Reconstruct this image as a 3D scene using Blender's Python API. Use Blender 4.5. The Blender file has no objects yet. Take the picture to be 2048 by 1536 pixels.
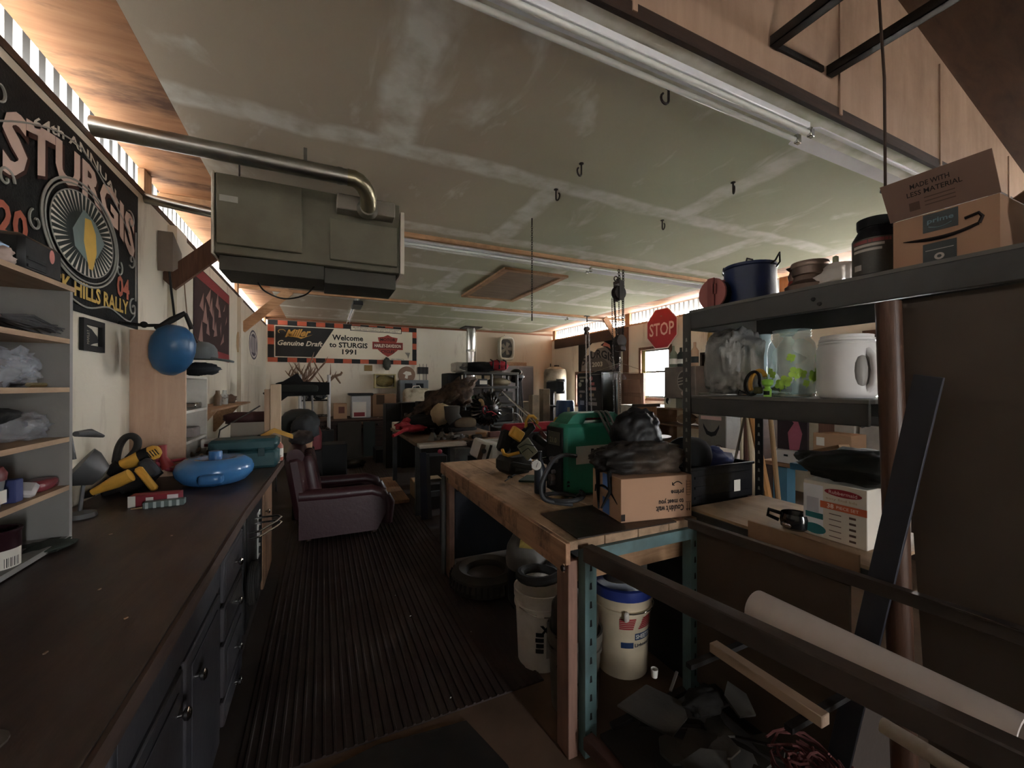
import bpy, bmesh, math, random
from mathutils import Vector, Matrix, noise

# ---------------------------------------------------------------- camera, sky, exposure
C = bpy.context.scene.collection
SC = bpy.context.scene
YAW = math.radians(25.07)
cam = bpy.data.objects.new('camera', bpy.data.cameras.new('camera'))
cam.location = (0, 0, 1.5)
cam.rotation_euler = (math.radians(90.21), 0, -YAW)
cam.data.sensor_width = 36.0
cam.data.lens = 36.0 * 810 / 2048
cam.data.clip_start = 0.02
C.objects.link(cam)
SC.camera = cam
world = bpy.data.worlds.new('world')
SC.world = world
world.use_nodes = True
bg = world.node_tree.nodes['Background']
bg.inputs['Color'].default_value = (0.95, 0.98, 1.0, 1)      # overcast sky
bg.inputs['Strength'].default_value = 64.0
vs = SC.view_settings
vs.view_transform = 'Standard'
vs.look = 'None'
vs.gamma = 1.0
vs.use_curve_mapping = False
vs.exposure = 0.54
SC.cycles.use_adaptive_sampling = True
SC.cycles.adaptive_threshold = 0.03
SC.cycles.max_bounces = 8
SC.cycles.diffuse_bounces = 5
SC.cycles.sample_clamp_indirect = 25.0
def portal(name, loc, rot, sx, sy):          # daylight portal in a modelled opening
    l = bpy.data.lights.new(name, 'AREA')
    l.shape = 'RECTANGLE'; l.size = sx; l.size_y = sy
    l.cycles.is_portal = True
    o = bpy.data.objects.new(name, l); o.location = loc; o.rotation_euler = rot
    C.objects.link(o)
H = math.pi/2
portal('portal_door', (1.6, -3.93, 1.1), (H, 0, 0), .26, 2.2)
portal('portal_eave_left', (-1.16, 5.0, 2.92), (0, -H, 0), .3, 10.6)
portal('portal_eave_right', (6.2, 5.0, 2.95), (0, H, 0), .3, 10.6)
portal('portal_window', (6.21, 6.22, 1.75), (0, H, 0), 1.0, .9)

portal('portal_window_added', (6.21, 8.68, 1.4), (0, H, 0), .8, .66)  # unseen window behind the fridge, added for daylight on the back wall
# ---------------------------------------------------------------- helpers
R = random.Random(7)
CS, SN = math.cos(YAW), math.sin(YAW)
EYE = Vector((0, 0, 1.5))
def ray(u, v):
    a = (u-1024)/810; b = (771-v)/810
    return Vector((SN+CS*a, CS-SN*a, b))
def PX(u, v, X): d = ray(u, v); return EYE + d*(X/d.x)
def PY(u, v, Y): d = ray(u, v); return EYE + d*(Y/d.y)
def PZ(u, v, Z): d = ray(u, v); return EYE + d*((Z-1.5)/d.z)

def V(*a): return Vector(a)
def rz(a): return Matrix.Rotation(a, 3, 'Z')
def eul(x=0, y=0, z=0):
    return Matrix.Rotation(z, 3, 'Z') @ Matrix.Rotation(y, 3, 'Y') @ Matrix.Rotation(x, 3, 'X')
X_, Y_, Z_ = V(1, 0, 0), V(0, 1, 0), V(0, 0, 1)

_txt = {}
def text_geo(s, bold=0.0, shear=0.0):
    key = (s, bold, shear)
    if key in _txt: return _txt[key]
    c = bpy.data.curves.new('tmp', 'FONT'); c.body = s; c.size = 1; c.resolution_u = 2
    c.offset = bold; c.shear = shear; c.fill_mode = 'FRONT'
    o = bpy.data.objects.new('tmp', c); C.objects.link(o)
    me = o.evaluated_get(bpy.context.evaluated_depsgraph_get()).to_mesh()
    vs_ = [v.co.copy() for v in me.vertices]; fs = [list(p.vertices) for p in me.polygons]
    bpy.data.objects.remove(o); bpy.data.curves.remove(c)
    if vs_:
        x0 = min(v.x for v in vs_); x1 = max(v.x for v in vs_)
        y0 = min(v.y for v in vs_); y1 = max(v.y for v in vs_)
    else: x0 = x1 = y0 = y1 = 0
    _txt[key] = (vs_, fs, x0, x1, y0, y1)
    return _txt[key]

class G:
    """collects geometry for ONE mesh object"""
    def __init__(s): s.v = []; s.f = []; s.mi = []; s.k = 0; s.soft = False
    def mat(s, k): s.k = k; return s
    def add(s, vs_, fs):
        n = len(s.v); s.v += [Vector(v) for v in vs_]
        s.f += [[i+n for i in f] for f in fs]; s.mi += [s.k]*len(fs); return s
    def box(s, c, size, rot=None, b=0.0):
        c = Vector(c); h = Vector(size)/2; m = rot or Matrix.Identity(3)
        b = min(b, min(h)*.9)
        vs_ = []; fs = []
        if b <= 0:
            for x in (-1, 1):
                for y in (-1, 1):
                    for z in (-1, 1): vs_.append(c + m @ V(x*h.x, y*h.y, z*h.z))
            fs = [[0,1,3,2],[4,6,7,5],[0,4,5,1],[2,3,7,6],[0,2,6,4],[1,5,7,3]]
            return s.add(vs_, fs)
        ix = {}
        for x in (-1, 1):
            for y in (-1, 1):
                for z in (-1, 1):
                    for ax in range(3):
                        p = [x*(h.x-b), y*(h.y-b), z*(h.z-b)]; p[ax] = (x, y, z)[ax]*h[ax]
                        ix[(x, y, z, ax)] = len(vs_); vs_.append(c + m @ Vector(p))
        def fc(q, out):
            p = [vs_[i] for i in q]; n = (p[1]-p[0]).cross(p[2]-p[0])
            fs.append(q if n.dot(out) > 0 else q[::-1])
        for ax in range(3):
            o1, o2 = [a for a in range(3) if a != ax]
            for sg in (-1, 1):
                q = []
                for (i, j) in ((-1,-1), (1,-1), (1,1), (-1,1)):
                    k = [0]*3; k[ax] = sg; k[o1] = i; k[o2] = j; q.append(ix[(*k, ax)])
                o = [0]*3; o[ax] = sg; fc(q, m @ Vector(o))
            for i in (-1, 1):
                for j in (-1, 1):
                    q = []
                    for sg, oo in ((-1, o1), (1, o1), (1, o2), (-1, o2)):
                        k = [0]*3; k[ax] = sg; k[o1] = i; k[o2] = j; q.append(ix[(*k, oo)])
                    o = [0]*3; o[o1] = i; o[o2] = j; fc(q, m @ Vector(o))
        for x in (-1, 1):
            for y in (-1, 1):
                for z in (-1, 1): fc([ix[(x, y, z, a)] for a in range(3)], m @ V(x, y, z))
        return s.add(vs_, fs)
    def bx(s, x0, x1, y0, y1, z0, z1, b=0.0):
        return s.box(((x0+x1)/2, (y0+y1)/2, (z0+z1)/2), (abs(x1-x0), abs(y1-y0), abs(z1-z0)), None, b)
    def bar(s, p0, p1, w, h, b=0.0, up=Z_):
        p0, p1 = Vector(p0), Vector(p1); d = p1-p0; L = d.length; d.normalize()
        up = Vector(up)
        if abs(d.dot(up.normalized())) > .98: up = Y_
        sd = d.cross(up).normalized(); u2 = sd.cross(d).normalized()
        m = Matrix((sd, d, u2)).transposed()
        return s.box((p0+p1)/2, (w, L, h), m, b)
    def tube(s, pts, r, n=8, closed=False, caps=True):
        pts = [Vector(p) for p in pts]; N = len(pts)
        rr = r if isinstance(r, (list, tuple)) else [r]*N
        vs_ = []; fs = []; prev = None
        for i, p in enumerate(pts):
            if closed: t = pts[(i+1) % N]-pts[i-1]
            else: t = pts[min(i+1, N-1)]-pts[max(i-1, 0)]
            if t.length < 1e-9: t = Z_.copy()
            t.normalize()
            if prev is None:
                q = t.cross(Z_ if abs(t.z) < .9 else X_).normalized()
            else:
                q = prev - t*prev.dot(t)
                q = q.normalized() if q.length > 1e-6 else t.cross(X_).normalized()
            prev = q; w = t.cross(q)
            for k in range(n):
                a = 2*math.pi*k/n; vs_.append(p + (q*math.cos(a)+w*math.sin(a))*rr[i])
        for i in range(N if closed else N-1):
            j = (i+1) % N
            for k in range(n):
                l = (k+1) % n; fs.append([i*n+k, i*n+l, j*n+l, j*n+k])
        if caps and not closed:
            fs.append(list(range(n))[::-1]); fs.append([(N-1)*n+k for k in range(n)])
        return s.add(vs_, fs)
    def lathe(s, prof, c=(0,0,0), n=20, rot=None, caps=True, sq=1.0, a0=0, a1=2*math.pi):
        c = Vector(c); m = rot or Matrix.Identity(3); vs_ = []; fs = []
        full = abs(a1-a0-2*math.pi) < 1e-6; nn = n if full else n+1
        for (r, z) in prof:
            for k in range(nn):
                a = a0+(a1-a0)*k/n; vs_.append(c + m @ V(r*math.cos(a), r*sq*math.sin(a), z))
        for i in range(len(prof)-1):
            for k in range(n):
                l = (k+1) % nn; fs.append([i*nn+k, i*nn+l, (i+1)*nn+l, (i+1)*nn+k])
        if caps and full:
            if prof[0][0] > 1e-5: fs.append(list(range(n))[::-1])
            if prof[-1][0] > 1e-5: fs.append([(len(prof)-1)*n+k for k in range(n)])
        return s.add(vs_, fs)
    def sq(s, c, size, e=.4, rot=None, n=16, f=None):      # rounded cushion shape
        c = Vector(c); m = rot or Matrix.Identity(3); h = Vector(size)/2
        pw = lambda x, q: math.copysign(abs(x)**q, x)
        vs_ = []; fs = []; mrow = n//2
        for i in range(mrow+1):
            ph = -math.pi/2+math.pi*i/mrow
            for k in range(n):
                th = 2*math.pi*k/n
                p = V(h.x*pw(math.cos(ph), e)*pw(math.cos(th), e), h.y*pw(math.cos(ph), e)*pw(math.sin(th), e), h.z*pw(math.sin(ph), e))
                if f: p = f(p)
                vs_.append(c + m @ p)
        for i in range(mrow):
            for k in range(n):
                l = (k+1) % n; fs.append([i*n+k, i*n+l, (i+1)*n+l, (i+1)*n+k])
        return s.add(vs_, fs)
    def blob(s, c, size, seed=0, amp=.3, fr=2.2, n=24, flat=None, rot=None, fold=0, e=1.0):
        s.soft = True
        c = Vector(c); h = Vector(size)/2; m = rot or Matrix.Identity(3); vs_ = []; fs = []; mr = n//2
        off = V(seed*3.7, seed*1.3, seed*2.1)
        for i in range(mr+1):
            ph = -math.pi/2+math.pi*i/mr
            for k in range(n):
                th = 2*math.pi*k/n; d = V(math.cos(ph)*math.cos(th), math.cos(ph)*math.sin(th), math.sin(ph))
                q = 1+amp*noise.noise(d*fr+off)+amp*.45*noise.noise(d*fr*2.7+off)
                if fold: q += fold*abs(noise.noise(V(d.x*5, d.y*5, d.z*1.5)+off))
                pw = lambda x: math.copysign(abs(x)**e, x)
                p = V(pw(d.x)*h.x, pw(d.y)*h.y, pw(d.z)*h.z)*q
                if flat is not None: p.z = max(p.z, flat*h.z)
                vs_.append(c + m @ p)
        for i in range(mr):
            for k in range(n):
                l = (k+1) % n; fs.append([i*n+k, i*n+l, (i+1)*n+l, (i+1)*n+k])
        return s.add(vs_, fs)
    def prism(s, poly, O, U, W, d):            # polygon in the U,W plane, thickened by d along UxW
        O, U, W = Vector(O), Vector(U), Vector(W); N = U.cross(W).normalized(); n = len(poly)
        a = [O+U*p[0]+W*p[1] for p in poly]; b = [p+N*d for p in a]
        fs = [list(range(n))[::-1], [n+i for i in range(n)]]
        for i in range(n): j = (i+1) % n; fs.append([i, j, n+j, n+i])
        return s.add(a+b, fs)
    def flat(s, poly, O, U, W):
        O, U, W = Vector(O), Vector(U), Vector(W)
        return s.add([O+U*p[0]+W*p[1] for p in poly], [list(range(len(poly)))])
    def disc(s, O, U, W, r, r2=None, n=24, inner=0.0):
        O, U, W = Vector(O), Vector(U), Vector(W); r2 = r2 or r
        if inner:
            vs_ = []; fs = []
            for k in range(n):
                a = 2*math.pi*k/n
                vs_ += [O+U*r*math.cos(a)+W*r2*math.sin(a), O+U*r*inner*math.cos(a)+W*r2*inner*math.sin(a)]
            for k in range(n):
                l = (k+1) % n; fs.append([2*k, 2*l, 2*l+1, 2*k+1])
            return s.add(vs_, fs)
        return s.flat([(r*math.cos(2*math.pi*k/n), r2*math.sin(2*math.pi*k/n)) for k in range(n)], O, U, W)
    def text(s, t, O, U, W, h=None, w=None, bold=0.0, shear=0.0, al='c', warp=None):
        vs_, fs, x0, x1, y0, y1 = text_geo(t, bold, shear)
        if not vs_: return s
        O, U, W = Vector(O), Vector(U), Vector(W)
        sy = h/(y1-y0) if h else None; sx = w/(x1-x0) if w else None
        if sy is None: sy = sx
        if sx is None: sx = sy
        cx = {'c': (x0+x1)/2, 'l': x0, 'r': x1}[al]; cy = (y0+y1)/2
        out = []
        for v in vs_:
            px, py = (v.x-cx)*sx, (v.y-cy)*sy
            if warp: px, py = warp(px, py)
            out.append(O+U*px+W*py)
        return s.add(out, fs)
    def grid(s, fn, nu, nv, thick=0.0):
        vs_ = [Vector(fn(i/nu, j/nv)) for i in range(nu+1) for j in range(nv+1)]
        fs = [[i*(nv+1)+j, (i+1)*(nv+1)+j, (i+1)*(nv+1)+j+1, i*(nv+1)+j+1] for i in range(nu) for j in range(nv)]
        return s.add(vs_, fs)

def smooth(pts, sub=6):                       # Catmull-Rom through the points
    pts = [Vector(p) for p in pts]; out = []
    P_ = [pts[0]]+pts+[pts[-1]]
    for i in range(1, len(P_)-2):
        for k in range(sub):
            u = k/sub; a, b, c, d = P_[i-1:i+3]
            out.append(.5*((2*b)+(c-a)*u+(2*a-5*b+4*c-d)*u*u+(3*b-a-3*c+d)*u**3))
    return out+[pts[-1]]
def mesh_obj(name, g, mats):
    me = bpy.data.meshes.new(name)
    me.from_pydata([tuple(v) for v in g.v], [], g.f)
    if not isinstance(mats, (list, tuple)): mats = [mats]
    for m in mats: me.materials.append(m)
    me.polygons.foreach_set('use_smooth', [True]*len(me.polygons))
    if len(mats) > 1: me.polygons.foreach_set('material_index', g.mi)
    me.update()
    me.set_sharp_from_angle(angle=math.radians(85 if g.soft else 38))
    o = bpy.data.objects.new(name, me); C.objects.link(o)
    return o
def tag(o, label=None, cat=None, group=None, kind=None):
    if label: o['label'] = label
    if cat: o['category'] = cat
    if group: o['group'] = group
    if kind: o['kind'] = kind
    return o
def thing(name, label, cat, loc=(0,0,0), rotz=0.0, group=None):
    o = bpy.data.objects.new(name, None); o.empty_display_size = .1
    o.location = loc; o.rotation_euler = (0, 0, rotz); C.objects.link(o)
    return tag(o, label, cat, group)
def part(t, name, g, mats, label=None, world=True, kind=None):
    """a part; geometry given in world coordinates unless world=False"""
    o = mesh_obj(name, g, mats)
    if world:
        q = t
        while q is not None:
            mi = (Matrix.Translation(q.location) @ q.rotation_euler.to_matrix().to_4x4()).inverted()
            q_chain.append(mi); q = q.parent
        for mi in reversed(q_chain): o.data.transform(mi)
        q_chain.clear()
    o.parent = t
    if label: o['label'] = label
    if kind: o['kind'] = kind
    return o
q_chain = []
def solo(name, label, cat, g, mats, group=None, kind=None, base=None):
    """a thing that is one mesh; origin moved to its base"""
    vs_ = g.v
    if base is None:
        zs = min(v.z for v in vs_)
        base = V(sum(v.x for v in vs_)/len(vs_), sum(v.y for v in vs_)/len(vs_), zs)
    base = Vector(base); g.v = [v-base for v in vs_]
    o = mesh_obj(name, g, mats); o.location = base
    return tag(o, label, cat, group, kind)
def struct(name, g, mats, label=None):
    o = mesh_obj(name, g, mats); o['kind'] = 'structure'
    if label: o['label'] = label
    return o
def dup(root, loc=None, rotz=None, label=None, group=None):
    r = root.copy(); C.objects.link(r)
    if loc is not None: r.location = loc
    if rotz is not None: r.rotation_euler = (0, 0, rotz)
    if label: r['label'] = label
    if group: r['group'] = group
    for ch in list(root.children):
        c = ch.copy(); C.objects.link(c); c.parent = r
        for gch in list(ch.children):
            d = gch.copy(); C.objects.link(d); d.parent = c
    return r

# ---------------------------------------------------------------- materials
def lin(c):
    y = sum(w*x for w, x in zip((.3, .59, .11), c))          # haze put into every colour: pulled slightly towards grey
    c = [x+(y-x)*.2 for x in c]
    return tuple(((x/255)/12.92 if x/255 <= .04045 else ((x/255+.055)/1.055)**2.4) for x in c)
class N:
    def __init__(s, name):
        s.m = bpy.data.materials.new(name); s.m.use_nodes = True
        s.t = s.m.node_tree; s.b = s.t.nodes['Principled BSDF']
        s.co = s.t.nodes.new('ShaderNodeTexCoord').outputs['Object']
    def node(s, ty, **kw):
        n = s.t.nodes.new(ty)
        for k, v in kw.items(): setattr(n, k, v)
        return n
    def put(s, sock, v):
        if hasattr(v, 'is_linked') or hasattr(v, 'links'): s.t.links.new(v, sock)
        else: sock.default_value = v
    def math(s, op, a, b=0.0, c=0.0):
        n = s.node('ShaderNodeMath', operation=op)
        for i, v in enumerate((a, b, c)): s.put(n.inputs[i], v)
        return n.outputs[0]
    def noise(s, scale, detail=3, st=(1,1,1), rough=.55, dist=0.0):
        mp = s.node('ShaderNodeMapping'); mp.inputs['Scale'].default_value = st
        s.t.links.new(s.co, mp.inputs[0])
        n = s.node('ShaderNodeTexNoise'); s.t.links.new(mp.outputs[0], n.inputs['Vector'])
        n.inputs['Scale'].default_value = scale; n.inputs['Detail'].default_value = detail
        n.inputs['Roughness'].default_value = rough; n.inputs['Distortion'].default_value = dist
        return n.outputs[0]
    def ramp(s, f, lo, hi):
        n = s.node('ShaderNodeMapRange'); s.put(n.inputs[0], f)
        n.inputs[1].default_value = lo; n.inputs[2].default_value = hi
        return n.outputs[0]
    def mix(s, f, a, b):
        n = s.node('ShaderNodeMix', data_type='RGBA')
        s.put(n.inputs[0], f)
        for i, v in ((6, a), (7, b)):
            s.put(n.inputs[i], (*v, 1) if isinstance(v, tuple) and len(v) == 3 else v)
        return n.outputs[2]
    def fin(s, col, rough=.7, metal=0.0, bump=None, bs=.3, spec=.4):
        b = s.b
        s.put(b.inputs['Base Color'], (*col, 1) if isinstance(col, tuple) and len(col) == 3 else col)
        s.put(b.inputs['Roughness'], rough); b.inputs['Metallic'].default_value = metal
        b.inputs['Specular IOR Level'].default_value = spec
        if bump is not None:
            n = s.node('ShaderNodeBump'); n.inputs['Strength'].default_value = bs; n.inputs['Distance'].default_value = .01
            s.put(n.inputs['Height'], bump); s.t.links.new(n.outputs[0], b.inputs['Normal'])
        return s.m
_mc = {}
def M(c, rough=.65, metal=0.0, var=.18, sc=7, dirt=0.0, dc=(40, 32, 26), bump=.15, bsc=30, spec=.4, name=None):
    """plain procedural finish: colour, mottling, optional grime"""
    key = (c, rough, metal, var, sc, dirt, dc, bump, bsc)
    if key in _mc: return _mc[key]
    k = N(name or 'finish_%d_%d_%d' % c)
    l = lin(c); f = k.noise(sc)
    col = k.mix(f, tuple(x*(1-var) for x in l), tuple(min(1, x*(1+var)) for x in l))
    if dirt:
        col = k.mix(k.math('MULTIPLY', k.ramp(k.noise(sc*.6, 5), .45, .72), dirt), col, lin(dc))
    rg = k.math('ADD', rough-.06, k.math('MULTIPLY', f, .12))
    _mc[key] = k.fin(col, rg, metal, k.noise(bsc, 4) if bump else None, bump, spec)
    return _mc[key]
def WOOD(c1, c2, st=(1, 12, 12), sc=3, rough=.65, stain=None, sf=.6, name='wood', bump=.2, sst=(1,1,1), ssc=2.5):
    key = ('w', c1, c2, st, sc, rough, stain, sf, sst, ssc)
    if key in _mc: return _mc[key]
    k = N(name); f = k.noise(sc, 5, st, .65, .4)
    col = k.mix(k.ramp(f, .3, .7), lin(c1), lin(c2))
    if stain: col = k.mix(k.math('MULTIPLY', k.ramp(k.noise(ssc, 6, sst, .7), .5, .66), sf), col, lin(stain))
    _mc[key] = k.fin(col, rough, 0, f, bump)
    return _mc[key]
def CLEAR(name, c, alpha, rough=.15, sc=20):
    """thin clear plastic / glass: part see-through, part glossy film"""
    k = N(name); b = k.b
    b.inputs['Base Color'].default_value = (*lin(c), 1); b.inputs['Roughness'].default_value = rough
    tr = k.node('ShaderNodeBsdfTransparent'); mx = k.node('ShaderNodeMixShader')
    out = k.t.nodes['Material Output']
    f = k.math('ADD', alpha-.12, k.math('MULTIPLY', k.noise(sc), .3))
    k.put(mx.inputs[0], f); k.t.links.new(tr.outputs[0], mx.inputs[1]); k.t.links.new(b.outputs[0], mx.inputs[2])
    k.t.links.new(mx.outputs[0], out.inputs[0])
    n = k.node('ShaderNodeBump'); n.inputs['Strength'].default_value = .5
    k.put(n.inputs['Height'], k.noise(sc*.7, 4)); k.t.links.new(n.outputs[0], b.inputs['Normal'])
    return k.m
# ---------------------------------------------------------------- shared finishes
white_paint = M((205, 200, 190), .5, dirt=.5, dc=(120, 100, 80))
tube_white = M((225, 225, 222), .25, var=.04, bump=0)
black_pl = M((22, 22, 23), .45, bump=.1)
black_cloth = M((18, 17, 17), .9, sc=14, bump=.5, bsc=60)
dark_steel = M((52, 50, 48), .5, .3, dirt=.5)
grey_steel = M((74, 73, 70), .5, .2, dirt=.4)
shelf_grey = M((78, 77, 74), .45, .1, dirt=.4, var=.1)
teal_steel = M((74, 118, 122), .5, .1, dirt=.7, dc=(60, 45, 35))
chrome = M((190, 188, 185), .18, 1.0, var=.05, bump=0)
galv = M((150, 146, 138), .32, 1.0, sc=12, bump=.05)
rust = M((92, 62, 46), .8, .2, dirt=.6)
iron = M((48, 44, 42), .55, .6, dirt=.4, dc=(80, 50, 35))
cardboard = M((176, 132, 96), .85, sc=3, var=.08, bump=.05)
ink = M((40, 28, 24), .8, var=.02, bump=0)
inkblack = M((14, 14, 15), .7, var=.02, bump=0)
paper = M((222, 216, 205), .8, var=.06, bump=0)
red_pl = M((150, 22, 30), .45, dirt=.3)
red_cloth = M((168, 26, 40), .85, sc=12, bump=.4)
yellow_pl = M((222, 158, 40), .45, dirt=.4)
blue_pl = M((38, 104, 168), .35, dirt=.25, dc=(20, 50, 80))
navy = M((24, 40, 88), .35, dirt=.3)
tan_wood = WOOD((176, 128, 88), (140, 96, 62), (10, 1, 10), 4, stain=(90, 60, 40), sf=.4)
pine_x = WOOD((196, 146, 100), (160, 112, 72), (1, 14, 14), 3, stain=(110, 72, 46), sf=.5)
pine_y = WOOD((196, 146, 100), (160, 112, 72), (14, 1, 14), 3, stain=(110, 72, 46), sf=.5)
pine_z = WOOD((196, 146, 100), (160, 112, 72), (14, 14, 1), 3, stain=(110, 72, 46), sf=.5)
dark_wood = WOOD((70, 46, 34), (48, 32, 24), (1, 12, 12), 3)
brown_wood_z = WOOD((112, 70, 46), (80, 48, 32), (12, 12, 1), 3)
rubber = M((34, 31, 29), .75, dirt=.4, dc=(70, 60, 50))

# ---------------------------------------------------------------- the shell
def m_ceiling():
    k = N('drywall_ceiling')
    sep = k.node('ShaderNodeSeparateXYZ'); k.t.links.new(k.co, sep.inputs[0])
    x, y = sep.outputs[0], sep.outputs[1]
    wob = k.math('MULTIPLY', k.math('SUBTRACT', k.noise(2.2, 3), .5), .16)
    yy = k.math('ADD', y, wob); xx = k.math('ADD', x, wob)
    def band(v, per, off, wid):
        m = k.math('SUBTRACT', k.math('FLOORED_MODULO', k.math('ADD', k.math('SUBTRACT', v, off), per/2), per), per/2)
        return k.ramp(k.math('ABSOLUTE', m), wid, wid*.6)
    strip = k.math('FLOORED_MODULO', k.math('FLOOR', k.math('DIVIDE', k.math('SUBTRACT', y, 2.62), 1.22)), 2.0)
    bx_ = band(yy, 1.22, 2.62, .11)
    by_ = band(k.math('ADD', xx, k.math('MULTIPLY', strip, 1.22)), 2.44, .397+1.22, .13)
    smear = k.ramp(k.noise(3.2, 4, (1, .45, 1), .6, .6), .58, .68)
    mud = k.math('MAXIMUM', k.math('MAXIMUM', bx_, by_), k.math('MULTIPLY', smear, .7))
    mud = k.math('MULTIPLY', mud, k.ramp(k.noise(5, 4), .25, .6))
    paper_c = k.mix(k.noise(1.6, 4), lin((184, 166, 144)), lin((200, 184, 160)))
    green = k.mix(k.noise(2, 3), lin((180, 184, 150)), lin((196, 198, 166)))
    base = k.mix(k.ramp(k.math('ADD', x, k.math('MULTIPLY', y, .1)), 1.0, 2.6), paper_c, green)
    col = k.mix(k.math('MULTIPLY', mud, .95), base, lin((232, 228, 218)))
    return k.fin(col, .85, 0, k.noise(40, 3), .08)
def m_wall(c, c2, stain, name, tan=None):
    k = N(name)
    col = k.mix(k.noise(1.1, 5, (1,1,.5), .6), lin(c), lin(c2))
    if tan:
        sp_ = k.node('ShaderNodeSeparateXYZ'); k.t.links.new(k.co, sp_.inputs[0])
        col = k.mix(k.ramp(sp_.outputs[0], tan[0], tan[0]+.03), col, lin(tan[1]))
    col = k.mix(k.math('MULTIPLY', k.ramp(k.noise(1.7, 6, (1.6, 1.6, .35), .7), .54, .74), .7), col, lin(stain))
    return k.fin(col, .8, 0, k.noise(35, 3), .1)
wall_m = m_wall((212, 204, 186), (194, 182, 160), (120, 92, 66), 'stained_cream_wall')
wall_b = m_wall((238, 234, 222), (222, 206, 180), (150, 122, 96), 'patched_back_wall', (3.75, (186, 164, 138)))
ply_m = WOOD((206, 142, 92), (178, 112, 66), (1, 6, 6), 2.2, .7, stain=(84, 46, 34), sf=.85, name='plywood_eave', sst=(.5, 1.6, 1), ssc=2.2)
gable_m = WOOD((182, 146, 118), (164, 128, 102), (6, 6, 1), 1.5, .75, stain=(120, 84, 60), sf=.3, name='gable_panel', ssc=1)
roof_m = WOOD((96, 66, 46), (74, 50, 36), (1, 5, 5), 2, .8, name='roof_deck')
XL, XR, YB, YF, ZC, ZW = -1.12, 6.12, 10.3, -4.0, 3.0, 2.84

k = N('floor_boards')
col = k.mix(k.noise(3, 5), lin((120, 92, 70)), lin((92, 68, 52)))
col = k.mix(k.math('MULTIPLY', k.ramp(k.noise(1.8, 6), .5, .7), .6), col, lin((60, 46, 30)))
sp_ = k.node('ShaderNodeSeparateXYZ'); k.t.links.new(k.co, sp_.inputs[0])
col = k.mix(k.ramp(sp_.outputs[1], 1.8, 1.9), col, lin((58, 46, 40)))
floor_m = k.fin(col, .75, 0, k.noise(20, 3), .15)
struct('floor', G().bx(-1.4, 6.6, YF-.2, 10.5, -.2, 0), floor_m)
struct('ground', G().bx(-30, 36, -40, 46, -.5, -.25), M((196, 188, 176), .9, sc=1))
struct('ceiling', G().bx(-.73, 5.32, 1.29, YB, ZC, ZC+.02), m_ceiling())
g = G()
for y0 in (1.29, 3.73, 6.17, 8.61): g.bx(-1.15, -.732, y0, min(y0+2.436, YB), ZC+.002, ZC+.024)
struct('ceiling_left', g, ply_m)
g = G()
for y0 in (1.29, 3.73, 6.17, 8.61): g.prism([(5.322, ZC+.003), (6.14, ZC+.10), (6.14, ZC+.12), (5.322, ZC+.023)], (0, min(y0+2.436, YB), 0), X_, Z_, min(y0+2.436, YB)-y0)
struct('ceiling_right', g, ply_m)
struct('wall_left', G().bx(XL-.03, XL, YF, YB+.1, 0, ZW-.04), wall_m)
g = G()
W1 = (5.84, 6.6, 1.25, 2.24); W2 = (2.12, 2.66, 1.22, 2.12); W3 = (8.36, 9.0, 1.0, 1.8)  # W3 is hidden by the fridge, added to brighten the back wall
for (a, b) in ((YF, W3[0]), (W3[1], YB+.1)): g.bx(XR, XR+.1, a, b, 0, 1.2)
g.bx(XR, XR+.1, W3[0], W3[1], 0, W3[2]); g.bx(XR, XR+.02, W3[0], W3[1], W3[3], ZW-.04)
for (a, b) in ((YF, W2[0]), (W2[1], W1[0]), (W1[1], W3[0]), (W3[1], YB+.1)): g.bx(XR, XR+.1, a, b, 1.2, ZW-.3); g.bx(XR, XR+.02, a, b, ZW-.3, ZW-.04)
g.bx(XR, XR+.1, W1[0], W1[1], W1[3], ZW-.04); g.bx(XR, XR+.1, W1[0], W1[1], 1.2, W1[2]); g.bx(XR, XR+.1, W2[0], W2[1], W2[3], ZW-.04)
struct('wall_right', g, wall_m)
struct('wall_back', G().bx(XL-.2, XR+.2, YB, YB+.1, 0, 3.3), wall_b)
g = G()
g.bx(XL-.2, 1.47, YF-.1, YF, 0, 4.2); g.bx(1.73, XR+.2, YF-.1, YF, 0, 4.2); g.bx(1.47, 1.73, YF-.1, YF, 2.2, 4.2)
struct('wall_front', g, wall_m)
# gable panel above the ceiling's near edge, roof
sl = .278
struct('wall_gable', G().prism([(-1.3, ZC), (6.45, ZC), (6.45, 3.0), (2.6, 4.12), (-1.3, 3.0)], (0, 1.29, 0), X_, Z_, .02), gable_m)
g = G(); 
for xb in (-.1, 1.14, 2.62, 3.84, 5.06): g.bx(xb-.012, xb+.012, 1.262, 1.27, ZC+.01, min(4.0, 4.05-abs(xb-2.6)*sl))
struct('trim_1', g, gable_m)
g = G()
for s_ in (-1, 1):
    x1 = 2.6+s_*4.0
    g.prism([(2.6, 4.12), (x1, 4.12-4.0*sl), (x1, 4.11-4.0*sl), (2.6, 4.11)], (0, YB+.2, 0), X_, Z_, YB+.2-YF+.2)
struct('roof', g, roof_m)
# ceiling battens at each truss
for i, y in enumerate((4.03, 7.22)):
    struct('trim_%d' % (2+i), G().bx(-1.2, 6.4, y-.022, y+.022, ZC-.045, ZC-.001), pine_x)
struct('trim_4', G().bx(-1.2, 6.4, 1.268, 1.292, ZC-.012, ZC+.05), dark_wood)
struct('trim_5', G().bx(XL, XR, YB-.03, YB, ZC-.05, ZC-.002), WOOD((150, 92, 56), (120, 72, 44), (1, 10, 10), 3))
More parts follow.
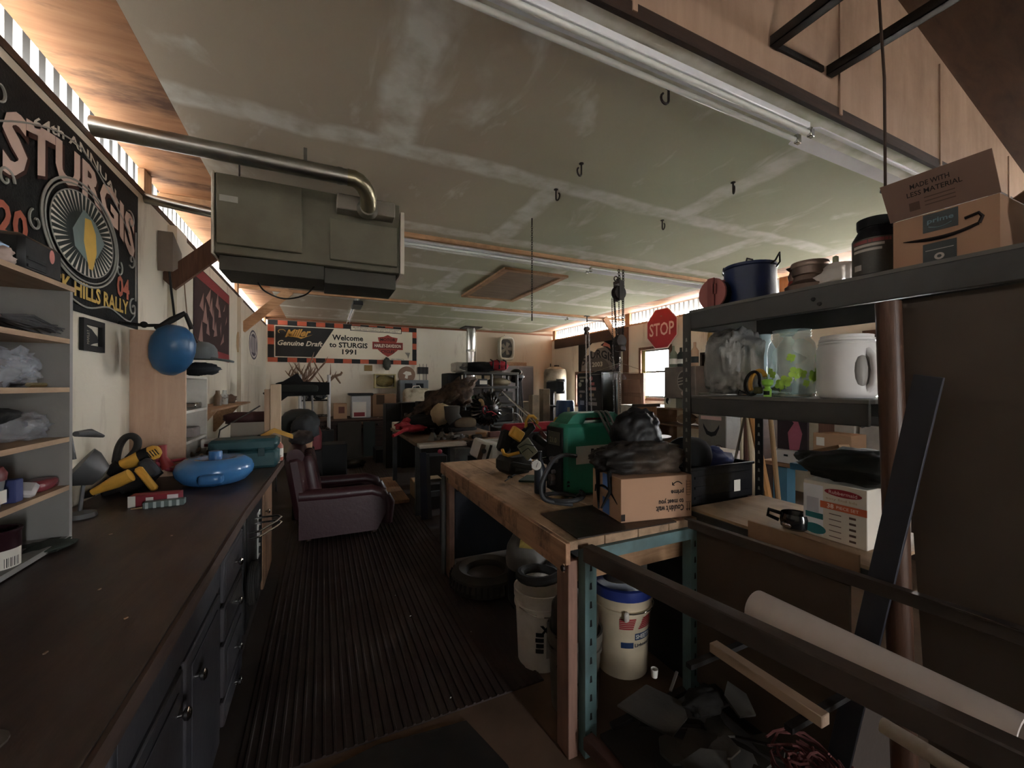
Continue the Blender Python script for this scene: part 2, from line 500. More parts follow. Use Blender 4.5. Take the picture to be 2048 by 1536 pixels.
# top plates, eave siding
struct('trim_6', G().bx(XL-.03, XL+.004, YF, YB, ZW-.039, ZW), dark_wood)
struct('trim_7', G().bx(XR-.004, XR+.02, YF, YB, ZW-.039, ZW), pine_y)
def m_siding(q):
    k = N('translucent_siding'); out = k.t.nodes['Material Output']
    sep = k.node('ShaderNodeSeparateXYZ'); k.t.links.new(k.co, sep.inputs[0])
    f = k.math('FLOORED_MODULO', k.math('MULTIPLY', sep.outputs[1], 9.0), 1.0)
    rib = k.ramp(k.math('ABSOLUTE', k.math('SUBTRACT', f, .5)), .22, .27)
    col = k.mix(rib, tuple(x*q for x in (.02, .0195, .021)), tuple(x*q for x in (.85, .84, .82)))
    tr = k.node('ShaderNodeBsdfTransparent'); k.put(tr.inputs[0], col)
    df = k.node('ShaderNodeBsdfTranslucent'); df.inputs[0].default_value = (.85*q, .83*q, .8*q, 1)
    mx = k.node('ShaderNodeMixShader'); k.put(mx.inputs[0], k.math('ADD', .04, k.math('MULTIPLY', rib, .46)))
    k.t.links.new(tr.outputs[0], mx.inputs[1]); k.t.links.new(df.outputs[0], mx.inputs[2])
    k.t.links.new(mx.outputs[0], out.inputs[0]); return k.m
def siding(X):
    g = G(); n = int((YB-YF)*9)*4
    g.grid(lambda u, v: (X+.012*math.cos(u*n/4*2*math.pi), YF+u*n/36, 2.2+v*.98), n, 1); return g
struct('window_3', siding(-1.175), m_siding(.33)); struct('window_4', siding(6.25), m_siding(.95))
# posts and knee braces
g = G().bx(XL-.12, XL+.0, 3.62, 3.78, 0, 3.0).bx(XL-.12, XL+.05, 4.06, 4.36, 0, ZW+.0)
struct('trim_8', G().bx(XL+.001, XL+.06, 4.08, 4.34, .9, ZW-.06), wall_m)
for i, y in enumerate((1.6, 3.68, 7.05, 10.2)):
    struct('trim_%d' % (9+i), G().bx(XL-.035, XL+.0, y-.07, y+.07, ZW+.0, ZC), pine_z)
    struct('trim_%d' % (13+i), G().bx(XR+.0, XR+.05, y-.07, y+.07, ZW+.0, ZC+.09), pine_z)
struct('trim_17', G().bar((XL+.02, 4.0, 2.3), (-.42, 4.0, 2.98), .04, .14), brown_wood_z)
struct('trim_18', G().bar((XL+.02, 7.18, 2.34), (-.46, 7.18, 2.98), .04, .13), pine_x)
struct('trim_19', G().bar((XR-.02, 7.18, 2.36), (5.6, 7.18, 2.98), .04, .12), pine_x)
struct('trim_20', G().bar((XR-.02, 4.0, 2.36), (5.6, 4.0, 2.98), .04, .12), dark_wood)
struct('trim_21', G().bx(XL, XL+.05, 6.98, 7.14, .5, ZW-.06), wall_m)
struct('trim_22', G().bx(XR-.05, XR, 7.0, 7.14, .5, ZW-.05), brown_wood_z)
# rough header board on the right wall past the post
struct('trim_23', G().bx(XR-.04, XR, 7.2, 10.1, 2.56, ZW-.04), dark_wood)
# windows of the right wall
def window(n, W, mid):
    y0, y1, z0, z1 = W
    fr = G()
    for (a, b, c, d) in ((y0-.06, y0, z0-.06, z1+.06), (y1, y1+.06, z0-.06, z1+.06), (y0, y1, z1, z1+.06), (y0, y1, z0-.06, z0)):
        fr.bx(XR-.03, XR+.1, a, b, c, d)
    o = struct('window_%d' % n, fr, brown_wood_z)
    s = G(); t = .035
    for (a, b, c, d) in ((y0, y0+t, z0, z1), (y1-t, y1, z0, z1), (y0+t, y1-t, z1-t, z1), (y0+t, y1-t, z0, z0+t), (y0+t, y1-t, mid-.02, mid+.02)):
        s.bx(XR+.03, XR+.06, a, b, c, d)
    q = mesh_obj('sash', s, grey_steel); q.parent = o
    p = mesh_obj('pane', G().bx(XR+.042, XR+.047, y0+t, y1-t, z0+t, z1-t), CLEAR('window_glass', (230, 235, 240), .16, .05, 3)); p.parent = o
window(1, W1, 1.78); window(2, W2, 1.7); window(5, W3, 1.4)
solo('curtain', 'thin yellow green curtain strip hanging at the window under the stop sign', 'curtain',
     G().grid(lambda u, v: (XR-.05+.012*math.sin(u*14), 6.44+u*.1, 1.22+v*1.0), 12, 4), M((150, 140, 70), .9))
# near floor covers
g = G().bx(-.3, 1.02, 1.8, 8.6, .0, .007)
n = 33
for i in range(n):
    x = -.28+i*.04
    g.prism([(0, 0), (.016, 0), (.012, .007), (.004, .007)], (x, 8.6, .006), X_, Z_, 6.8)
solo('ribbed_mat', 'dark brown ribbed rubber runner mat down the aisle', 'mat', g, M((50, 34, 30), .62, dirt=.5, dc=(70, 56, 44)), base=(.36, 5, 0))
solo('floor_mat', 'small dark rubber mat with cut corner on the bare floor', 'mat',
     G().prism([(-.7, .7), (.62, .7), (.66, 1.45), (.58, 1.72), (.2, 1.76), (-.7, 1.6)], (0, 0, .001), X_, Y_, .012), rubber)
# ---------------------------------------------------------------- things hung from the ceiling
lampw = M((232, 232, 240), .35, var=.05, dirt=.15, dc=(170, 165, 160), bump=0)
def shoplight(label, x0, x1, y, z=2.94, along='x', w=.15, nt=2, group='unlit fluorescent shop lights'):
    L = abs(x1-x0); c = ((x0+x1)/2, y) if along == 'x' else (y, (x0+x1)/2)
    t = thing('shop_light', label, 'ceiling light', (c[0], c[1], z), 0 if along == 'x' else H, group)
    h = L/2
    g = G().bx(-h, h, -.035, .035, .02, .058, .004)
    part(t, 'housing', g, lampw, world=False)
    for s in (-1, 1):
        g = G().prism([(-.035*s, .02), (-.03*s, .026), (-w/2*s, .0), (-w/2*s, -.008)] if s > 0 else [(.035, .02), (w/2, -.008), (w/2, .0), (.03, .026)], (h, 0, 0), Y_, Z_, L)
        part(t, 'reflector', g, lampw, world=False)
    for i in range(nt):
        yy = (i-(nt-1)/2)*.07
        part(t, 'fluorescent_tube', G().tube([(-h+.03, yy, -.012), (h-.03, yy, -.012)], .013, 10), tube_white, world=False)
        for e in (-1, 1):
            part(t, 'tube_holder', G().bx(e*h-.018, e*h+.018, yy-.012, yy+.012, -.03, .022, .003), chrome if e > 0 else white_paint, world=False)
    return t
shoplight('long white twin fluorescent shop light along the near edge of the drywall ceiling', .07, 2.50, 1.39, 2.935, w=.17)
shoplight('twin fluorescent shop light just right of the hanging heater', .5, 2.99, 4.14, 2.93)
shoplight('twin fluorescent shop light beyond the ceiling hatch', 2.2, 4.72, 7.34, 2.93)
t = shoplight('thin strip light running towards the checkered banner', 7.4, 9.8, .54, 2.95, 'y', w=.06, nt=1, group=None)
part(t, 'ballast', G().bx(.46, .62, 7.27, 7.75, 2.86, 2.93, .008), black_pl)

# hatch
t = thing('ceiling_hatch', 'square plywood ceiling hatch with wooden frame', 'hatch', (2.55, 5.55, 3.0))
part(t, 'panel', G().bx(2.16, 2.95, 4.74, 6.36, 2.985, 2.999), WOOD((150, 124, 96), (130, 104, 78), (1, 8, 8), 2))
for b in ((2.08, 3.03, 4.66, 4.74), (2.08, 3.03, 6.36, 6.44), (2.08, 2.16, 4.74, 6.36), (2.95, 3.03, 4.74, 6.36)):
    part(t, 'frame_board', G().bx(b[0], b[1], b[2], b[3], 2.965, 2.999, .003), pine_x)
# screw hooks
hk = G()
pts = [(0, 0, 0), (0, 0, -.03)] + [(.018*math.cos(a)-.018, 0, -.048+.018*math.sin(a)) for a in [i*.5-.2 for i in range(-8, 1)][::-1]]
hk.tube(pts, .0045, 6); hk.lathe([(.004, 0), (.012, -.002), (.012, -.005), (.004, -.006)], (0, 0, .002), 8)
hook0 = None
for i, (u, v, ds) in enumerate(((1338, 172, 'beside the near shop light'), (1163, 326, 'in the middle of the ceiling near a seam'), (1467, 364, 'towards the steel shelving'), (1325, 440, 'in front of the chain hoist'), (1112, 378, 'closest to the hanging pull chain'))):
    p = PZ(u, v, 2.998)
    if hook0 is None:
        hook0 = solo('ceiling_hook', 'screw hook in the ceiling '+ds, 'hook', hk, iron, 'screw hooks in the ceiling', base=(0, 0, 0)); hook0.location = p
        hook0.scale = (1.4,)*3
    else:
        h_ = hook0.copy(); C.objects.link(h_); h_.location = p; h_['label'] = 'screw hook in the ceiling '+ds; h_.rotation_euler = (0, 0, i*.4)
# long pull chain
p = PZ(1064, 436, 2.999)
g = G()
def chain(g, p0, p1, r, lk, tw=0.0):
    p0, p1 = Vector(p0), Vector(p1); d = p1-p0; n = max(2, int(d.length/(lk*1.45))); d.normalize()
    q = d.cross(Y_ if abs(d.y) < .9 else X_).normalized(); w = d.cross(q)
    for i in range(n):
        c = p0+(p1-p0)*((i+.5)/n); a = q if i % 2 else w
        g.tube([c+d*lk*math.sin(k*math.pi/4)+a*lk*.55*math.cos(k*math.pi/4) for k in range(8)], r, 4, closed=True)
    return g
g.tube([p, p-Z_*.06], .006, 6); 
chain(g, p-Z_*.05, p-Z_*.86, .0025, .014)
g.tube([p-Z_*.86, p-Z_*.92], .006, 6)
solo('pull_chain', 'thin hanging pull chain by the ceiling hatch', 'chain', g, iron, base=p)
# heater ---------------------------------------------------------------
Yh = 3.15
a = PY(428, 341, Yh); b = PY(799, 545, Yh); d0 = PY(429, 505, Yh)
x0, x1, zt, zb = a.x, b.x, 2.87, d0.z
he = thing('unit_heater', 'olive grey gas unit heater hung below the ceiling', 'heater', ((x0+x1)/2, 3.4, zb-.1))
hm = M((100, 95, 76), .5, .1, dirt=.4, dc=(70, 62, 50), var=.06); hd = M((66, 64, 54), .55, .1, dirt=.4)
part(he, 'cabinet', G().bx(x0, x1, Yh, Yh+.42, zb, zt, .006), hm)
q0, q1 = PY(431, 350, Yh-.02), PY(604, 511, Yh-.02)
part(he, 'access_panel', G().bx(q0.x, q1.x, Yh-.025, Yh-.001, q1.z+.015, zt-.01, .006), hm)
q0, q1 = PY(659, 440, Yh-.02), PY(795, 536, Yh-.02)
part(he, 'access_panel', G().bx(q0.x, q1.x, Yh-.025, Yh-.001, q1.z+.005, q0.z+.02, .006), hm)
part(he, 'burner_tray', G().bx(x0+.02, x1-.52, Yh+.02, Yh+.40, zb-.1, zb-.001, .004).bx(x1-.52, x1-.02, Yh+.05, Yh+.42, zb-.115, zb-.001, .004), hd)
part(he, 'edge_flange', G().bx(x1, x1+.03, Yh-.03, Yh+.44, zb-.01, zt-.06, .004), M((190, 178, 160), .5))
part(he, 'edge_flange', G().bx(x0-.015, x0, Yh-.02, Yh+.44, zb-.01, zt, .004), M((190, 178, 160), .5))
q0, q1 = PY(673, 384, 3.03), PY(790, 440, 3.03)
hood = part(he, 'draft_hood', G().bx(q0.x, q1.x, 3.03, Yh-.001, q1.z+.02, q0.z, .006), M((120, 110, 96), .5, .1))
part(he, 'badge', G().bx(x0+.03, x0+.13, Yh-.028, Yh-.0251, zb+.33, zb+.37), M((150, 146, 134), .5))
for xx in (x0+.76, x0+.79): part(he, 'screw', G().lathe([(.008, 0), (.006, .004)], (xx, Yh, zb+.24), 8, eul(H)), chrome)
for xx in (x0+.12, x1-.2):
    for yy in (Yh+.08, Yh+.36): part(he, 'hanger_rod', G().tube([(xx, yy, zt-.002), (xx, yy, 2.999)], .006, 6), iron)
# flue pipe with elbow
pc = PY(735, 402, 3.0); zp = 2.865; yp = 2.86
fl = thing('flue_pipe', 'galvanized flue pipe running from the eave to the hanging heater', 'pipe', (-.3, yp, zp-.05))
part(fl, 'pipe', G().tube([(XL+.02, yp, zp+.0), (-.45, yp, zp), (pc.x-.13, yp, zp)], .05, 16), galv)
el = [V(pc.x-.14, yp, zp)]
for i in range(6):
    th = i/5*H
    el.append(V(pc.x-.10+.1*math.sin(th), yp+.1-.1*math.cos(th), zp-.10*(i/5)**1.5))
el.append(V(pc.x, 3.029, el[-1].z-.02))
part(fl, 'elbow', G().tube(el, .054, 16), M((150, 140, 112), .3, .9, sc=14))
part(fl, 'seam_band', G().tube([(pc.x-.2, yp, zp), (pc.x-.17, yp, zp)], .0535, 16), galv)
part(fl, 'collar', G().tube([V(pc.x, 2.985, el[-1].z+.0), V(pc.x, 3.028, el[-1].z-.0)], [.055, .072], 16), galv)
part(fl, 'flue_strap', G().bar((-.1, yp, zp+.05), (-.1, yp, 2.999), .02, .002), galv)
# short vent at the wall behind the heater
p0, p1 = PX(352, 405, XL+.02), PY(424, 408, 4.2)
solo('vent_pipe', 'short grey vent pipe between the wall and the heater', 'pipe', G().tube([(XL+.001, 3.62, 2.8), (-.66, 3.5, 2.72)], .035, 12), galv)
# cables
def cable(label, pts, r=.006, mat_=None, name='cable', cat='cable', sub=6, **kw):
    out = smooth(pts, sub)
    return solo(name, label, cat, G().tube(out, r, 6), mat_ or black_pl, **kw)
cable('black cable looping under the hanging heater', [V(x0+.2, 3.45, zb-.097), V(x0+.24, 3.5, zb-.15), V(x0+.36, 3.52, zb-.19), V(x0+.5, 3.48, zb-.16), V(x0+.57, 3.42, zb-.097)], .006)
cable('pair of dark wires hanging down the left wall post', [PX(338, 540, XL+.06), PX(342, 580, XL+.07), PX(346, 612, XL+.07), PX(349, 640, XL+.06)], .008)
cable('thin tan wire along the painted wall post', [PX(366, 540, XL+.07), PX(370, 590, XL+.07), PX(374, 630, XL+.07), PX(380, 668, XL+.07)], .004, M((130, 100, 76)))
solo('eave_gusset', 'small grey metal gusset bracket tucked under the left eave', 'lamp', G().prism([(0, 0), (.22, .1), (.22, .2), (0, .3)], (XL+.002, 3.86, 2.36), Y_, Z_, .09), M((120, 108, 96), .5))  # a gusset bracket under the eave, no lamp
# ---------------- chain hoist on the middle batten
def Hs(u, v): return PY(u, v, 4.02)
ch = thing('chain_hoist', 'rusty black chain hoist with two pulley blocks hung from the ceiling', 'hoist', Hs(1239, 540))
tp = Hs(1240, 536); tp.z = 2.954
hx = tp.x
part(ch, 'top_chain', chain(chain(G(), (hx-.02, 4.02, 2.953), (hx-.0, 4.02, 2.80), .006, .024), (hx+.05, 4.02, 2.953), (hx+.06, 4.02, 2.62), .006, .024), iron)
def zat(v): return Hs(1238, v).z
part(ch, 'top_hook', G().tube([(hx-.06+.03*math.cos(k*.5), 4.02, 2.83+.03*math.sin(k*.5)) for k in range(10)], .008, 6).tube([(hx-.05, 4.02, 2.82), (hx-.03, 4.02, zat(560))], .014, 8), iron)
zc = zat(586)
pb = part(ch, 'pulley_block', G().lathe([(.03, -.045), (.085, -.04), (.092, -.02), (.07, 0), (.092, .02), (.085, .04), (.03, .045)], (hx-.02, 4.02, zc), 20, eul(H)), iron)
part(ch, 'side_plate', G().bar((hx-.02, 3.965, zc+.13), (hx-.02, 3.965, zc-.1), .07, .008, .003).bar((hx-.02, 4.075, zc+.13), (hx-.02, 4.075, zc-.1), .07, .008, .003).bx(hx-.06, hx+.02, 3.96, 4.08, zc+.11, zc+.15, .005), iron)
zl = zat(682)
for dx in (-.1, -.085, .075, .095): part(ch, 'load_chain', chain(G(), (hx-.02+dx*.9, 4.02+dx*.1, zc-.02), (hx-.0+dx*.55, 4.02, zl+.05), .004, .018), iron)
part(ch, 'pulley_block', G().lathe([(.03, -.04), (.075, -.036), (.08, -.015), (.06, 0), (.08, .015), (.075, .036), (.03, .04)], (hx+.0, 4.02, zl), 20, eul(H)), iron)
part(ch, 'pulley_yoke', G().bx(hx-.05, hx+.05, 3.96, 4.08, zl-.13, zl-.05, .015).tube([(hx, 4.02, zl-.12), (hx, 4.02, zl-.2)], .014, 8), iron)
part(ch, 'hand_chain', chain(chain(G(), (hx-.06, 4.1, zc-.05), (hx-.03, 4.1, 1.15), .003, .017), (hx+.05, 4.1, zc-.05), (hx+.07, 4.1, 1.15), .003, .017), iron)
part(ch, 'load_hook', G().tube([(hx+.0, 4.02, zl-.2), (hx, 4.02, zl-.23)]+[(hx+.022*math.sin(k*.5), 4.02, zl-.25+.022*math.cos(k*.5)) for k in range(0, 9)], .008, 6), chrome)
# thin wire coat hanger with wrapping on the hook
hz = zl-.275
ha = thing('coat_hanger', 'wire coat hanger with torn dry cleaner plastic on the hoist hook', 'hanger', (hx, 4.02, hz-.2))
pl, pr, pa = Hs(1178, 748), Hs(1292, 743), V(hx, 4.02, hz)
part(ha, 'wire', G().tube([pa, pl, (pl.x+.03, 4.02, pl.z-.01), (pr.x-.03, 4.02, pr.z-.005), pr, pa], .003, 6, caps=False).tube([pa, (pa.x, 4.02, pa.z+.05)], .003, 6), chrome)
part(ha, 'plastic_wrap', G().grid(lambda u, v: V(pa.x-.05+(-.16+.30*u)*(1-v)+.02*math.sin(v*9), 4.02+.02*math.sin(u*11+v*3), pa.z-.02-.19*(1-v)), 14, 6), CLEAR('dusty_wrap', (120, 105, 110), .4, .3))
# second, lighter chain fall
q = PZ(1174, 632, 2.95); zz = PY(1172, 660, q.y).z
c2 = thing('chain_fall', 'bright light duty chain fall behind the green welder', 'hoist', (q.x, q.y, zz))
part(c2, 'ceiling_plate', G().bx(q.x-.06, q.x+.06, q.y-.03, q.y+.03, 2.94, 2.954, .003), iron)
part(c2, 'hook', G().tube([(q.x, q.y, 2.94), (q.x, q.y, 2.82)], .012, 8), iron)
part(c2, 'block', G().lathe([(.02, -.05), (.05, -.045), (.055, 0), (.05, .045), (.02, .05)], (q.x-.01, q.y, zz+.02), 16, eul(H)).bx(q.x-.05, q.x+.03, q.y-.05, q.y+.05, zz-.1, zz-.03, .01), iron)
bright_chain = M((200, 200, 205), .3, .9, bump=0)
for dx in (-.045, .075): part(c2, 'chain', chain(G(), (q.x+dx*.6, q.y, zz), (q.x+dx+.04, q.y, .95), .006, .024), bright_chain)
# pull cord and door tracks above the gable
p = PY(1772, 378, .95)
tc = thing('hanging_rope', 'dark pull cord hanging past the gable panel to the open carton', 'cord', p)
part(tc, 'cord', G().tube([(p.x-.02, .97, 4.09), (p.x-.03, .96, 3.3), (p.x-.005, .95, 2.9), (p.x, .95, p.z)], .006, 6), M((62, 44, 34), .8))
part(tc, 'knob', G().lathe([(.003, .01), (.018, .004), (.02, -.01), (.008, -.02)], p, 10), black_pl)
for i, (u, v, ln) in enumerate(((1548, 92, 1.3), (1660, 150, 1.6))):
    p = PY(u, v, 1.262)
    solo('door_track', ('upper' if i == 0 else 'lower') + ' steel overhead door track meeting the gable panel', 'track',
         G().bx(p.x-.025, p.x+.025, 1.262-ln, 1.262, p.z-.005, p.z).bx(p.x-.025, p.x-.021, 1.262-ln, 1.262, p.z-.005, p.z+.045).bx(p.x+.021, p.x+.025, 1.262-ln, 1.262, p.z-.005, p.z+.045), iron, 'overhead door tracks')
p0, p1 = PY(1548, 85, 1.26), PY(1655, 140, 1.26)
solo('track_strip', 'dark flat strip on the gable panel between the door tracks', 'brace', G().bar((p0.x+.03, 1.262, p0.z), (p1.x-.03, 1.262, p1.z), .012, .03), iron)  # dark strip laid on the gable panel between the two tracks
# ---------------------------------------------------------------- left side: worktop, cabinets
WX, WZ = -.345, .9
ct = thing('worktop', 'long worn dark brown wooden worktop along the left wall', 'worktop', (-.74, 1.9, .86))
part(ct, 'top_board', G().prism([(XL+.002, -.5), (WX, -.5), (WX, 2.3), (-.295, 3.8), (XL+.002, 3.8)], (0, 0, .862), X_, Y_, WZ-.862), WOOD((80, 61, 54), (50, 39, 35), (6, 1, 6), 2.5, .42, stain=(96, 74, 62), sf=.5, name='worn_worktop', sst=(2, .6, 1), ssc=3))
part(ct, 'edge_strip', G().bar((WX+.006, -.5, .874), (WX+.006, 2.3, .874), .01, .046).bar((WX+.006, 2.3, .874), (-.288, 3.8, .874), .01, .046), WOOD((92, 64, 50), (60, 42, 34), (8, 1, 8), 3))
part(ct, 'cutout_plug', G().lathe([(.05, 0), (.05, .004), (.044, .005)], (-.53, .98, WZ), 20, None, True, .8), M((86, 74, 66), .6))
cabm = M((62, 60, 66), .55, dirt=.6, dc=(58, 40, 32), sc=3, var=.1)
cabd = WOOD((58, 44, 38), (40, 30, 26), (10, 10, 1), 3)
knob_prof = [(.006, 0), (.006, .012), (.016, .018), (.018, .026), (.012, .032), (0, .034)]
def kn(p, door, m=chrome): part(door, 'knob', G().lathe(knob_prof, p, 12, eul(0, H)), m)
FX = -.385
def cabinet(label, y0, y1, fronts, m=cabm):
    t = thing('base_cabinet', label, 'cabinet', ((XL+FX)/2, (y0+y1)/2, 0), 0, 'base cabinets under the worktop')
    part(t, 'body', G().bx(XL+.004, FX, y0+.004, y1-.004, .07, .861).bx(XL+.004, FX-.05, y0+.01, y1-.01, 0, .07), cabd)
    for (nm, a, b, z0, z1, ky, kz) in fronts:
        d = part(t, nm, G().bx(FX+.001, FX+.02, a, b, z0, z1, .005), m)
        part(d, 'panel_field', G().bx(FX+.0201, FX+.024, a+.05, b-.05, z0+.04, z1-.04, .003) if (b-a) > .2 and z1-z0 > .2 else G().bx(FX+.0201, FX+.022, a+.02, b-.02, z0+.02, z1-.02, .001), m)
        if ky is not None: kn((FX+.022, ky, kz), d)
    return t
cabinet('weathered base cabinet nearest the camera under the dark worktop', .02, .98, [('drawer', .06, .94, .7, .83, None, 0), ('door', .06, .49, .09, .68, .45, .59), ('door', .51, .94, .09, .68, .55, .59)])
cabinet('weathered two door base cabinet with chrome knobs beside the drawer stack', .99, 1.98, [('drawer', 1.03, 1.94, .7, .83, None, 0), ('door', 1.03, 1.475, .09, .68, 1.41, .585), ('door', 1.5, 1.94, .09, .68, 1.58, .585)])
cabinet('narrow stack of four drawers with round knobs under the worktop', 1.99, 2.46, [('drawer', 2.02, 2.43, .60, .78, 2.225, .69), ('drawer', 2.02, 2.43, .44, .58, 2.225, .51), ('drawer', 2.02, 2.43, .21, .42, 2.225, .3), ('drawer', 2.02, 2.43, .09, .19, 2.225, .14)])
cb = cabinet('dark appliance cabinet with a perforated white control plate', 2.47, 3.2, [('door', 2.5, 3.17, .2, .84, None, 0)], M((34, 34, 36), .4, dirt=.4))
cp = part(cb, 'control_plate', G().bx(FX+.024, FX+.03, 2.9, 3.0, .44, .72, .004), M((214, 212, 208), .5))
for i in range(4): part(cp, 'knob', G().lathe([(.022, 0), (.02, .012)], (FX+.03, 2.95, .48+i*.065), 12, eul(0, H)), inkblack)
br = G()
for dz in (0, .03): br.tube([(FX+.02, 2.62, .66+dz), (FX+.07, 2.62, .665+dz), (-.24, 2.72, .68+dz), (-.22, 2.76, .69+dz), (-.24, 2.8, .69+dz), (FX+.06, 2.84, .68+dz), (FX+.02, 2.84, .675+dz)], .006, 8)
part(cb, 'towel_bar', br, chrome)
cabinet('bare wood base cabinet at the far end of the worktop', 3.21, 3.78, [('door', 3.24, 3.75, .1, .8, 3.3, .62)], WOOD((150, 108, 76), (110, 76, 52), (10, 10, 1), 3))
cl = G()
for i in range(3): cl.tube([(-.335+.008*i, 2.5+.09*math.cos(k*.42), .47+.1*math.sin(k*.42)) for k in range(15)], .011, 8, closed=True)
solo('hose_coil', 'dark coil of hose hanging on the appliance cabinet front', 'hose', cl, rubber)
# ---------------- open bookcase on the worktop
SX, sy0, sy1 = -.88, 1.16, 2.15
bc = thing('bookcase', 'grey white open bookcase standing on the worktop', 'bookcase', (-1.0, 1.65, WZ+.001))
bm = M((140, 136, 132), .6, dirt=.3, dc=(110, 100, 96), var=.05)
bw = WOOD((186, 150, 116), (160, 124, 94), (8, 1, 8), 3)
for y in (sy0, sy1-.02): part(bc, 'side_panel', G().bx(XL+.012, SX, y, y+.02, WZ+.001, 1.862), bm)
part(bc, 'back_panel', G().bx(XL+.003, XL+.011, sy0, sy1, WZ+.001, 1.862), bm)
SH = (.905, 1.10, 1.285, 1.475, 1.66, 1.862)
for z in SH: part(bc, 'shelf', G().bx(XL+.012, SX+(.0 if z < 1.8 else .006), sy0+.021, sy1-.021 if z < 1.8 else sy1, z, z+.018), bw if z > 1 else bm)
def on(z): return z+.0185
# contents, top shelf downwards
z = on(1.862)
t = thing('battery_charger', 'black battery charger with red and white badge on the bookcase top', 'charger', (-.97, 2.02, z))
part(t, 'body', G().bx(-1.04, -.9, 1.9, 2.13, z, z+.13, .015), black_pl)
part(t, 'badge', G().disc((-.90+.0004, 2.06, z+.09), Y_, Z_, .016, .025), M((214, 120, 110), .5))
part(t, 'vent_rib', G().bx(-.9, -.896, 1.92, 2.02, z+.02, z+.03).bx(-.9, -.896, 1.92, 2.02, z+.045, z+.055), M((40, 40, 42)))
solo('power_tool', 'blue grey power tool lying on the bookcase top behind the charger', 'tool', G().bx(-1.04, -.92, 1.74, 1.88, z, z+.09, .02).tube([(-.98, 1.7, z+.05), (-.98, 1.6, z+.05)], .035, 12).mat(1).bx(-.9195, -.916, 1.75, 1.80, z+.035, z+.07, .001).bx(-.9195, -.916, 1.82, 1.87, z+.035, z+.07, .001), [M((66, 78, 98), .5), M((150, 178, 214), .25)])
for i, (y, s, m_, lb) in enumerate(((1.5, .1, M((120, 50, 46)), 'red brown rag heap on the bookcase top'), (1.64, .06, M((140, 120, 126), .6), 'small pink grey canister on the bookcase top'), (1.84, .06, M((176, 150, 140), .6), 'pale crumpled wrapper on the bookcase top beside the charger'))):
    solo('rag' if i == 0 else 'canister' if i == 1 else 'wrapper', lb, ('rag', 'canister', 'wrapper')[i], (G().blob((-.93, y, z+s*.5), (s*1.2, s*1.4, s), i, .4, flat=-.9) if i != 1 else G().lathe([(.03, 0), (.03, .08), (.02, .1)], (-.93, y, z), 12)), m_)
z = on(1.66)
solo('leather_bundle', 'rolled red brown leather bundle on the second bookcase shelf', 'leather', G().blob((-.96, 1.72, z+.042), (.14, .26, .09), 3, .3, flat=-.85), M((84, 50, 46), .6))
g = G()
for i in range(26):
    a = R.uniform(-.05, .05); g.tube([(-.95+a*.5, 1.86, z+.045), (-.945+a, 1.98, z+.045+R.uniform(-.02, .02)), (-.94+a*1.3, 2.12, z+.02+R.uniform(-.012, .03))], [.006, .005, .002], 5)
solo('dust_brush', 'long bristled grey brush on the second bookcase shelf', 'brush', g, M((66, 64, 66), .8))
z = on(1.475)
film = CLEAR('bag_film', (200, 202, 215), .36, .15)
bag = thing('parts_bag', 'clear plastic bag of parts on the third bookcase shelf', 'bag', (-.98, 1.95, z))
part(bag, 'film', G().blob((-.98, 1.95, z+.06), (.15, .28, .14), 5, .5, 3, 30, -.85), film)
part(bag, 'contents', G().blob((-.98, 1.95, z+.022), (.1, .2, .04), 6, .4, flat=-.9), M((60, 56, 64), .4))
solo('white_pouch', 'white cloth pouch slumped beside the clear bag of parts', 'pouch', G().blob((-.94, 1.74, z+.065), (.1, .14, .14), 8, .3, flat=-.85), M((196, 204, 214), .8))
solo('bolt', 'small brass bolt lying at the front edge of the third bookcase shelf', 'bolt', G().tube([(-.9, 1.93, z+.009), (-.9, 2.02, z+.009)], .008, 8), M((200, 180, 130), .25, .9))
z = on(1.285)
solo('work_gloves', 'black work gloves piled on the fourth bookcase shelf', 'gloves', G().blob((-.98, 1.76, z+.08), (.14, .2, .12), 9, .25, flat=-.85).blob((-.94, 1.86, z+.1), (.08, .16, .05), 11, .3), black_cloth)
b2 = solo('packing_bag', 'crumpled clear packing bag on the fourth bookcase shelf', 'bag', G().blob((-.95, 1.99, z+.05), (.13, .2, .1), 12, .4, 3, 30, -.85), CLEAR('bag_film_b', (170, 170, 178), .38, .15))
z = on(1.10)
t = thing('storage_tub', 'grey plastic tub with dark red lid on the lowest bookcase shelf', 'tub', (-.95, 1.78, z))
part(t, 'body', G().lathe([(.055, 0), (.065, .09)], (-.95, 1.78, z), 20), M((120, 120, 126), .5))
part(t, 'lid', G().lathe([(.068, .09), (.07, .11), (.06, .13), (0, .14)], (-.95, 1.78, z), 20), M((120, 34, 38), .45))
part(t, 'sticker', G().bx(-.893, -.885, 1.765, 1.8, z+.02, z+.06), paper)
solo('blue_carton', 'small blue carton beside the red lidded tub', 'carton', G().bx(-.97, -.9, 1.87, 1.91, z, z+.075, .003), M((58, 68, 128), .6))
solo('foil_packet', 'pale folded packet beside the blue carton', 'packet', G().box((-.92, 1.955, z+.025), (.06, .07, .03), eul(.4, .2, .3), .01), M((190, 184, 186), .5))
solo('red_packet', 'shiny red wrapped packet at the end of the lowest bookcase shelf', 'packet', G().sq((-.93, 2.05, z+.022), (.08, .14, .044), .6), M((130, 44, 52), .25))
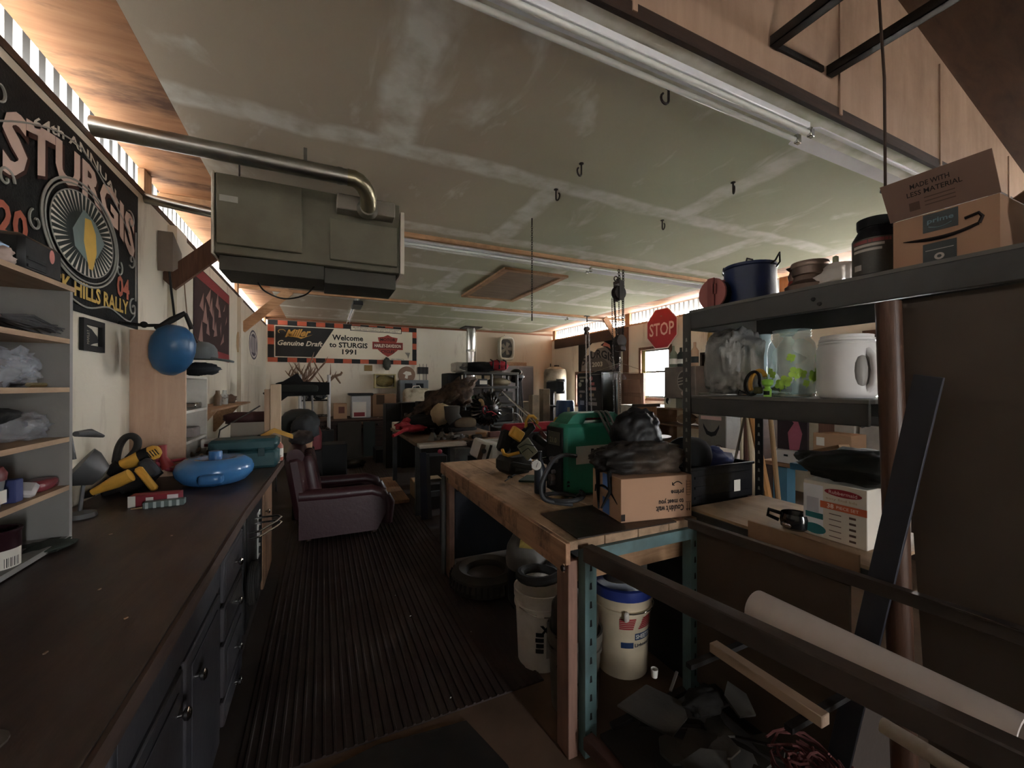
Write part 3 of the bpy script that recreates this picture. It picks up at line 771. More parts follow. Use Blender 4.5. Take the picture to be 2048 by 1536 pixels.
# tin can near camera
t = thing('paint_can', 'dark maroon paint can with white barcode label on the worktop', 'can', (-.85, 1.2, WZ+.001))
c_ = PZ(25, 1150, WZ); cx, cy = c_.x-.06, c_.y+.03
part(t, 'body', G().lathe([(.062, .0), (.064, .004), (.062, .008), (.062, .128), (.065, .132), (.065, .14), (.056, .14), (.055, .12), (0, .12)], (cx, cy, WZ+.001), 28), M((58, 26, 34), .35, .2))
part(t, 'label', G().lathe([(.0626, .02), (.0626, .08)], (cx, cy, WZ+.001), 10, None, False, 1, -.9, .2), paper)
g = G()
for i in range(9): g.lathe([(.0629, .026), (.0629, .055)], (cx, cy, WZ+.001), 1, None, False, 1, -.7+i*.08, -.7+i*.08+.02+.02*(i % 2))
part(t, 'barcode', g, inkblack)
solo('paint_rag', 'dark green rag beside the maroon paint can', 'rag', G().blob((cx+.02, cy+.2, WZ+.012), (.16, .22, .03), 15, .3, flat=-.9), M((40, 48, 40), .9))
solo('chalk_stub', 'pale chalk stub lying on the worktop near the paint can', 'chalk', G().bar(PZ(82, 1107, WZ+.006), PZ(104, 1098, WZ+.006), .012, .01, .002), paper)
# ---------------- second, tall box shelf further along
q0, q1, q2 = -1.118, -.83, 3.38
ts = thing('shelf_unit', 'pinkish plywood shelf unit on the far part of the worktop', 'shelf unit', (-.98, 3.66, WZ+.001))
part(ts, 'side_panel', G().bx(q0, q1, 3.38, 3.4, WZ+.001, 1.86), WOOD((206, 168, 140), (190, 150, 122), (8, 8, 1), 2, stain=(150, 112, 90), sf=.4))
part(ts, 'side_panel', G().bx(q0, q1, 3.93, 3.95, WZ+.001, 1.56), white_paint)
part(ts, 'back_panel', G().bx(q0, q0+.008, 3.401, 3.929, WZ+.001, 1.58), M((150, 144, 144), .7))
for z in (1.55, 1.31, 1.1): part(ts, 'shelf', G().bx(q0+.009, q1, 3.401, 3.929, z, z+.018), white_paint)
for i, (y, z, s, m_, nm, lb) in enumerate(((3.8, 1.33, .06, chrome, 'socket_set', 'shiny socket rail lying in the plywood shelf unit'), (3.75, 1.12, .1, M((130, 118, 116), .5), 'tin_box', 'dull tin box in the lower opening of the plywood shelf unit'))):
    solo(nm, lb, 'tool' if i == 0 else 'box', G().bx(-.95, -.85, y-.09, y+.09, z+.001, z+s*.7, .008), m_)
g = G()
for i in range(7): g.box((-.9+R.uniform(-.03, .05), 3.5+i*.06, 1.58+.012), (.03, .12, .024), eul(R.uniform(-.2, .2), 0, R.uniform(-1, 1)), .006)
solo('hand_tools', 'jumble of dark hand tools on top of the plywood shelf unit', 'tools', g, iron, kind='stuff')
# blue round float hanging at the shelf corner
bp = PY(345, 698, 3.22)
t = thing('blue_float', 'round blue plastic ball float hanging at the shelf unit corner', 'float', bp-Z_*.17)
part(t, 'ball', G().lathe([(r_*.68, z_*.98) for r_, z_ in ((0, -.175), (.06, -.165), (.12, -.13), (.16, -.07), (.172, 0), (.165, .06), (.13, .115), (.07, .15), (0, .155))], bp, 28, eul(.25, .2)), M((34, 88, 140), .35, dirt=.3, dc=(20, 46, 76)))
part(t, 'strap', G().tube([bp+V(-.08, -.02, .12), bp+V(.0, -.02, .18), bp+V(.07, -.02, .23)], [.012, .02, .014], 8).tube([bp+V(.02, -.02, .19), bp+V(.07, -.02, .22), bp+V(.1, -.01, .13)], .014, 8), rubber)
part(t, 'hook', G().tube([V(XL+.001, bp.y, bp.z+.15), bp+V(-.13, 0, .14), bp+V(-.07, 0, .145), bp+V(0, 0, .14)], .01, 8).sq(bp+V(-.14, 0, .145), (.04, .04, .04), 1), inkblack)
cp_ = PY(402, 716, 3.6)
solo('ball_cap', 'grey cap perched on the far shelf unit behind the blue float', 'cap', G().sq(cp_+V(0, 0, .02), (.2, .22, .2), .8, None, 16, lambda p: V(p.x, p.y, max(p.z, -.03))).box(cp_+V(.12, 0, -.01), (.14, .16, .015), eul(0, .15), .005), M((92, 98, 100), .9))
solo('dark_holster', 'dark leather holster behind the blue float', 'holster', G().bar(PY(376, 670, 3.55), PY(405, 715, 3.55), .07, .06, .02), M((56, 34, 28), .6))
solo('tool_pouch', 'black tool pouch under the grey cap', 'pouch', G().blob(PY(402, 738, 3.62), (.24, .2, .09), 21, .3), M((30, 34, 40), .7))
# long wall shelf
sh = thing('wall_shelf', 'long narrow wall shelf past the shelf unit with junk on it', 'shelf', (-1.0, 5.0, 1.28))
part(sh, 'board', G().bx(XL+.002, -.82, 4.02, 6.0, 1.28, 1.3), tan_wood)
for y in (4.5, 5.6): part(sh, 'bracket', G().prism([(0, 0), (.24, 0), (.24, -.02), (.02, -.3), (0, -.3)], (XL+.002, y, 1.28), X_, Z_, .03), tan_wood)
for i in range(9):
    u = 428+i*14; p = PX(u, 812, -.97); y = p.y
    if y > 5.9: break
    nm, m_, lb = (('oil_bottle', M((90, 66, 40), .4), 'brown bottle'), ('glass_jar', CLEAR('jar_glass_%d' % i, (190, 190, 186), .4, .1), 'small glass jar'), ('rag', M((98, 72, 56), .9), 'brown rag'))[i % 3]
    ords = ('first', 'second', 'third')[i//3]
    if nm == 'rag': solo(nm, ords+' brown rag along the wall shelf', 'rag', G().blob((-.96, y, 1.3+.045), (.14, .2, .1), 30+i, .4, flat=-.9), m_)
    else: solo(nm, ords+' '+lb+' along the wall shelf', nm.split('_')[1], G().lathe([(.035, 0), (.036, .09), (.02, .12), (.018, .15), (0, .15)], (-.94, y, 1.301), 14), m_)
# ---------------- things on the worktop
dp = PZ(423, 968, WZ); dx, dy, dz = -.60, 3.05, WZ+.001
t = thing('drain_container', 'round sky blue plastic drain container lying on the worktop', 'container', (dx, dy, dz))
part(t, 'body', G().lathe([(0, .012), (.09, .012), (.1, 0), (.13, 0), (.17, .02), (.2, .06), (.205, .09), (.19, .13), (.15, .155), (.09, .15), (.07, .142), (0, .142)], (dx, dy, dz), 36), M((52, 120, 190), .22, dirt=.2, dc=(36, 90, 150), spec=.6))
part(t, 'cap', G().lathe([(.036, .14), (.036, .19), (.032, .195), (0, .195)], (dx, dy, dz), 10), M((44, 108, 176), .35))
part(t, 'spout', G().sq((dx+.02, dy-.2, dz+.06), (.12, .1, .06), .5), M((44, 108, 176), .3))
t = thing('tool_case', 'dark teal plastic tool case on the worktop behind the blue container', 'case', (-.5, 3.52, WZ+.001))
tm = M((40, 84, 90), .45, dirt=.3, dc=(30, 50, 56))
part(t, 'body', G().bx(-.72, -.3, 3.42, 3.64, WZ+.001, WZ+.13, .02), tm)
part(t, 'lid', G().bx(-.72, -.3, 3.42, 3.64, WZ+.131, WZ+.215, .02), tm)
for x in (-.62, -.4): part(t, 'latch', G().bx(x-.02, x+.02, 3.412, 3.42, WZ+.09, WZ+.15, .002), M((30, 60, 64), .4))
# reciprocating saw / drill pile
def sawp(u, v, Y=2.95): return PY(u, v, Y)
t = thing('corded_saw', 'yellow and black reciprocating saw lying nose up on the worktop', 'power tool', sawp(280, 960))
b0, b1 = sawp(245, 930), sawp(312, 903)
part(t, 'motor_housing', G().tube([b0, b0+(b1-b0)*.5, b1, b1+(b1-b0)*.12], [.03, .042, .04, .024], 14), yellow_pl)
for k_ in range(4): part(t, 'vent_slot', G().bar(b0+(b1-b0)*(.9+.07*k_)+V(-.012, -.043+.003*k_, .012), b0+(b1-b0)*(.9+.07*k_)+V(.008, -.043+.003*k_, -.02), .004, .004), inkblack)
part(t, 'vent_band', G().tube([b0+(b1-b0)*.55, b0+(b1-b0)*.85], .043, 14), inkblack)
part(t, 'gear_nose', G().tube([b0-(b1-b0)*.35+V(0, 0, -.02), b0], [.03, .045], 12), inkblack)
part(t, 'cord', G().tube(smooth([sawp(232, 925), sawp(238, 895), sawp(250, 876), sawp(265, 872), sawp(276, 882), sawp(272, 900), sawp(256, 918)]), .018, 10), rubber)
t0_ = t
t = thing('cordless_drill', 'yellow cordless drill with grey foot lying under the yellow saw', 'power tool', sawp(270, 985, 2.8))
b0, b1 = sawp(185, 985, 2.75), sawp(262, 950, 2.75)
part(t, 'body', G().tube([b0, b0+(b1-b0)*.3, b0+(b1-b0)*.6, b1], [.016, .024, .034, .034], 14), yellow_pl)
part(t, 'handle', G().bar(sawp(275, 935, 2.8), sawp(312, 980, 2.8), .032, .036, .01), yellow_pl)
part(t, 'chuck', G().tube([b0-(b1-b0)*.25, b0], [.012, .022], 10), iron)
part(t, 'grip', G().bar(sawp(285, 920, 2.85), sawp(315, 950, 2.85), .05, .06, .015), M((50, 52, 56), .5))
q = PZ(288, 985, WZ)
def carton(label, c, sx, sy, sz, rot, m_, name='carton', cat='box', stripes=()):
    t = thing(name, label, cat, c, rot)
    part(t, 'body', G().box((0, 0, sz/2), (sx, sy, sz), None, .003), m_, world=False)
    for i, (nm, x0_, x1_, z0_, z1_, mm) in enumerate(stripes):
        part(t, nm, G().flat([(x0_, z0_), (x1_, z0_), (x1_, z1_), (x0_, z1_)], (-sx/2, -sy/2-.0012, 0), X_, Z_), mm, world=False)
    return t
carton('small red and white carton in front of the yellow saw', (-.76, 2.62, WZ+.001), .2, .07, .055, -.05, M((150, 34, 48), .6), stripes=(('print', .0, .03, .0, .055, paper), ('print', .07, .1, .012, .044, paper), ('print', .155, .2, .004, .05, M((224, 214, 216), .6))))
carton('flat grey green striped packet before the red carton', (-.71, 2.56, WZ+.001), .16, .045, .03, .05, M((96, 112, 110), .6), 'packet', 'packet', [('print', i*.03+.01, i*.03+.022, 0, .03, M((170, 186, 184), .6)) for i in range(5)])
solo('red_nozzle', 'red plastic nozzle sticking up beside the yellow saw', 'nozzle', G().tube([sawp(325, 890, 3.1), sawp(327, 915, 3.1), sawp(338, 935, 3.1)], [.022, .02, .035], 12), M((150, 34, 34), .5))
solo('red_grips', 'red handled pliers behind the blue container', 'pliers', G().tube([sawp(313, 925, 3.2), sawp(335, 938, 3.2), sawp(350, 940, 3.2)], .014, 8).tube([sawp(313, 920, 3.2), sawp(345, 922, 3.2), sawp(372, 918, 3.2)], .01, 8), M((150, 40, 60), .5))
solo('oily_rags', 'dark oily rag heap behind the yellow saw', 'rags', G().blob((-1.0, 3.1, WZ+.05), (.2, .5, .12), 41, .4, flat=-.85), M((34, 28, 26), .95))
# clamp lamp behind the bookcase
lp = PX(172, 938, -.98)
t = thing('desk_lamp', 'grey clamp lamp with round shade behind the bookcase', 'lamp', (lp.x, lp.y, WZ+.001))
lpm = M((82, 82, 84), .45, .2)
part(t, 'shade', G().lathe([(.02, -.07), (.05, -.06), (.085, .0), (.09, .03)], lp, 20, eul(.3, -.9)), lpm)
part(t, 'arm', G().tube([lp+V(-.03, -.02, .05), lp+V(-.06, -.03, .3), lp+V(-.05, -.03, .42)], .008, 8), lpm)
part(t, 'base', G().lathe([(.06, 0), (.055, .02), (.01, .03)], (lp.x-.02, lp.y, WZ+.001), 16).tube([(lp.x-.02, lp.y, WZ+.02), lp], .008, 8), lpm)
part(t, 'switch_arm', G().tube([PX(152, 868, -.98), PX(180, 866, -.98), PX(206, 872, -.98)], [.012, .02, .008], 10), lpm)
# coffee of hardware at the float
g = G()
for i in range(26):
    p = V(-.74+R.uniform(-.08, .06), 3.3+R.uniform(-.1, .25), WZ+.02+R.random()*.12)
    g.lathe([(.012, 0), (.014, .03), (.008, .05)], p, 7, eul(R.uniform(-1, 1), R.uniform(-1, 1)))
solo('hardware_heap', 'heap of brass fittings and sockets beside the teal case', 'fittings', g, M((120, 96, 72), .35, .7), kind='stuff')
# ---------------- framed fin picture, flags, plaques
p0, p1 = PX(162, 634, XL+.01), PX(205, 706, XL+.01)
yA, yB, zA, zB = p0.y, p1.y, p1.z, p0.z
t = thing('fin_sign', 'black framed sign with a dark fin cutout hung under the big black flag', 'sign', (XL+.01, (yA+yB)/2, zA))
for b in ((yA, yA+.03, zA, zB), (yB-.03, yB, zA, zB), (yA+.03, yB-.03, zA, zA+.03), (yA+.03, yB-.03, zB-.03, zB)):
    part(t, 'frame_bar', G().bx(XL+.002, XL+.02, *b), inkblack)
w_, h_ = yB-yA-.06, zB-zA-.06
part(t, 'fin', G().prism([(0, 0), (0, h_*.95), (w_*.4, h_*.8), (w_*.75, h_*.5), (w_*.85, h_*.2), (w_*.5, h_*.1), (w_*.3, 0)], (XL+.006, yA+.03, zA+.03), Y_, Z_, .008), inkblack)
part(t, 'lettering', G().text('HARLEY', (XL+.0155, yA+.05, zA+.03+h_*.4), Z_, -Y_, w=h_*.7, h=.03), M((150, 140, 120), .7))

fx = XL+.008; fy0, fy1, fz0, fz1 = 2.08, 3.5, 1.87, 2.755
fl = thing('rally_flag', 'large black rally flag with eagle medallion on the left wall', 'flag', (XL+.005, 2.8, fz0))
part(fl, 'cloth', G().grid(lambda u, v: V(fx-.003+.0025*math.sin(u*9+v*3), fy0+(fy1-fy0)*u, fz0+(fz1-fz0)*v), 40, 20), M((20, 19, 19), .9, bump=.3, bsc=80))
cy, cz = 2.82, 2.27; F = fx+.004
sal = M((206, 172, 156), .85); crm = M((200, 190, 176), .85); gold = M((190, 150, 60), .85); teal = M((112, 130, 128), .85); oran = M((176, 84, 60), .85); gry = M((150, 148, 140), .85)
def arch(b0, t0, sag, hw):
    return lambda x, y: (x, (y+.5)*(t0-b0*1.0) + b0 - sag*(x/hw)**2)
def wp(x, y):
    q_ = (x/.58)**2; lo = 2.475-.17*q_; hi = 2.66-.085*q_ + 0*y
    return (x, lo+(hi-lo)*(y+.5)-2.5)
O = (F, cy, 2.5)
g = G().text('STURGIS', O, Y_, Z_, h=1, w=1.2, bold=.035, warp=wp); g2 = G().text('STURGIS', (F-.001, cy+.012, 2.49), Y_, Z_, h=1, w=1.22, bold=.06, warp=wp)
part(fl, 'lettering', g, sal); part(fl, 'lettering_shadow', g2, M((70, 34, 26), .9))
part(fl, 'lettering', G().text('64th ANNUAL', (F, cy-.02, 2.70), Y_, Z_, h=.05, w=.8, bold=.02, warp=lambda x, y: (x, y-.12*(x/.45)**2+.005)), crm)
part(fl, 'lettering', G().text('BLACK HILLS RALLY', (F, cy+.02, 1.985), Y_, Z_, h=.085, w=.98, bold=.03), gold)
part(fl, 'lettering', G().text('20', (F, 2.28, 2.14), Y_, Z_, h=.14, bold=.03), oran)
part(fl, 'lettering', G().text('04', (F, 3.26, 2.10), Y_, Z_, h=.13, bold=.03), oran)
g = G()
for (a, b, rr) in ((.36, .255, .006), (.335, .235, .004), (.30, .205, .003)): g.tube([(F, cy+a*math.cos(k*.1309), cz+b*math.sin(k*.1309)) for k in range(48)], rr, 5, closed=True)
def spiral(y, z, s, r0, turns, dr=1):
    return [(F, y+dr*r0*(1-k/26)*math.cos(s+k/26*turns*6.28), z+r0*(1-k/26)*math.sin(s+k/26*turns*6.28)) for k in range(24)]
for (y, z, s, r0, tn, dr) in ((3.4, 2.0, 1.5, .06, 1.4, 1), (3.38, 2.3, 4, .05, 1.3, 1), (3.36, 2.55, 1, .06, 1.2, -1), (2.2, 2.0, 1, .06, 1.3, 1), (2.24, 2.3, 0, .05, 1.2, 1), (3.2, 2.2, 2, .05, 1.2, -1), (2.42, 2.2, 2, .05, 1.2, 1), (2.2, 2.62, 2, .07, 1.3, 1)):
    g.tube(spiral(y, z, s, r0, tn, dr), .005, 5)
g.tube([(F, 2.2+.04*k, 1.925-.02*math.sin(k*.5)) for k in range(30)]+[(F, 3.42, 1.95), (F, 3.43, 2.0)], .005, 5)
g.tube([(F, 3.44-.0*k, 2.05+.05*k) for k in range(10)], .004, 5)
g.tube([(F, 2.2+.06*k, 2.70-.006*abs(k-9)**1.6) for k in range(20)], .004, 5)
part(fl, 'scroll_border', g, gry)
g = G()
for k in range(44):
    a = k/44*6.283
    g.flat([(.29*math.cos(a-.05), .2*math.sin(a-.05)), (.30*math.cos(a+.01), .205*math.sin(a+.01)), (.17*math.cos(a+.02), .11*math.sin(a+.02))], (F+.0005, cy, cz), Y_, Z_)
part(fl, 'eagle_feathers', g, crm)
part(fl, 'eagle_field', G().disc((F-.0002, cy, cz), Y_, Z_, .3, .21), M((40, 48, 46), .9))
part(fl, 'eagle_wing', G().flat([(-.12, .0), (-.02, .13), (.1, .1), (.2, .02), (.12, -.08), (.02, -.13), (-.1, -.08)], (F+.001, cy, cz), Y_, Z_), teal)
part(fl, 'eagle_beak', G().flat([(-.03, .09), (.03, .1), (.08, .04), (.09, -.06), (.05, -.16), (.01, -.16), (-.04, -.03)], (F+.002, cy+.02, cz), Y_, Z_), M((212, 164, 60), .85))
# red poster
p0 = PX(389, 545, XL); p1 = PX(458, 730, XL)
y0, y1, z0, z1 = 4.78, 6.4, 1.8, 2.68
t = thing('band_flag', 'dark maroon flag with pale figures on the left wall', 'flag', (XL+.004, 5.6, z0))
part(t, 'cloth', G().bx(XL+.002, XL+.006, y0, y1, z0, z1), M((56, 34, 34), .85))
part(t, 'red_border', G().bx(XL+.0062, XL+.007, y0, y1, z1-.12, z1-.01).bx(XL+.0062, XL+.007, y0, y1, z0, z0+.1), M((140, 40, 44), .85))
g = G()
for i in range(14):
    g = G().flat([(R.uniform(-.12, .0), R.uniform(-.1, 0)), (R.uniform(.02, .14), R.uniform(-.14, .0)), (R.uniform(0, .1), R.uniform(.05, .2))], (XL+.0078+i*.0001, y0+.2+i*.09, z0+.2+(i*37 % 50)/100), Y_, Z_)
    part(t, 'figure_print', g, M((150, 110, 100), .85))
t = thing('round_plaque', 'small round tan plaque on the left wall beyond the maroon flag', 'plaque', (XL+.01, 7.55, 2.0))
pp = PX(478, 686, XL+.004)
part(t, 'disc', G().lathe([(.2, 0), (.2, .02), (.15, .025), (0, .02)], (XL+.002, pp.y, pp.z), 24, eul(0, H)), M((180, 150, 112), .7))
part(t, 'ring', G().disc((XL+.028, pp.y, pp.z), Y_, Z_, .16, None, 24, .7), M((120, 92, 64), .7))
pp = PX(507, 690, XL+.004)
t = thing('emblem_poster', 'white poster with a dark round emblem near the back left corner', 'poster', (XL+.003, pp.y, 1.85))
part(t, 'sheet', G().bx(XL+.001, XL+.004, pp.y-.62, pp.y+.75, pp.z-.36, pp.z+.38), M((206, 196, 176), .85))
part(t, 'emblem', G().disc((XL+.005, pp.y, pp.z), Y_, Z_, .5, .26), M((70, 62, 80), .85))
g = G().disc((XL+.006, pp.y, pp.z), Y_, Z_, .44, .23, 28, .86)
for k in range(-2, 3): g.flat([(k*.13-.03, -.14), (k*.13+.03, -.14), (k*.13+.01, .14), (k*.13-.05, .14)], (XL+.006, pp.y, pp.z), Y_, Z_)
part(t, 'emblem_ring', g, M((190, 180, 176), .85))
# ---------------------------------------------------------------- back wall
def R2(u0, v0, u1, v1, Y):
    a, b = PY(u0, v0, Y), PY(u1, v1, Y)
    return min(a.x, b.x), max(a.x, b.x), min(a.z, b.z), max(a.z, b.z)
BY = YB-.004
bx0, bx1, bz0, bz1 = -1.09, 2.15, 2.02, 2.945
bn = thing('welcome_banner', 'long checkered banner welcoming riders to a 1991 rally on the back wall', 'banner', (.5, BY, bz0))
part(bn, 'vinyl', G().bx(bx0, bx1, BY-.004, BY, bz0, bz1), M((26, 25, 26), .5))
orange = M((214, 84, 48), .5, bump=0); cream = M((226, 214, 190), .55, var=.06, sc=2, dirt=.25, dc=(190, 170, 130))
by = BY-.0055
g = G(); nx = 17; w_ = (bx1-bx0)/nx
for i in range(nx):
    part(bn, 'check', G().flat([(0, 0), (w_, 0), (w_, .1), (0, .1)], (bx0+i*w_, by, bz1-.1 if i % 2 else bz0), X_, Z_), orange)
for i in range(4):
    hh = (bz1-bz0-.2)/5
    if i % 2 == 0:
        part(bn, 'check', G().flat([(0, 0), (.12, 0), (.12, hh), (0, hh)], (bx0, by, bz1-.105-hh*(i+1)), X_, Z_), orange)
        part(bn, 'check', G().flat([(0, 0), (.1, 0), (.1, hh), (0, hh)], (bx1-.1, by, bz1-.105-hh*(i+1)), X_, Z_), orange)
px0, px1, pz0, pz1 = bx0+.125, bx1-.105, bz0+.105, bz1-.11
part(bn, 'cream_field', G().flat([(px0, pz0), (px1, pz0), (px1, pz1), (px0, pz1)], (0, by-.0005, 0), X_, Z_), cream)
part(bn, 'black_field', G().flat([(px0+.02, pz0+.02), (-.16, pz0+.02), (.24, pz1-.02), (px0+.02, pz1-.02)], (0, by-.001, 0), X_, Z_), M((30, 28, 28), .5))
yt = by-.0016
goldp = M((214, 150, 50), .5, bump=0)
g = G().text('Miller', (-.50, yt, 2.68), X_+Z_*.09, Z_, h=.17, w=.52, bold=.035, shear=.45)
g.tube([(-.82+.07*math.cos(k*.5), yt, 2.70+.045*math.sin(k*.5)) for k in range(9)], .008, 5)
g.flat([(-.72, 2.60), (-.5, 2.575), (-.44, 2.55), (-.2, 2.66), (-.4, 2.59), (-.7, 2.62)], (0, yt, 0), X_, Z_)
part(bn, 'lettering', g, goldp)
part(bn, 'lettering', G().text('Genuine Draft', (-.45, yt, 2.45), X_, Z_, h=.115, w=.9, bold=.02, shear=.3), cream)
part(bn, 'lettering', G().text('Welcome', (.54, yt, 2.62), X_, Z_, h=.13, w=.68, bold=.03), inkblack)
part(bn, 'lettering', G().text('to STURGIS', (.56, yt, 2.45), X_, Z_, h=.125, w=.84, bold=.03), inkblack)
part(bn, 'lettering', G().text('1991', (.57, yt, 2.29), X_, Z_, h=.125, w=.31, bold=.03), inkblack)
hc = (1.45, 2.47)
redp = M((170, 52, 40), .55, bump=0)
sh_ = [(0, .27), (.1, .22), (.24, .2), (.22, .11), (.2, .09), (.22, -.02), (.24, -.1), (.12, -.2), (0, -.27), (-.12, -.2), (-.24, -.1), (-.22, -.02), (-.2, .09), (-.22, .11), (-.24, .2), (-.1, .22)]
part(bn, 'shield_print', G().flat([(a*.98, b) for a, b in sh_], (hc[0], yt, hc[1]), X_, Z_), redp)
part(bn, 'bar_print', G().flat([(-.36, -.09), (.36, -.09), (.36, .09), (-.36, .09)], (hc[0], yt-.0006, hc[1]+.0), X_, Z_), redp)
part(bn, 'bar_print', G().flat([(-.335, -.065), (.335, -.065), (.335, .065), (-.335, .065)], (hc[0], yt-.0009, hc[1]), X_, Z_), M((120, 30, 30), .55))
part(bn, 'lettering', G().text('HARLEY-DAVIDSON', (hc[0], yt-.0013, hc[1]), X_, Z_, h=.085, w=.63, bold=.03), cream)
part(bn, 'lettering', G().text('MOTOR', (hc[0], yt-.0012, hc[1]+.15), X_, Z_, h=.07, w=.36, bold=.03).text('CYCLES', (hc[0], yt-.0012, hc[1]-.14), X_, Z_, h=.07, w=.32, bold=.03), M((60, 22, 22), .6))
part(bn, 'strip', G().flat([(.59, 2.80), (1.78, 2.78), (1.78, 2.905), (.59, 2.925)], (0, yt, 0), X_, Z_), inkblack)
part(bn, 'strip', G().flat([(.61, 2.815), (1.765, 2.795), (1.765, 2.89), (.61, 2.91)], (0, yt-.0005, 0), X_, Z_), cream)
part(bn, 'lettering', G().text('MILLER BREWING COMPANY SUPPORTS SAFE RIDING', (1.19, yt-.001, 2.875), X_-Z_*.017, Z_, h=.026, w=1.08, bold=.02).text('PLEASE RIDE CAREFULLY AND DRIVE SAFELY', (1.19, yt-.001, 2.83), X_-Z_*.017, Z_, h=.026, w=1.0, bold=.02), M((90, 84, 80), .6))
part(bn, 'corner_mark', G().flat([(0, .1), (.13, .1), (.08, -.06), (.065, .02)], (1.86, yt, 2.22), X_, Z_), M((130, 122, 112), .6))
part(bn, 'lettering', G().text('NEW STRENGTH', (1.68, yt, 2.145), X_, Z_, h=.03, w=.32, bold=.02), M((90, 84, 80), .6))
# stove pipe
sp = PY(942, 700, 9.9)
t = thing('stove_pipe', 'shiny double wall stove pipe rising to the ceiling at the back wall', 'pipe', (sp.x, 9.9, 1.55))
part(t, 'pipe', G().tube([(sp.x, 9.9, 1.5), (sp.x, 9.9, 2.4)], .125, 20).tube([(sp.x, 9.9, 2.41), (sp.x, 9.9, 2.985)], .125, 20), chrome)
part(t, 'joint_band', G().tube([(sp.x, 9.9, 2.36), (sp.x, 9.9, 2.42)], .1275, 20), galv)
part(t, 'ceiling_collar', G().box((sp.x, 9.9, 2.985), (.46, .46, .02), None, .003), iron)
st = thing('wood_stove', 'black wood stove under the shiny stove pipe', 'stove', (sp.x, 9.85, 0))
part(st, 'body', G().bx(sp.x-.35, sp.x+.35, 9.5, 10.2, .3, 1.5, .02), iron)
for a in (-1, 1):
    for b in (-1, 1): part(st, 'leg', G().bx(sp.x+a*.3-.03, sp.x+a*.3+.03, 9.85+b*.3-.03, 9.85+b*.3+.03, 0, .3), iron)
part(st, 'door', G().bx(sp.x-.2, sp.x+.2, 9.475, 9.499, .6, 1.1, .01), black_pl)
# box fan
x0, x1, z0, z1 = R2(1000, 677, 1026, 717, 10.1)
fx_, fz_ = (x0+x1)/2, (z0+z1)/2
t = thing('box_fan', 'rounded box fan hung high on the back wall', 'fan', (fx_, 10.12, z0))
fr = G(); n = 20
loop = [(fx_+.2*math.copysign(abs(math.cos(k/n*6.283))**.4, math.cos(k/n*6.283)), 10.08, fz_+.29*math.copysign(abs(math.sin(k/n*6.283))**.4, math.sin(k/n*6.283))) for k in range(n)]
part(t, 'frame', G().tube(loop, .035, 8, closed=True).tube([(a, b+.1, c) for a, b, c in loop], .035, 8, closed=True), M((190, 180, 160), .5))
part(t, 'grille', G().disc((fx_, 10.15, fz_), X_, Z_, .2, .28), M((46, 40, 34), .6))
for k in range(5):
    c_, s_ = math.cos(k*1.257), math.sin(k*1.257)
    part(t, 'blade', G().prism([(0, -.02), (.16, -.06), (.18, .05), (0, .02)], (fx_, 10.12, fz_), V(c_, 0, s_), V(-s_, .2, c_), .006), M((110, 96, 80), .5))
part(t, 'handle', G().tube([(fx_-.08, 10.08, fz_+.31), (fx_-.05, 10.08, fz_+.35), (fx_+.05, 10.08, fz_+.35), (fx_+.08, 10.08, fz_+.31)], .01, 6), white_paint)
part(t, 'cord', G().tube([(fx_, 10.2, fz_+.34), (fx_, 10.25, 2.9)], .005, 5), iron)
# grey locker and board on it
x0, x1, z0, z1 = R2(1004, 731, 1067, 800, 9.7)
t = thing('metal_locker', 'grey metal locker cabinet by the back wall under the fan', 'locker', ((x0+x1)/2, 9.95, 0))
part(t, 'body', G().bx(x0, x1, 9.7, 10.2, 0, z1, .006), M((132, 124, 122), .5, .1))
for i in range(2): part(t, 'door', G().bx(x0+.03+i*(x1-x0)/2, x0-.01+(i+1)*(x1-x0)/2, 9.688, 9.699, .1, z1-.04, .003), M((112, 104, 106), .5, .1))
solo('plank_offcut', 'short tan plank lying on the grey locker', 'plank', G().bx(x0+.15, x0+.75, 9.75, 9.95, z1+.001, z1+.1, .004), tan_wood)
# tank and reel
p = PY(1110, 735, 9.3)
t = thing('air_tank', 'tall grey upright air tank in the back right corner', 'tank', (p.x, 9.3, 0))
part(t, 'shell', G().lathe([(.25, .05), (.3, .1), (.3, p.z-.14), (.27, p.z-.05), (.16, p.z), (.15, p.z+.02), (0, p.z+.02)], (p.x, 9.3, 0), 24), M((150, 136, 114), .5, .1, dirt=.6))
part(t, 'foot_ring', G().tube([(p.x, 9.3, 0), (p.x, 9.3, .06)], .24, 20), iron)
part(t, 'valve', G().tube([(p.x-.14, 9.3, p.z-.02), (p.x-.14, 9.3, p.z+.1)], .012, 6).bx(p.x-.02, p.x+.12, 9.27, 9.33, p.z+.02, p.z+.06, .01), iron)
p = PY(1120, 703, 10.2)
t = thing('wall_reel', 'round black reel on the back wall with a drooping wire', 'reel', p)
part(t, 'reel', G().lathe([(.06, -.03), (.13, -.02), (.13, .02), (.06, .03)], p, 18, eul(H)), inkblack)
part(t, 'wire', G().tube([p, p+V(.08, -.03, -.35), p+V(.15, -.05, -.8)], .008, 5), inkblack)
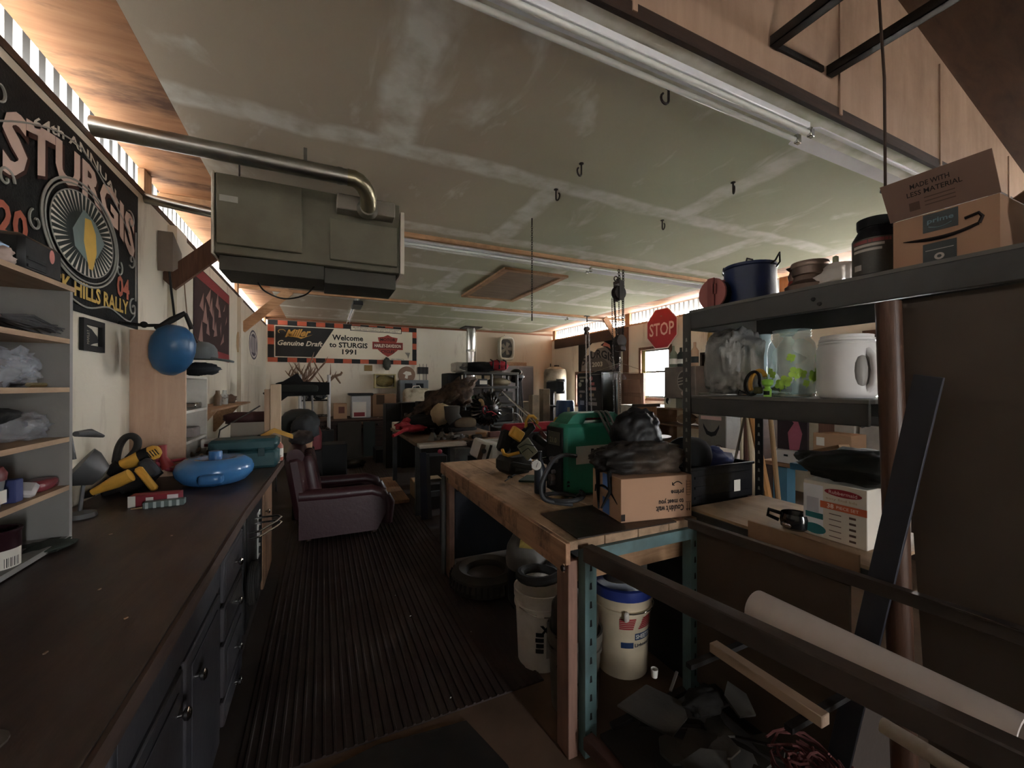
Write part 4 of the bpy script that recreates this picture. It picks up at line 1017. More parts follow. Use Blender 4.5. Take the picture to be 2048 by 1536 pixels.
# right-corner machine and blue drum
p = PY(1108, 795, 8.6)
t = thing('drill_press', 'dark machine with stacked motor housings before the grey tank', 'machine', (p.x, 8.6, 0))
part(t, 'base', G().bx(p.x-.3, p.x+.3, 8.35, 8.85, 0, .08, .01), iron)
part(t, 'column', G().tube([(p.x, 8.7, .08), (p.x, 8.7, 1.5)], .06, 12), iron)
part(t, 'head', G().bx(p.x-.12, p.x+.14, 8.3, 8.8, 1.35, 1.62, .04), M((44, 46, 48), .5))
part(t, 'motor', G().tube([(p.x+.2, 8.6, 1.3), (p.x+.2, 8.6, 1.66)], .12, 14), M((36, 38, 42), .5))
part(t, 'table', G().box((p.x, 8.5, 1.0), (.36, .36, .04), None, .01), iron)
p = PY(1130, 815, 8.1)
t = thing('blue_drum', 'blue plastic drum standing before the black sticker fridge', 'drum', (p.x, 8.1, 0))
part(t, 'shell', G().lathe([(.2, 0), (.22, .03), (.22, .4), (.23, .42), (.22, .44), (.22, .8), (.23, .82), (.22, .84), (.21, 1.1), (.19, 1.15), (0, 1.15)], (p.x, 8.1, 0), 24), M((34, 66, 116), .4, dirt=.3))
part(t, 'sticker', G().lathe([(.2215, .9), (.2215, 1.0)], (p.x, 8.1, 0), 4, None, False, 1, -1.9, -1.6), M((150, 140, 110), .7))
p = PY(1080, 820, 8.8)
for i, (u, lb, hgt) in enumerate(((1068, 'grey brown cinder post standing left of the dark machine', 1.28), (1089, 'pale stack post standing against the dark machine', 1.42))):
    q = PY(u, 830, 8.25)
    solo('stone_post', lb, 'post', G().bx(q.x-.09, q.x+.09, 8.15, 8.35, 0, hgt, .008), M((146, 130, 108), .8, dirt=.4))
q = PY(1052, 825, 8.7)
solo('parts_washer', 'beige tin box on the floor before the grey locker', 'box', G().bx(q.x-.3, q.x+.28, 8.5, 8.9, 0, 1.12, .02), M((132, 120, 100), .6, dirt=.5))
# dresser along the back wall
x0, x1, z0, z1 = R2(628, 836, 770, 952, 9.3)
zt_ = .78
t = thing('long_dresser', 'long dark wooden dresser along the back wall', 'dresser', ((x0+x1)/2, 9.7, 0))
part(t, 'carcass', G().bx(x0, x1, 9.3, 10.25, 0, zt_-.03), dark_wood)
part(t, 'top_board', G().bx(x0-.05, x1+.05, 9.26, 10.28, zt_-.029, zt_, .004), WOOD((104, 70, 52), (78, 52, 38), (1, 8, 8), 2))
for i in range(5):
    a = x0+.06+i*(x1-x0-.06)/5
    d = part(t, 'drawer', G().bx(a, a+(x1-x0)/5-.06, 9.28, 9.299, zt_-.2, zt_-.06, .004), WOOD((150, 118, 92), (120, 90, 66), (1, 8, 8), 2) if i in (2, 3) else dark_wood)
    part(d, 'knob', G().lathe([(.02, 0), (.025, .02), (0, .03)], (a+(x1-x0)/10-.03, 9.279, zt_-.13), 8, eul(H)), iron)
for i, (u0, u1, vt, vb, m_, lb) in enumerate(((676, 724, 852, 946, M((58, 50, 40), .8), 'tall dark board leaning against the long dresser'), (728, 752, 856, 944, M((36, 44, 40), .8), 'narrow dark green board leaning beside the taller board'))):
    a, b, c, d = R2(u0, vt, u1, vb, 9.0)
    solo('leaning_board', lb, 'board', G().box(((a+b)/2, 9.12, .36), (b-a, .02, .74), eul(-.12)), m_)
# things on the dresser
x0, x1, z0, z1 = R2(667, 810, 694, 836, 9.5)
carton('small tan carton with dark seal on the long dresser', ((x0+x1)/2, 9.62, zt_+.001), x1-x0, .3, .33, 0, cardboard, stripes=[('seal', .1, .22, .12, .26, M((110, 60, 50), .8))])
x0, x1, z0, z1 = R2(702, 788, 742, 836, 9.5)
t = thing('storage_tote', 'clear tote with black lid and a red white label on the long dresser', 'tote', ((x0+x1)/2, 9.7, zt_))
part(t, 'body', G().bx(x0, x1, 9.5, 9.9, zt_+.001, zt_+.5, .02), M((170, 168, 168), .3))
part(t, 'lid', G().bx(x0-.05, x1+.05, 9.46, 9.94, zt_+.501, zt_+.55, .015), black_pl)
part(t, 'label', G().bx(x0+.03, x1-.1, 9.494, 9.499, zt_+.02, zt_+.36), paper)
part(t, 'label_print', G().bx(x0+.06, x1-.13, 9.4925, 9.4935, zt_+.04, zt_+.13), M((150, 40, 50), .6))
x0, x1, z0, z1 = R2(744, 797, 790, 840, 9.95)
carton('large plain carton standing behind the clear tote', ((x0+x1)/2, 10.0, zt_+.001), x1-x0, .4, z1-z0, 0, M((170, 126, 92), .85), stripes=[('drawing', .08, .26, .28, .5, M((96, 70, 50), .8))])
# wall-hung bits
x0, x1, z0, z1 = R2(748, 748, 790, 776, 10.2)
t = thing('wire_crate', 'yellowed crate of odds hung on the back wall below the banner', 'crate', ((x0+x1)/2, 10.2, z0))
ym = M((190, 176, 120), .7, dirt=.4)
for b in ((x0, x1, z0, z0+.03), (x0, x1, z1-.03, z1), (x0, x0+.03, z0+.03, z1-.03), (x1-.03, x1, z0+.03, z1-.03)):
    part(t, 'rim_bar', G().bx(b[0], b[1], 10.06, 10.28, b[2], b[3]), ym)
part(t, 'contents', G().blob(((x0+x1)/2, 10.2, (z0+z1)/2), (x1-x0-.06, .12, z1-z0-.06), 51, .25), M((140, 124, 70), .8, var=.5, sc=20))
x0, x1, z0, z1 = R2(798, 737, 829, 762, 10.28)
t = thing('round_sign', 'round brown sign with white emblem on the back wall', 'sign', ((x0+x1)/2, 10.29, z0))
part(t, 'disc', G().lathe([(.21, 0), (.21, .012), (0, .012)], ((x0+x1)/2, 10.298, (z0+z1)/2), 24, eul(H)), M((150, 112, 92), .7))
part(t, 'emblem', G().flat([(-.1, .03), (-.02, .09), (.1, .07), (.12, 0), (.03, -.02), (.02, -.1), (-.05, -.08), (-.03, 0)], ((x0+x1)/2, 10.284, (z0+z1)/2), X_, Z_), paper)
x0, x1, z0, z1 = R2(836, 734, 857, 748, 10.25)
t = thing('pan_rack', 'dark sooty grille hung on the white back wall', 'grille', ((x0+x1)/2, 10.27, z0))
part(t, 'plate', G().bx(x0, x1, 10.27, 10.295, z0, z1), M((64, 62, 62), .6, dirt=.6))
for i in range(3): part(t, 'hanging_rod', G().tube([(x0+.04+i*.09, 10.265, z1+.08), (x0+.04+i*.09, 10.265, z0-.2)], .006, 5), iron)
x0, x1, z0, z1 = R2(800, 760, 857, 790, 9.9)
t = thing('grey_console', 'grey metal console with two dark windows near the back wall', 'console', ((x0+x1)/2, 10.0, 0))
part(t, 'body', G().bx(x0, x1, 9.9, 10.25, 0, z1, .01), M((126, 134, 140), .5, .1))
for a in (.17, .56): part(t, 'window', G().bx(x0+(x1-x0)*a, x0+(x1-x0)*(a+.26), 9.89, 9.899, z1-.3, z1-.08, .003), M((40, 44, 50), .3))
x0, x1, z0, z1 = R2(806, 776, 861, 812, 9.4)
t = thing('old_suitcase', 'stained white suitcase with rounded corners before the grey console', 'suitcase', ((x0+x1)/2, 9.4, z0))
part(t, 'shell', G().sq(((x0+x1)/2, 9.42, z1-.36), (x1-x0, .24, .72), .3, None, 20), M((196, 186, 160), .6, dirt=1, dc=(110, 84, 50), sc=9))
part(t, 'handle', G().tube([((x0+x1)/2-.1, 9.42, z1-.005), ((x0+x1)/2-.08, 9.42, z1+.04), ((x0+x1)/2+.06, 9.42, z1+.05), ((x0+x1)/2+.09, 9.42, z1-.005)], .012, 6), paper)
solo('suitcase_stand', 'dark crate stack under the stained suitcase', 'crate', G().bx(x0-.2, x1+.1, 9.2, 9.7, 0, z1-.721, .01), M((40, 34, 30), .8))
x0, x1, z0, z1 = R2(758, 728, 780, 742, 10.2)
for i, (u, v, m_, lb) in enumerate(((737, 736, M((150, 116, 60), .7), 'small gold plate on the back wall'), (773, 728, M((70, 72, 62), .7), 'small dark cap hung under the banner'))):
    a, b, c, d = R2(u-8, v-6 if i == 0 else v-12, u+8, v+6 if i == 0 else v+12, 10.25)
    solo('wall_plate' if i == 0 else 'dark_hat', lb, 'plate' if i == 0 else 'cap', G().bx(a, b, 10.28, 10.297, c, d, .005) if i == 0 else G().blob(((a+b)/2, 10.2, (c+d)/2), (b-a, .14, d-c), 55, .3), m_)
# ---------------- antlers, rack, folded chair
p0 = PY(612, 770, 8.75)
t = thing('wire_rack', 'tall white wire rack holding antlers near the back left corner', 'rack', (p0.x, 8.95, 0))
x0, x1, z0, z1 = R2(600, 770, 658, 832, 8.75)
for xx in (x0, x1):
    for yy in (8.75, 9.15): part(t, 'post', G().tube([(xx, yy, 0), (xx, yy, z1+.2)], .03, 8), M((190, 188, 190), .4))
for z in (z0, (z0+z1)/2, z1-.04):
    g = G()
    for i in range(9): g.tube([(x0+(x1-x0)*i/8, 8.75, z), (x0+(x1-x0)*i/8, 9.15, z)], .006, 5)
    for yy in (8.75, 9.15): g.tube([(x0, yy, z), (x1, yy, z)], .01, 6)
    part(t, 'wire_shelf', g, iron)
antm = M((134, 100, 76), .6, sc=12)
def antler(c, ln, az, el_, seed, label):
    r = random.Random(seed); g = G(); d = V(math.cos(az)*math.cos(el_), .25*math.sin(az), math.sin(el_)).normalized()
    pts = []; p = Vector(c); dd = d.copy(); rad = []
    for k in range(9):
        pts.append(p.copy()); rad.append(.03*(1-k/10)); p = p+dd*ln/8; dd = (dd+Z_*.12+X_*r.uniform(-.1, .1)).normalized()
    g.tube(pts, rad, 7)
    for k in (2, 3, 5, 6):
        q = pts[k]; e = (Z_*r.uniform(.5, 1)+X_*r.uniform(-.8, .8)+Y_*r.uniform(-.5, .2)).normalized()
        L = r.uniform(.14, .3)
        g.tube([q, q+e*L*.5+d*.02, q+e*L+Z_*.05], [.018, .013, .003], 6)
    return solo('antler', label, 'antler', g, antm, 'antlers heaped on the wire rack')
ant = [(584, 764, .5, .2, .3, 'lowest antler reaching left on the wire rack'), (592, 758, .5, .3, .7, 'steep forked antler near the middle of the wire rack'), (612, 760, .55, .3, .8, 'upright antler with the tallest tine on the wire rack'), (606, 762, .42, 3.0, .4, 'antler curving back towards the left wall'), (634, 766, .4, .2, .3, 'pale antler poking out right of the wire rack'), (626, 762, .5, 2.6, .6, 'short antler crossing behind the upright one'), (600, 764, .46, .9, .5, 'thin antler lying deep in the pile over the camp chair'), (618, 766, .4, 2.2, .4, 'bent antler under the upright one')]
for i, (u, v, ln, az, el_, w) in enumerate(ant): antler(PY(u, v+8, 8.78+.045*i), ln, az, el_, i+3, w)
t = thing('crooked_branch', 'long crooked branch with a hooked tip pointing right from the antlers', 'branch', PY(645, 772, 8.95))
part(t, 'wood', G().tube([PY(u, v, 8.95) for u, v in ((632, 782), (640, 776), (656, 764), (668, 753), (674, 751), (681, 749), (684, 745), (682, 743))], [.035, .03, .03, .028, .026, .024, .02, .01], 8).tube([PY(671, 752, 8.95), PY(676, 760, 8.95), PY(681, 767, 8.95)], [.025, .022, .015], 6), antm)
# dark folded camping chair in front
def cpt(u, v, Y=6.6): return PY(u, v, Y)
t = thing('camp_chair', 'black folding camp chair hanging over clutter near the left wall', 'chair', cpt(585, 830))
part(t, 'sling', G().prism([(0, 0), (.42, .28), (.5, .16), (.84, .15), (.84, -.03), (.3, -.05), (.14, -.18)], cpt(527, 786), X_, Z_, .1), black_cloth)
part(t, 'back_cloth', G().blob(cpt(580, 772, 6.7), (.4, .2, .14), 61, .2), M((30, 34, 28), .9))
part(t, 'armrest', G().sq(cpt(598, 777, 6.5), (.5, .12, .11), .4), M((36, 38, 34), .9))
for (u, v) in ((545, 800), (608, 790), (624, 785)): part(t, 'tube_leg', G().tube([cpt(u, v, 6.62), V(cpt(u, v, 6.62).x+.05, 6.62, 0)], .014, 8), M((130, 128, 130), .35, .6))
g = G()
for i in range(14): g.box((x0+.08+(x1-x0-.16)*R.random(), 8.8+R.random()*.3, (z0+z1)/2+.06+R.random()*.12), (.12, .1, .1), eul(R.random(), R.random(), R.random()), .01)
solo('shiny_parts', 'jumble of shiny parts on the wire rack shelf', 'parts', g, M((120, 120, 122), .25, .8), kind='stuff')
# ---------------------------------------------------------------- between worktop end and back: armchair, clutter
lea = M((66, 26, 34), .42, dirt=.5, dc=(60, 30, 34), sc=4, bump=.15, spec=.5)
t = thing('armchair', 'burgundy leather armchair with worn arms at the end of the worktop', 'armchair', (.2, 4.62, 0))
part(t, 'base', G().bx(-.16, .52, 4.34, 4.9, .06, .24, .03), lea)
part(t, 'seat_cushion', G().sq((.2, 4.62, .3), (.66, .5, .16), .35), lea)
for y in (4.32, 4.92):
    a = part(t, 'arm', G().prism([(-.2, .05), (.5, .05), (.58, .2), (.6, .34), (.52, .44), (.3, .43), (0, .445), (-.2, .47)], (0, y+.05, 0), X_, Z_, .1).tube([(-.2, y, .45), (.1, y, .44), (.45, y, .44), (.55, y, .40), (.59, y, .32)], [.062, .062, .06, .06, .05], 12), lea)
    part(a, 'front_roll', G().tube([(.6, y, .1), (.62, y, .3), (.585, y, .38)], [.055, .06, .05], 12), lea)
part(t, 'backrest', G().box((-.2, 4.62, .52), (.16, .68, .64), eul(0, -.16), .05), lea)
for i in range(4): part(t, 'back_channel', G().sq((-.09+.0, 4.40+i*.147, .56), (.12, .15, .56), .5, eul(0, -.16)), lea)
part(t, 'top_roll', G().tube([(-.23, 4.3, .83), (-.24, 4.62, .86), (-.23, 4.94, .83)], .075, 12), lea)
for x in (-.12, .48):
    for y in (4.36, 4.88): part(t, 'foot', G().lathe([(.025, 0), (.03, .06)], (x, y, 0), 10), dark_wood)
solo('coat', 'dark coat with shiny lining thrown over the armchair back', 'coat', G().blob((-.2, 4.72, .96), (.22, .5, .14), 71, .3, flat=-.8, fold=.15), M((54, 48, 50), .5))
# standing boards at the end of the worktop
def e(u, v, Y=4.35): return PY(u, v, Y)
x0, x1, z0, z1 = R2(553, 790, 578, 925, 3.95)
solo('upright_plank', 'pale upright plank standing at the far end of the worktop', 'plank', G().bx(-.375, -.3, 3.71, 3.74, WZ+.001, 1.51, .003), WOOD((206, 178, 146), (184, 152, 120), (10, 10, 1), 3))
x0, x1, z0, z1 = R2(547, 797, 562, 860, 4.02)
solo('short_plank', 'shorter plank standing behind the pale upright plank', 'plank', G().bx(-.42, -.345, 3.75, 3.775, WZ+.001, 1.47, .003), WOOD((190, 156, 124), (170, 134, 104), (10, 10, 1), 3))
a, b = e(581, 888, 5.15), e(625, 888, 5.15)
solo('flat_tan_box', 'flat tan box balanced on the clutter behind the armchair', 'box', G().bx(a.x, b.x, 5.08, 5.3, a.z-.055, a.z+.045, .012), M((206, 160, 124), .8))
solo('box_stack', 'dark stack of cases under the flat tan box', 'cases', G().bx(a.x+.02, b.x+.02, 5.09, 5.28, .0, a.z-.056, .01), M((46, 44, 46), .7))
solo('red_can', 'small shiny red can on the clutter before the black camp chair', 'can', G().lathe([(.03, 0), (.034, .01), (.034, .09), (.02, .1), (0, .1)], V(e(588, 880, 5.2).x, 5.2, a.z+.046), 16), M((140, 40, 40), .3, .3))
solo('grey_bundle', 'dark grey bundle on the clutter behind the flat tan box', 'bundle', G().blob(e(612, 855, 5.2), (.3, .3, .3), 72, .3), M((50, 54, 58), .7))
solo('dome_helmet', 'dark green domed cover behind the upright plank', 'cover', G().sq(e(600, 845, 5.6), (.42, .36, .34), .8), M((44, 52, 52), .6))
solo('red_jug', 'dusty red plastic jug standing before the long dresser', 'jug', G().lathe([(.07, 0), (.08, .02), (.08, .2), (.05, .28), (.035, .3), (.035, .34), (0, .34)], e(630, 882, 5.6)-Z_*.1, 14), M((130, 50, 60), .6))
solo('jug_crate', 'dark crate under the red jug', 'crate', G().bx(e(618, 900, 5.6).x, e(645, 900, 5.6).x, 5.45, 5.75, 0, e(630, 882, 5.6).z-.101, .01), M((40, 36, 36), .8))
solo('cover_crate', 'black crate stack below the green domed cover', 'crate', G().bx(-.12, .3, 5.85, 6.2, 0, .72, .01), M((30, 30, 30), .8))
p0 = PY(522, 868, 3.75)
t = thing('yellow_clamp', 'yellow bent clamp lying over the teal case', 'clamp', p0)
part(t, 'jaw', G().prism([(0, 0), (.11, .06), (.24, .0), (.24, -.03), (.11, .025), (.02, -.03)], PY(517, 872, 3.72), X_, Z_, .04), yellow_pl)
part(t, 'pad', G().box(PY(519, 874, 3.70), (.03, .05, .03), None, .005), inkblack)
t = thing('spray_bottle', 'small red capped bottle with white label by the upright plank', 'bottle', PY(556, 872, 3.7))
bb = PY(557, 872, 3.72); bb.z = WZ+.001
part(t, 'body', G().lathe([(.032, 0), (.035, .01), (.035, .12), (.015, .15)], bb, 16), M((176, 90, 70), .4))
part(t, 'label', G().lathe([(.0355, .03), (.0355, .1)], bb, 16, None, False), paper)
part(t, 'cap', G().lathe([(.018, .15), (.018, .19), (0, .19)], bb, 12), M((90, 30, 26), .4))
# papers spilling from the worktop end
g = G()
for i in range(7): g.box((WX-.03+R.uniform(-.02, .03), 3.70+R.uniform(-.05, .08), WZ+.003+i*.014), (.12, .16, .010), eul(R.uniform(-.03, .03), R.uniform(-.03, .03), R.uniform(-.6, .6)))
solo('paper_pile', 'ragged pile of papers at the corner of the worktop', 'papers', g, M((170, 152, 140), .85, var=.3), kind='stuff')
solo('propped_panel', 'grey panel propped behind the teal case against the wall', 'panel', G().box((PY(500, 858, 3.74).x, 3.76, 1.06), (.26, .015, .3), eul(-.05, .0)), M((132, 122, 108), .7))
solo('angle_rod', 'thin rod leaning over the far end of the worktop', 'rod', G().tube([V(PY(428, 868, 3.75).x, 3.75, WZ+.006), PY(440, 860, 3.78), PY(520, 812, 4.05)], .006, 6), iron)
solo('hanging_leather', 'dark red leather roll below the wall shelf', 'leather', G().blob(PY(500, 838, 4.4), (.42, .16, .14), 73, .25), M((70, 32, 34), .6))
t = carton('small white carton with red writing on the far worktop', PY(425, 886, 3.72)-Z_*.03, .13, .08, .06, .1, paper, stripes=[('print', .02, .11, .01, .03, M((140, 40, 40), .6))])
# ---------------------------------------------------------------- middle: table saw bench and its load
def qq(u, v, Y): return PY(u, v, Y)
TZ = .85
t = thing('saw_bench', 'loaded table saw bench with pale metal front rail in the middle of the shop', 'bench', (1.5, 5.4, 0))
part(t, 'top_board', G().bx(.95, 2.15, 4.62, 6.45, TZ-.04, TZ, .004), WOOD((150, 112, 80), (112, 80, 56), (1, 8, 8), 2, stain=(70, 48, 34), sf=.6))
part(t, 'front_rail', G().bx(.97, 1.52, 4.5, 4.61, TZ-.045, TZ-.004, .004).bx(.97, 1.52, 4.48, 4.5, TZ-.05, TZ-.03, .003), M((206, 198, 190), .35, .5))
part(t, 'front_rail', G().bx(1.72, 2.1, 4.5, 4.61, TZ-.045, TZ-.004, .004), M((206, 198, 190), .35, .5))
lm = M((92, 98, 104), .5, .2, dirt=.5)
for (x, y) in ((1.0, 4.7), (1.0, 6.35), (2.08, 4.7), (2.08, 6.35)): part(t, 'leg', G().bx(x-.03, x+.03, y-.03, y+.03, 0, TZ-.041), lm)
part(t, 'stretcher', G().bx(1.0, 2.08, 4.68, 4.72, .2, .26), lm)
t = thing('table_saw', 'grey blue table saw base with pink knob under the loaded bench', 'saw', (1.6, 4.5, 0))
sb = M((110, 118, 122), .5, .1, dirt=.6)
part(t, 'cabinet', G().bx(1.35, 1.98, 4.40, 4.61, .5, TZ-.06, .01), sb)
for (x, y) in ((1.36, 4.3), (1.97, 4.3), (1.36, 4.62), (1.97, 4.62)): part(t, 'leg', G().bar((x+(-.05 if x < 1.6 else .05), y+(-.05 if y < 4.4 else .0), 0), (x, y, .52), .05, .04, .003), M((150, 152, 152), .5, .2, dirt=.5))
part(t, 'foot_rail', G().bx(1.3, 2.03, 4.235, 4.275, .1, .16), M((150, 152, 152), .5, .2, dirt=.5))
part(t, 'knob', G().sq(qq(880, 903, 4.28), (.05, .05, .05), 1), M((196, 60, 90), .4))
part(t, 'nameplate', G().bx(1.5, 1.8, 4.392, 4.399, .6, .7), inkblack)
t = thing('stud_planks', '', 'planks')
bpy.data.objects.remove(t)
for i, (u0, v0, u1, v1, m_, lb) in enumerate(((846, 905, 822, 1003, M((52, 54, 74), .7), 'dark blue plank leaning against the saw bench'), (852, 908, 832, 1005, M((70, 66, 70), .7), 'grey plank leaning beside the dark blue one'))):
    a = qq(u0, v0, 4.56); b = PZ(u1, v1, .01); b.z = .0; b.y = min(b.y, 4.5)
    solo('leaning_plank', lb, 'plank', G().bar(b+V(0, 0, .01), a, .07, .02, 0, Y_), m_)
solo('floor_pallet', 'low plywood board lying on the floor under the saw bench', 'board', G().bx(.72, 1.0, 5.2, 6.6, .02, .06), tan_wood)
for y in (5.3, 6.4): pass
solo('floor_crate', 'pale box on the floor beyond the saw bench legs', 'box', G().bx(1.1, 1.5, 5.3, 5.7, .0, .22, .01), M((170, 140, 100), .8))
solo('foil_scrap', 'bright foil scrap on the floor by the saw legs', 'scrap', G().blob(PZ(836, 1000, .0)+V(0, 0, .02), (.06, .05, .04), 80, .5), chrome)
# load on the bench
T = TZ+.001
cam_m = M((84, 62, 46), .9, var=.8, sc=18, dirt=.9, dc=(30, 22, 18), bump=.4)
solo('camo_jacket', 'mottled brown hunting jacket heaped on the saw bench', 'jacket', G().blob(qq(885, 800, 5.7), (1.0, .5, .28), 81, .3, 3, 44, rot=eul(0, -.55), fold=.3).blob(qq(915, 790, 5.6), (.4, .36, .32), 82, .3, n=36, fold=.3), cam_m)
solo('black_heap', 'heap of black clothing under the camouflage jacket', 'clothes', G().blob(V(1.55, 5.6, T+.13), (1.15, .7, .31), 83, .2, 2, 28, flat=-.8), black_cloth)
a = qq(882, 828, 5.0)
solo('tan_hood', 'tan leather welding hood stuffed on the saw bench', 'hood', G().blob(a, (.24, .2, .27), 84, .18, fold=.15), M((184, 158, 116), .8, dirt=.4))
a, b = qq(907, 812, 4.9), qq(930, 846, 4.86)
t = thing('work_boot', 'worn grey work boot with scuffed tan toe on the saw bench', 'boot', b)
part(t, 'shaft', G().tube([a+V(-.02, .0, .0), a+V(-.02, 0, -.12), b+V(-.12, 0, .02)], [.1, .095, .09], 14), M((64, 60, 56), .8))
part(t, 'toe', G().sq(b+V(.0, 0, -.0), (.3, .13, .15), .7), M((120, 98, 72), .8, dirt=.6))
part(t, 'sole', G().sq(b+V(-.03, 0, -.07), (.36, .14, .05), .4), inkblack)
c = qq(972, 818, 4.9)
t = thing('trash_bag_bundle', 'shiny black gathered bag bundle with red drawstrings on the saw bench', 'bag', c-Z_*.2)
g = G(); n = 48
prof = [(0, .0), (.05, -.03), (.1, -.02), (.17, .02), (.205, .1), (.19, .2), (.1, .26)]
vs_ = []; 
for j, (r, y) in enumerate(prof):
    for k_ in range(n):
        a_ = k_/n*6.283; rr = r*(1+(.10 if k_ % 2 else -.06)*min(1, j/2)+.05*noise.noise(V(math.cos(a_)*2, math.sin(a_)*2, j)))
        vs_.append(c+V(rr*math.cos(a_), y-.12, rr*math.sin(a_)))
g.add(vs_, [[j*n+k_, j*n+(k_+1) % n, (j+1)*n+(k_+1) % n, (j+1)*n+k_] for j in range(len(prof)-1) for k_ in range(n)])
part(t, 'bag', g, M((20, 18, 18), .22, bump=.3, spec=.6))
part(t, 'drawstring', G().tube([c+V(-.08+.03*math.cos(k*.6), -.18, .0+.05*math.sin(k*.6)) for k in range(9)], .007, 5).tube([c+V(-.06, -.16, -.03), c+V(0, -.19, -.02), c+V(.07, -.18, -.06), c+V(.02, -.17, -.07)], .007, 5), red_cloth)
part(t, 'tan_cuff', G().tube([c+V(-.13+.03*math.cos(k*.35), -.15, .05+.07*math.sin(k*.35)) for k in range(7)], .022, 8), M((160, 124, 76), .8))
solo('black_duffel', 'flat black duffel behind the boot on the saw bench', 'bag', G().blob(qq(935, 836, 5.15), (.4, .3, .2), 85, .2, flat=-.8), M((28, 27, 26), .8))
solo('red_strap', 'crumpled red cloth strap at the near corner of the saw bench', 'strap', G().blob(qq(806, 853, 5.3), (.2, .2, .1), 86, .4).blob(qq(828, 857, 5.1), (.3, .14, .09), 87, .4).tube([qq(786, 872, 4.9), qq(806, 862, 5.0), qq(822, 856, 5.1)], .02, 6).blob(qq(814, 843, 5.5), (.12, .1, .1), 88, .3), red_cloth)
solo('white_tile', 'small white slab under the red strap', 'slab', G().bx(.965, 1.14, 6.1, 6.42, T, T+.09, .006), M((196, 186, 172), .7))
for i, (u, v, Y, s, rz_, lb) in enumerate(((948, 862, 4.75, (.2, .05, .04), .5, 'tan wood offcut in front of the black bundle'), (962, 858, 4.8, (.14, .06, .06), -.3, 'rounded tan block next to the wood offcut'), (988, 868, 4.72, (.16, .06, .07), .2, 'dark red block at the bench rail'))):
    p = qq(u, v, Y); p.z = T+s[2]/2+.001
    solo('wood_block', lb, 'block', G().box(p, s, rz(rz_), .006), tan_wood if i < 2 else M((96, 50, 44), .7))
g = G()
for i in range(12): g.box(V(1.42+R.uniform(-.2, .25), 4.72+R.uniform(-.06, .1), T+.02+R.random()*.03), (R.uniform(.05, .14), .04, .03), eul(R.uniform(-.3, .3), R.uniform(-.3, .3), R.uniform(-2, 2)), .004)
solo('iron_scraps', 'grey iron scraps along the front of the saw bench', 'scrap', g, M((92, 84, 76), .6, .2), kind='stuff')
t = thing('bench_vise', 'small grey bench vise clamped at the front rail of the saw bench', 'vise', V(1.58, 4.55, T-.05))
part(t, 'body', G().bx(1.53, 1.63, 4.42, 4.6, T-.1, T-.005, .01), iron)
part(t, 'jaw', G().bx(1.52, 1.64, 4.38, 4.41, T-.06, T+.02, .004), iron)
part(t, 'screw_handle', G().tube([(1.58, 4.37, T-.07), (1.58, 4.3, T-.07)], .01, 8).tube([(1.52, 4.31, T-.07), (1.64, 4.31, T-.07)], .006, 6), chrome)
# white boxed radio / planer beyond wood bench
p = qq(970, 902, 4.05)
t = thing('white_appliance', 'tilted white appliance with dark dial panel beside the saw bench', 'appliance', V(p.x, 4.05, 0))
mt = eul(.1, .28, .1)
part(t, 'body', G().box(V(p.x+.08, 4.1, .78), (.34, .3, .2), mt, .02), M((206, 202, 196), .4))
part(t, 'dial_panel', G().box(V(p.x-.06, 3.945, .8), (.1, .012, .17), mt, .003), M((86, 62, 46), .5))
part(t, 'dial', G().lathe([(.025, 0), (.025, .02)], V(p.x-.06, 3.938, .82), 14, eul(H)), inkblack)
part(t, 'dark_edge', G().box(V(p.x+.0, 3.945, .785), (.03, .012, .19), mt, .002), inkblack)
part(t, 'stand', G().bx(p.x-.05, p.x+.2, 3.98, 4.22, 0, .68, .01), M((60, 60, 62), .6))
# clear dome and long red case behind the green welder
t = thing('clear_dome', 'clear plastic dome cover with bright edge beyond the workbench', 'cover', qq(1020, 850, 4.95))
c = qq(1016, 853, 4.95)
g = G()
g.grid(lambda u, v: c+V(-.16+.32*u-.05*v*(1-u)*0, (v-.5)*.26, .19*math.sin(math.pi*min(1, max(0, .12+.88*(u)))) ** .6), 14, 6)
part(t, 'shell', g, CLEAR('dome_plastic', (186, 186, 180), .45, .12))
part(t, 'bright_rim', G().tube([c+V(.03+.13*math.sin(k*.2), -.13, .19*math.cos(k*.2)) for k in range(8)], .006, 6), tube_white)
part(t, 'base_box', G().bx(c.x-.2, c.x+.14, 4.82, 5.08, T, c.z-.002, .01), M((70, 66, 62), .7))
a, b = qq(1006, 858, 3.9), qq(1118, 848, 3.9)
solo('long_red_case', 'long red canvas case lying behind the workbench tools', 'case', G().bar(V(a.x, 3.9, a.z), V(b.x, 3.9, a.z+.01), .14, .1, .03), red_cloth)
solo('case_stand', 'dark cabinet under the long red case', 'cabinet', G().bx(a.x+.17, b.x-.02, 3.83, 4.2, 0, a.z-.055, .01), M((44, 40, 38), .8))
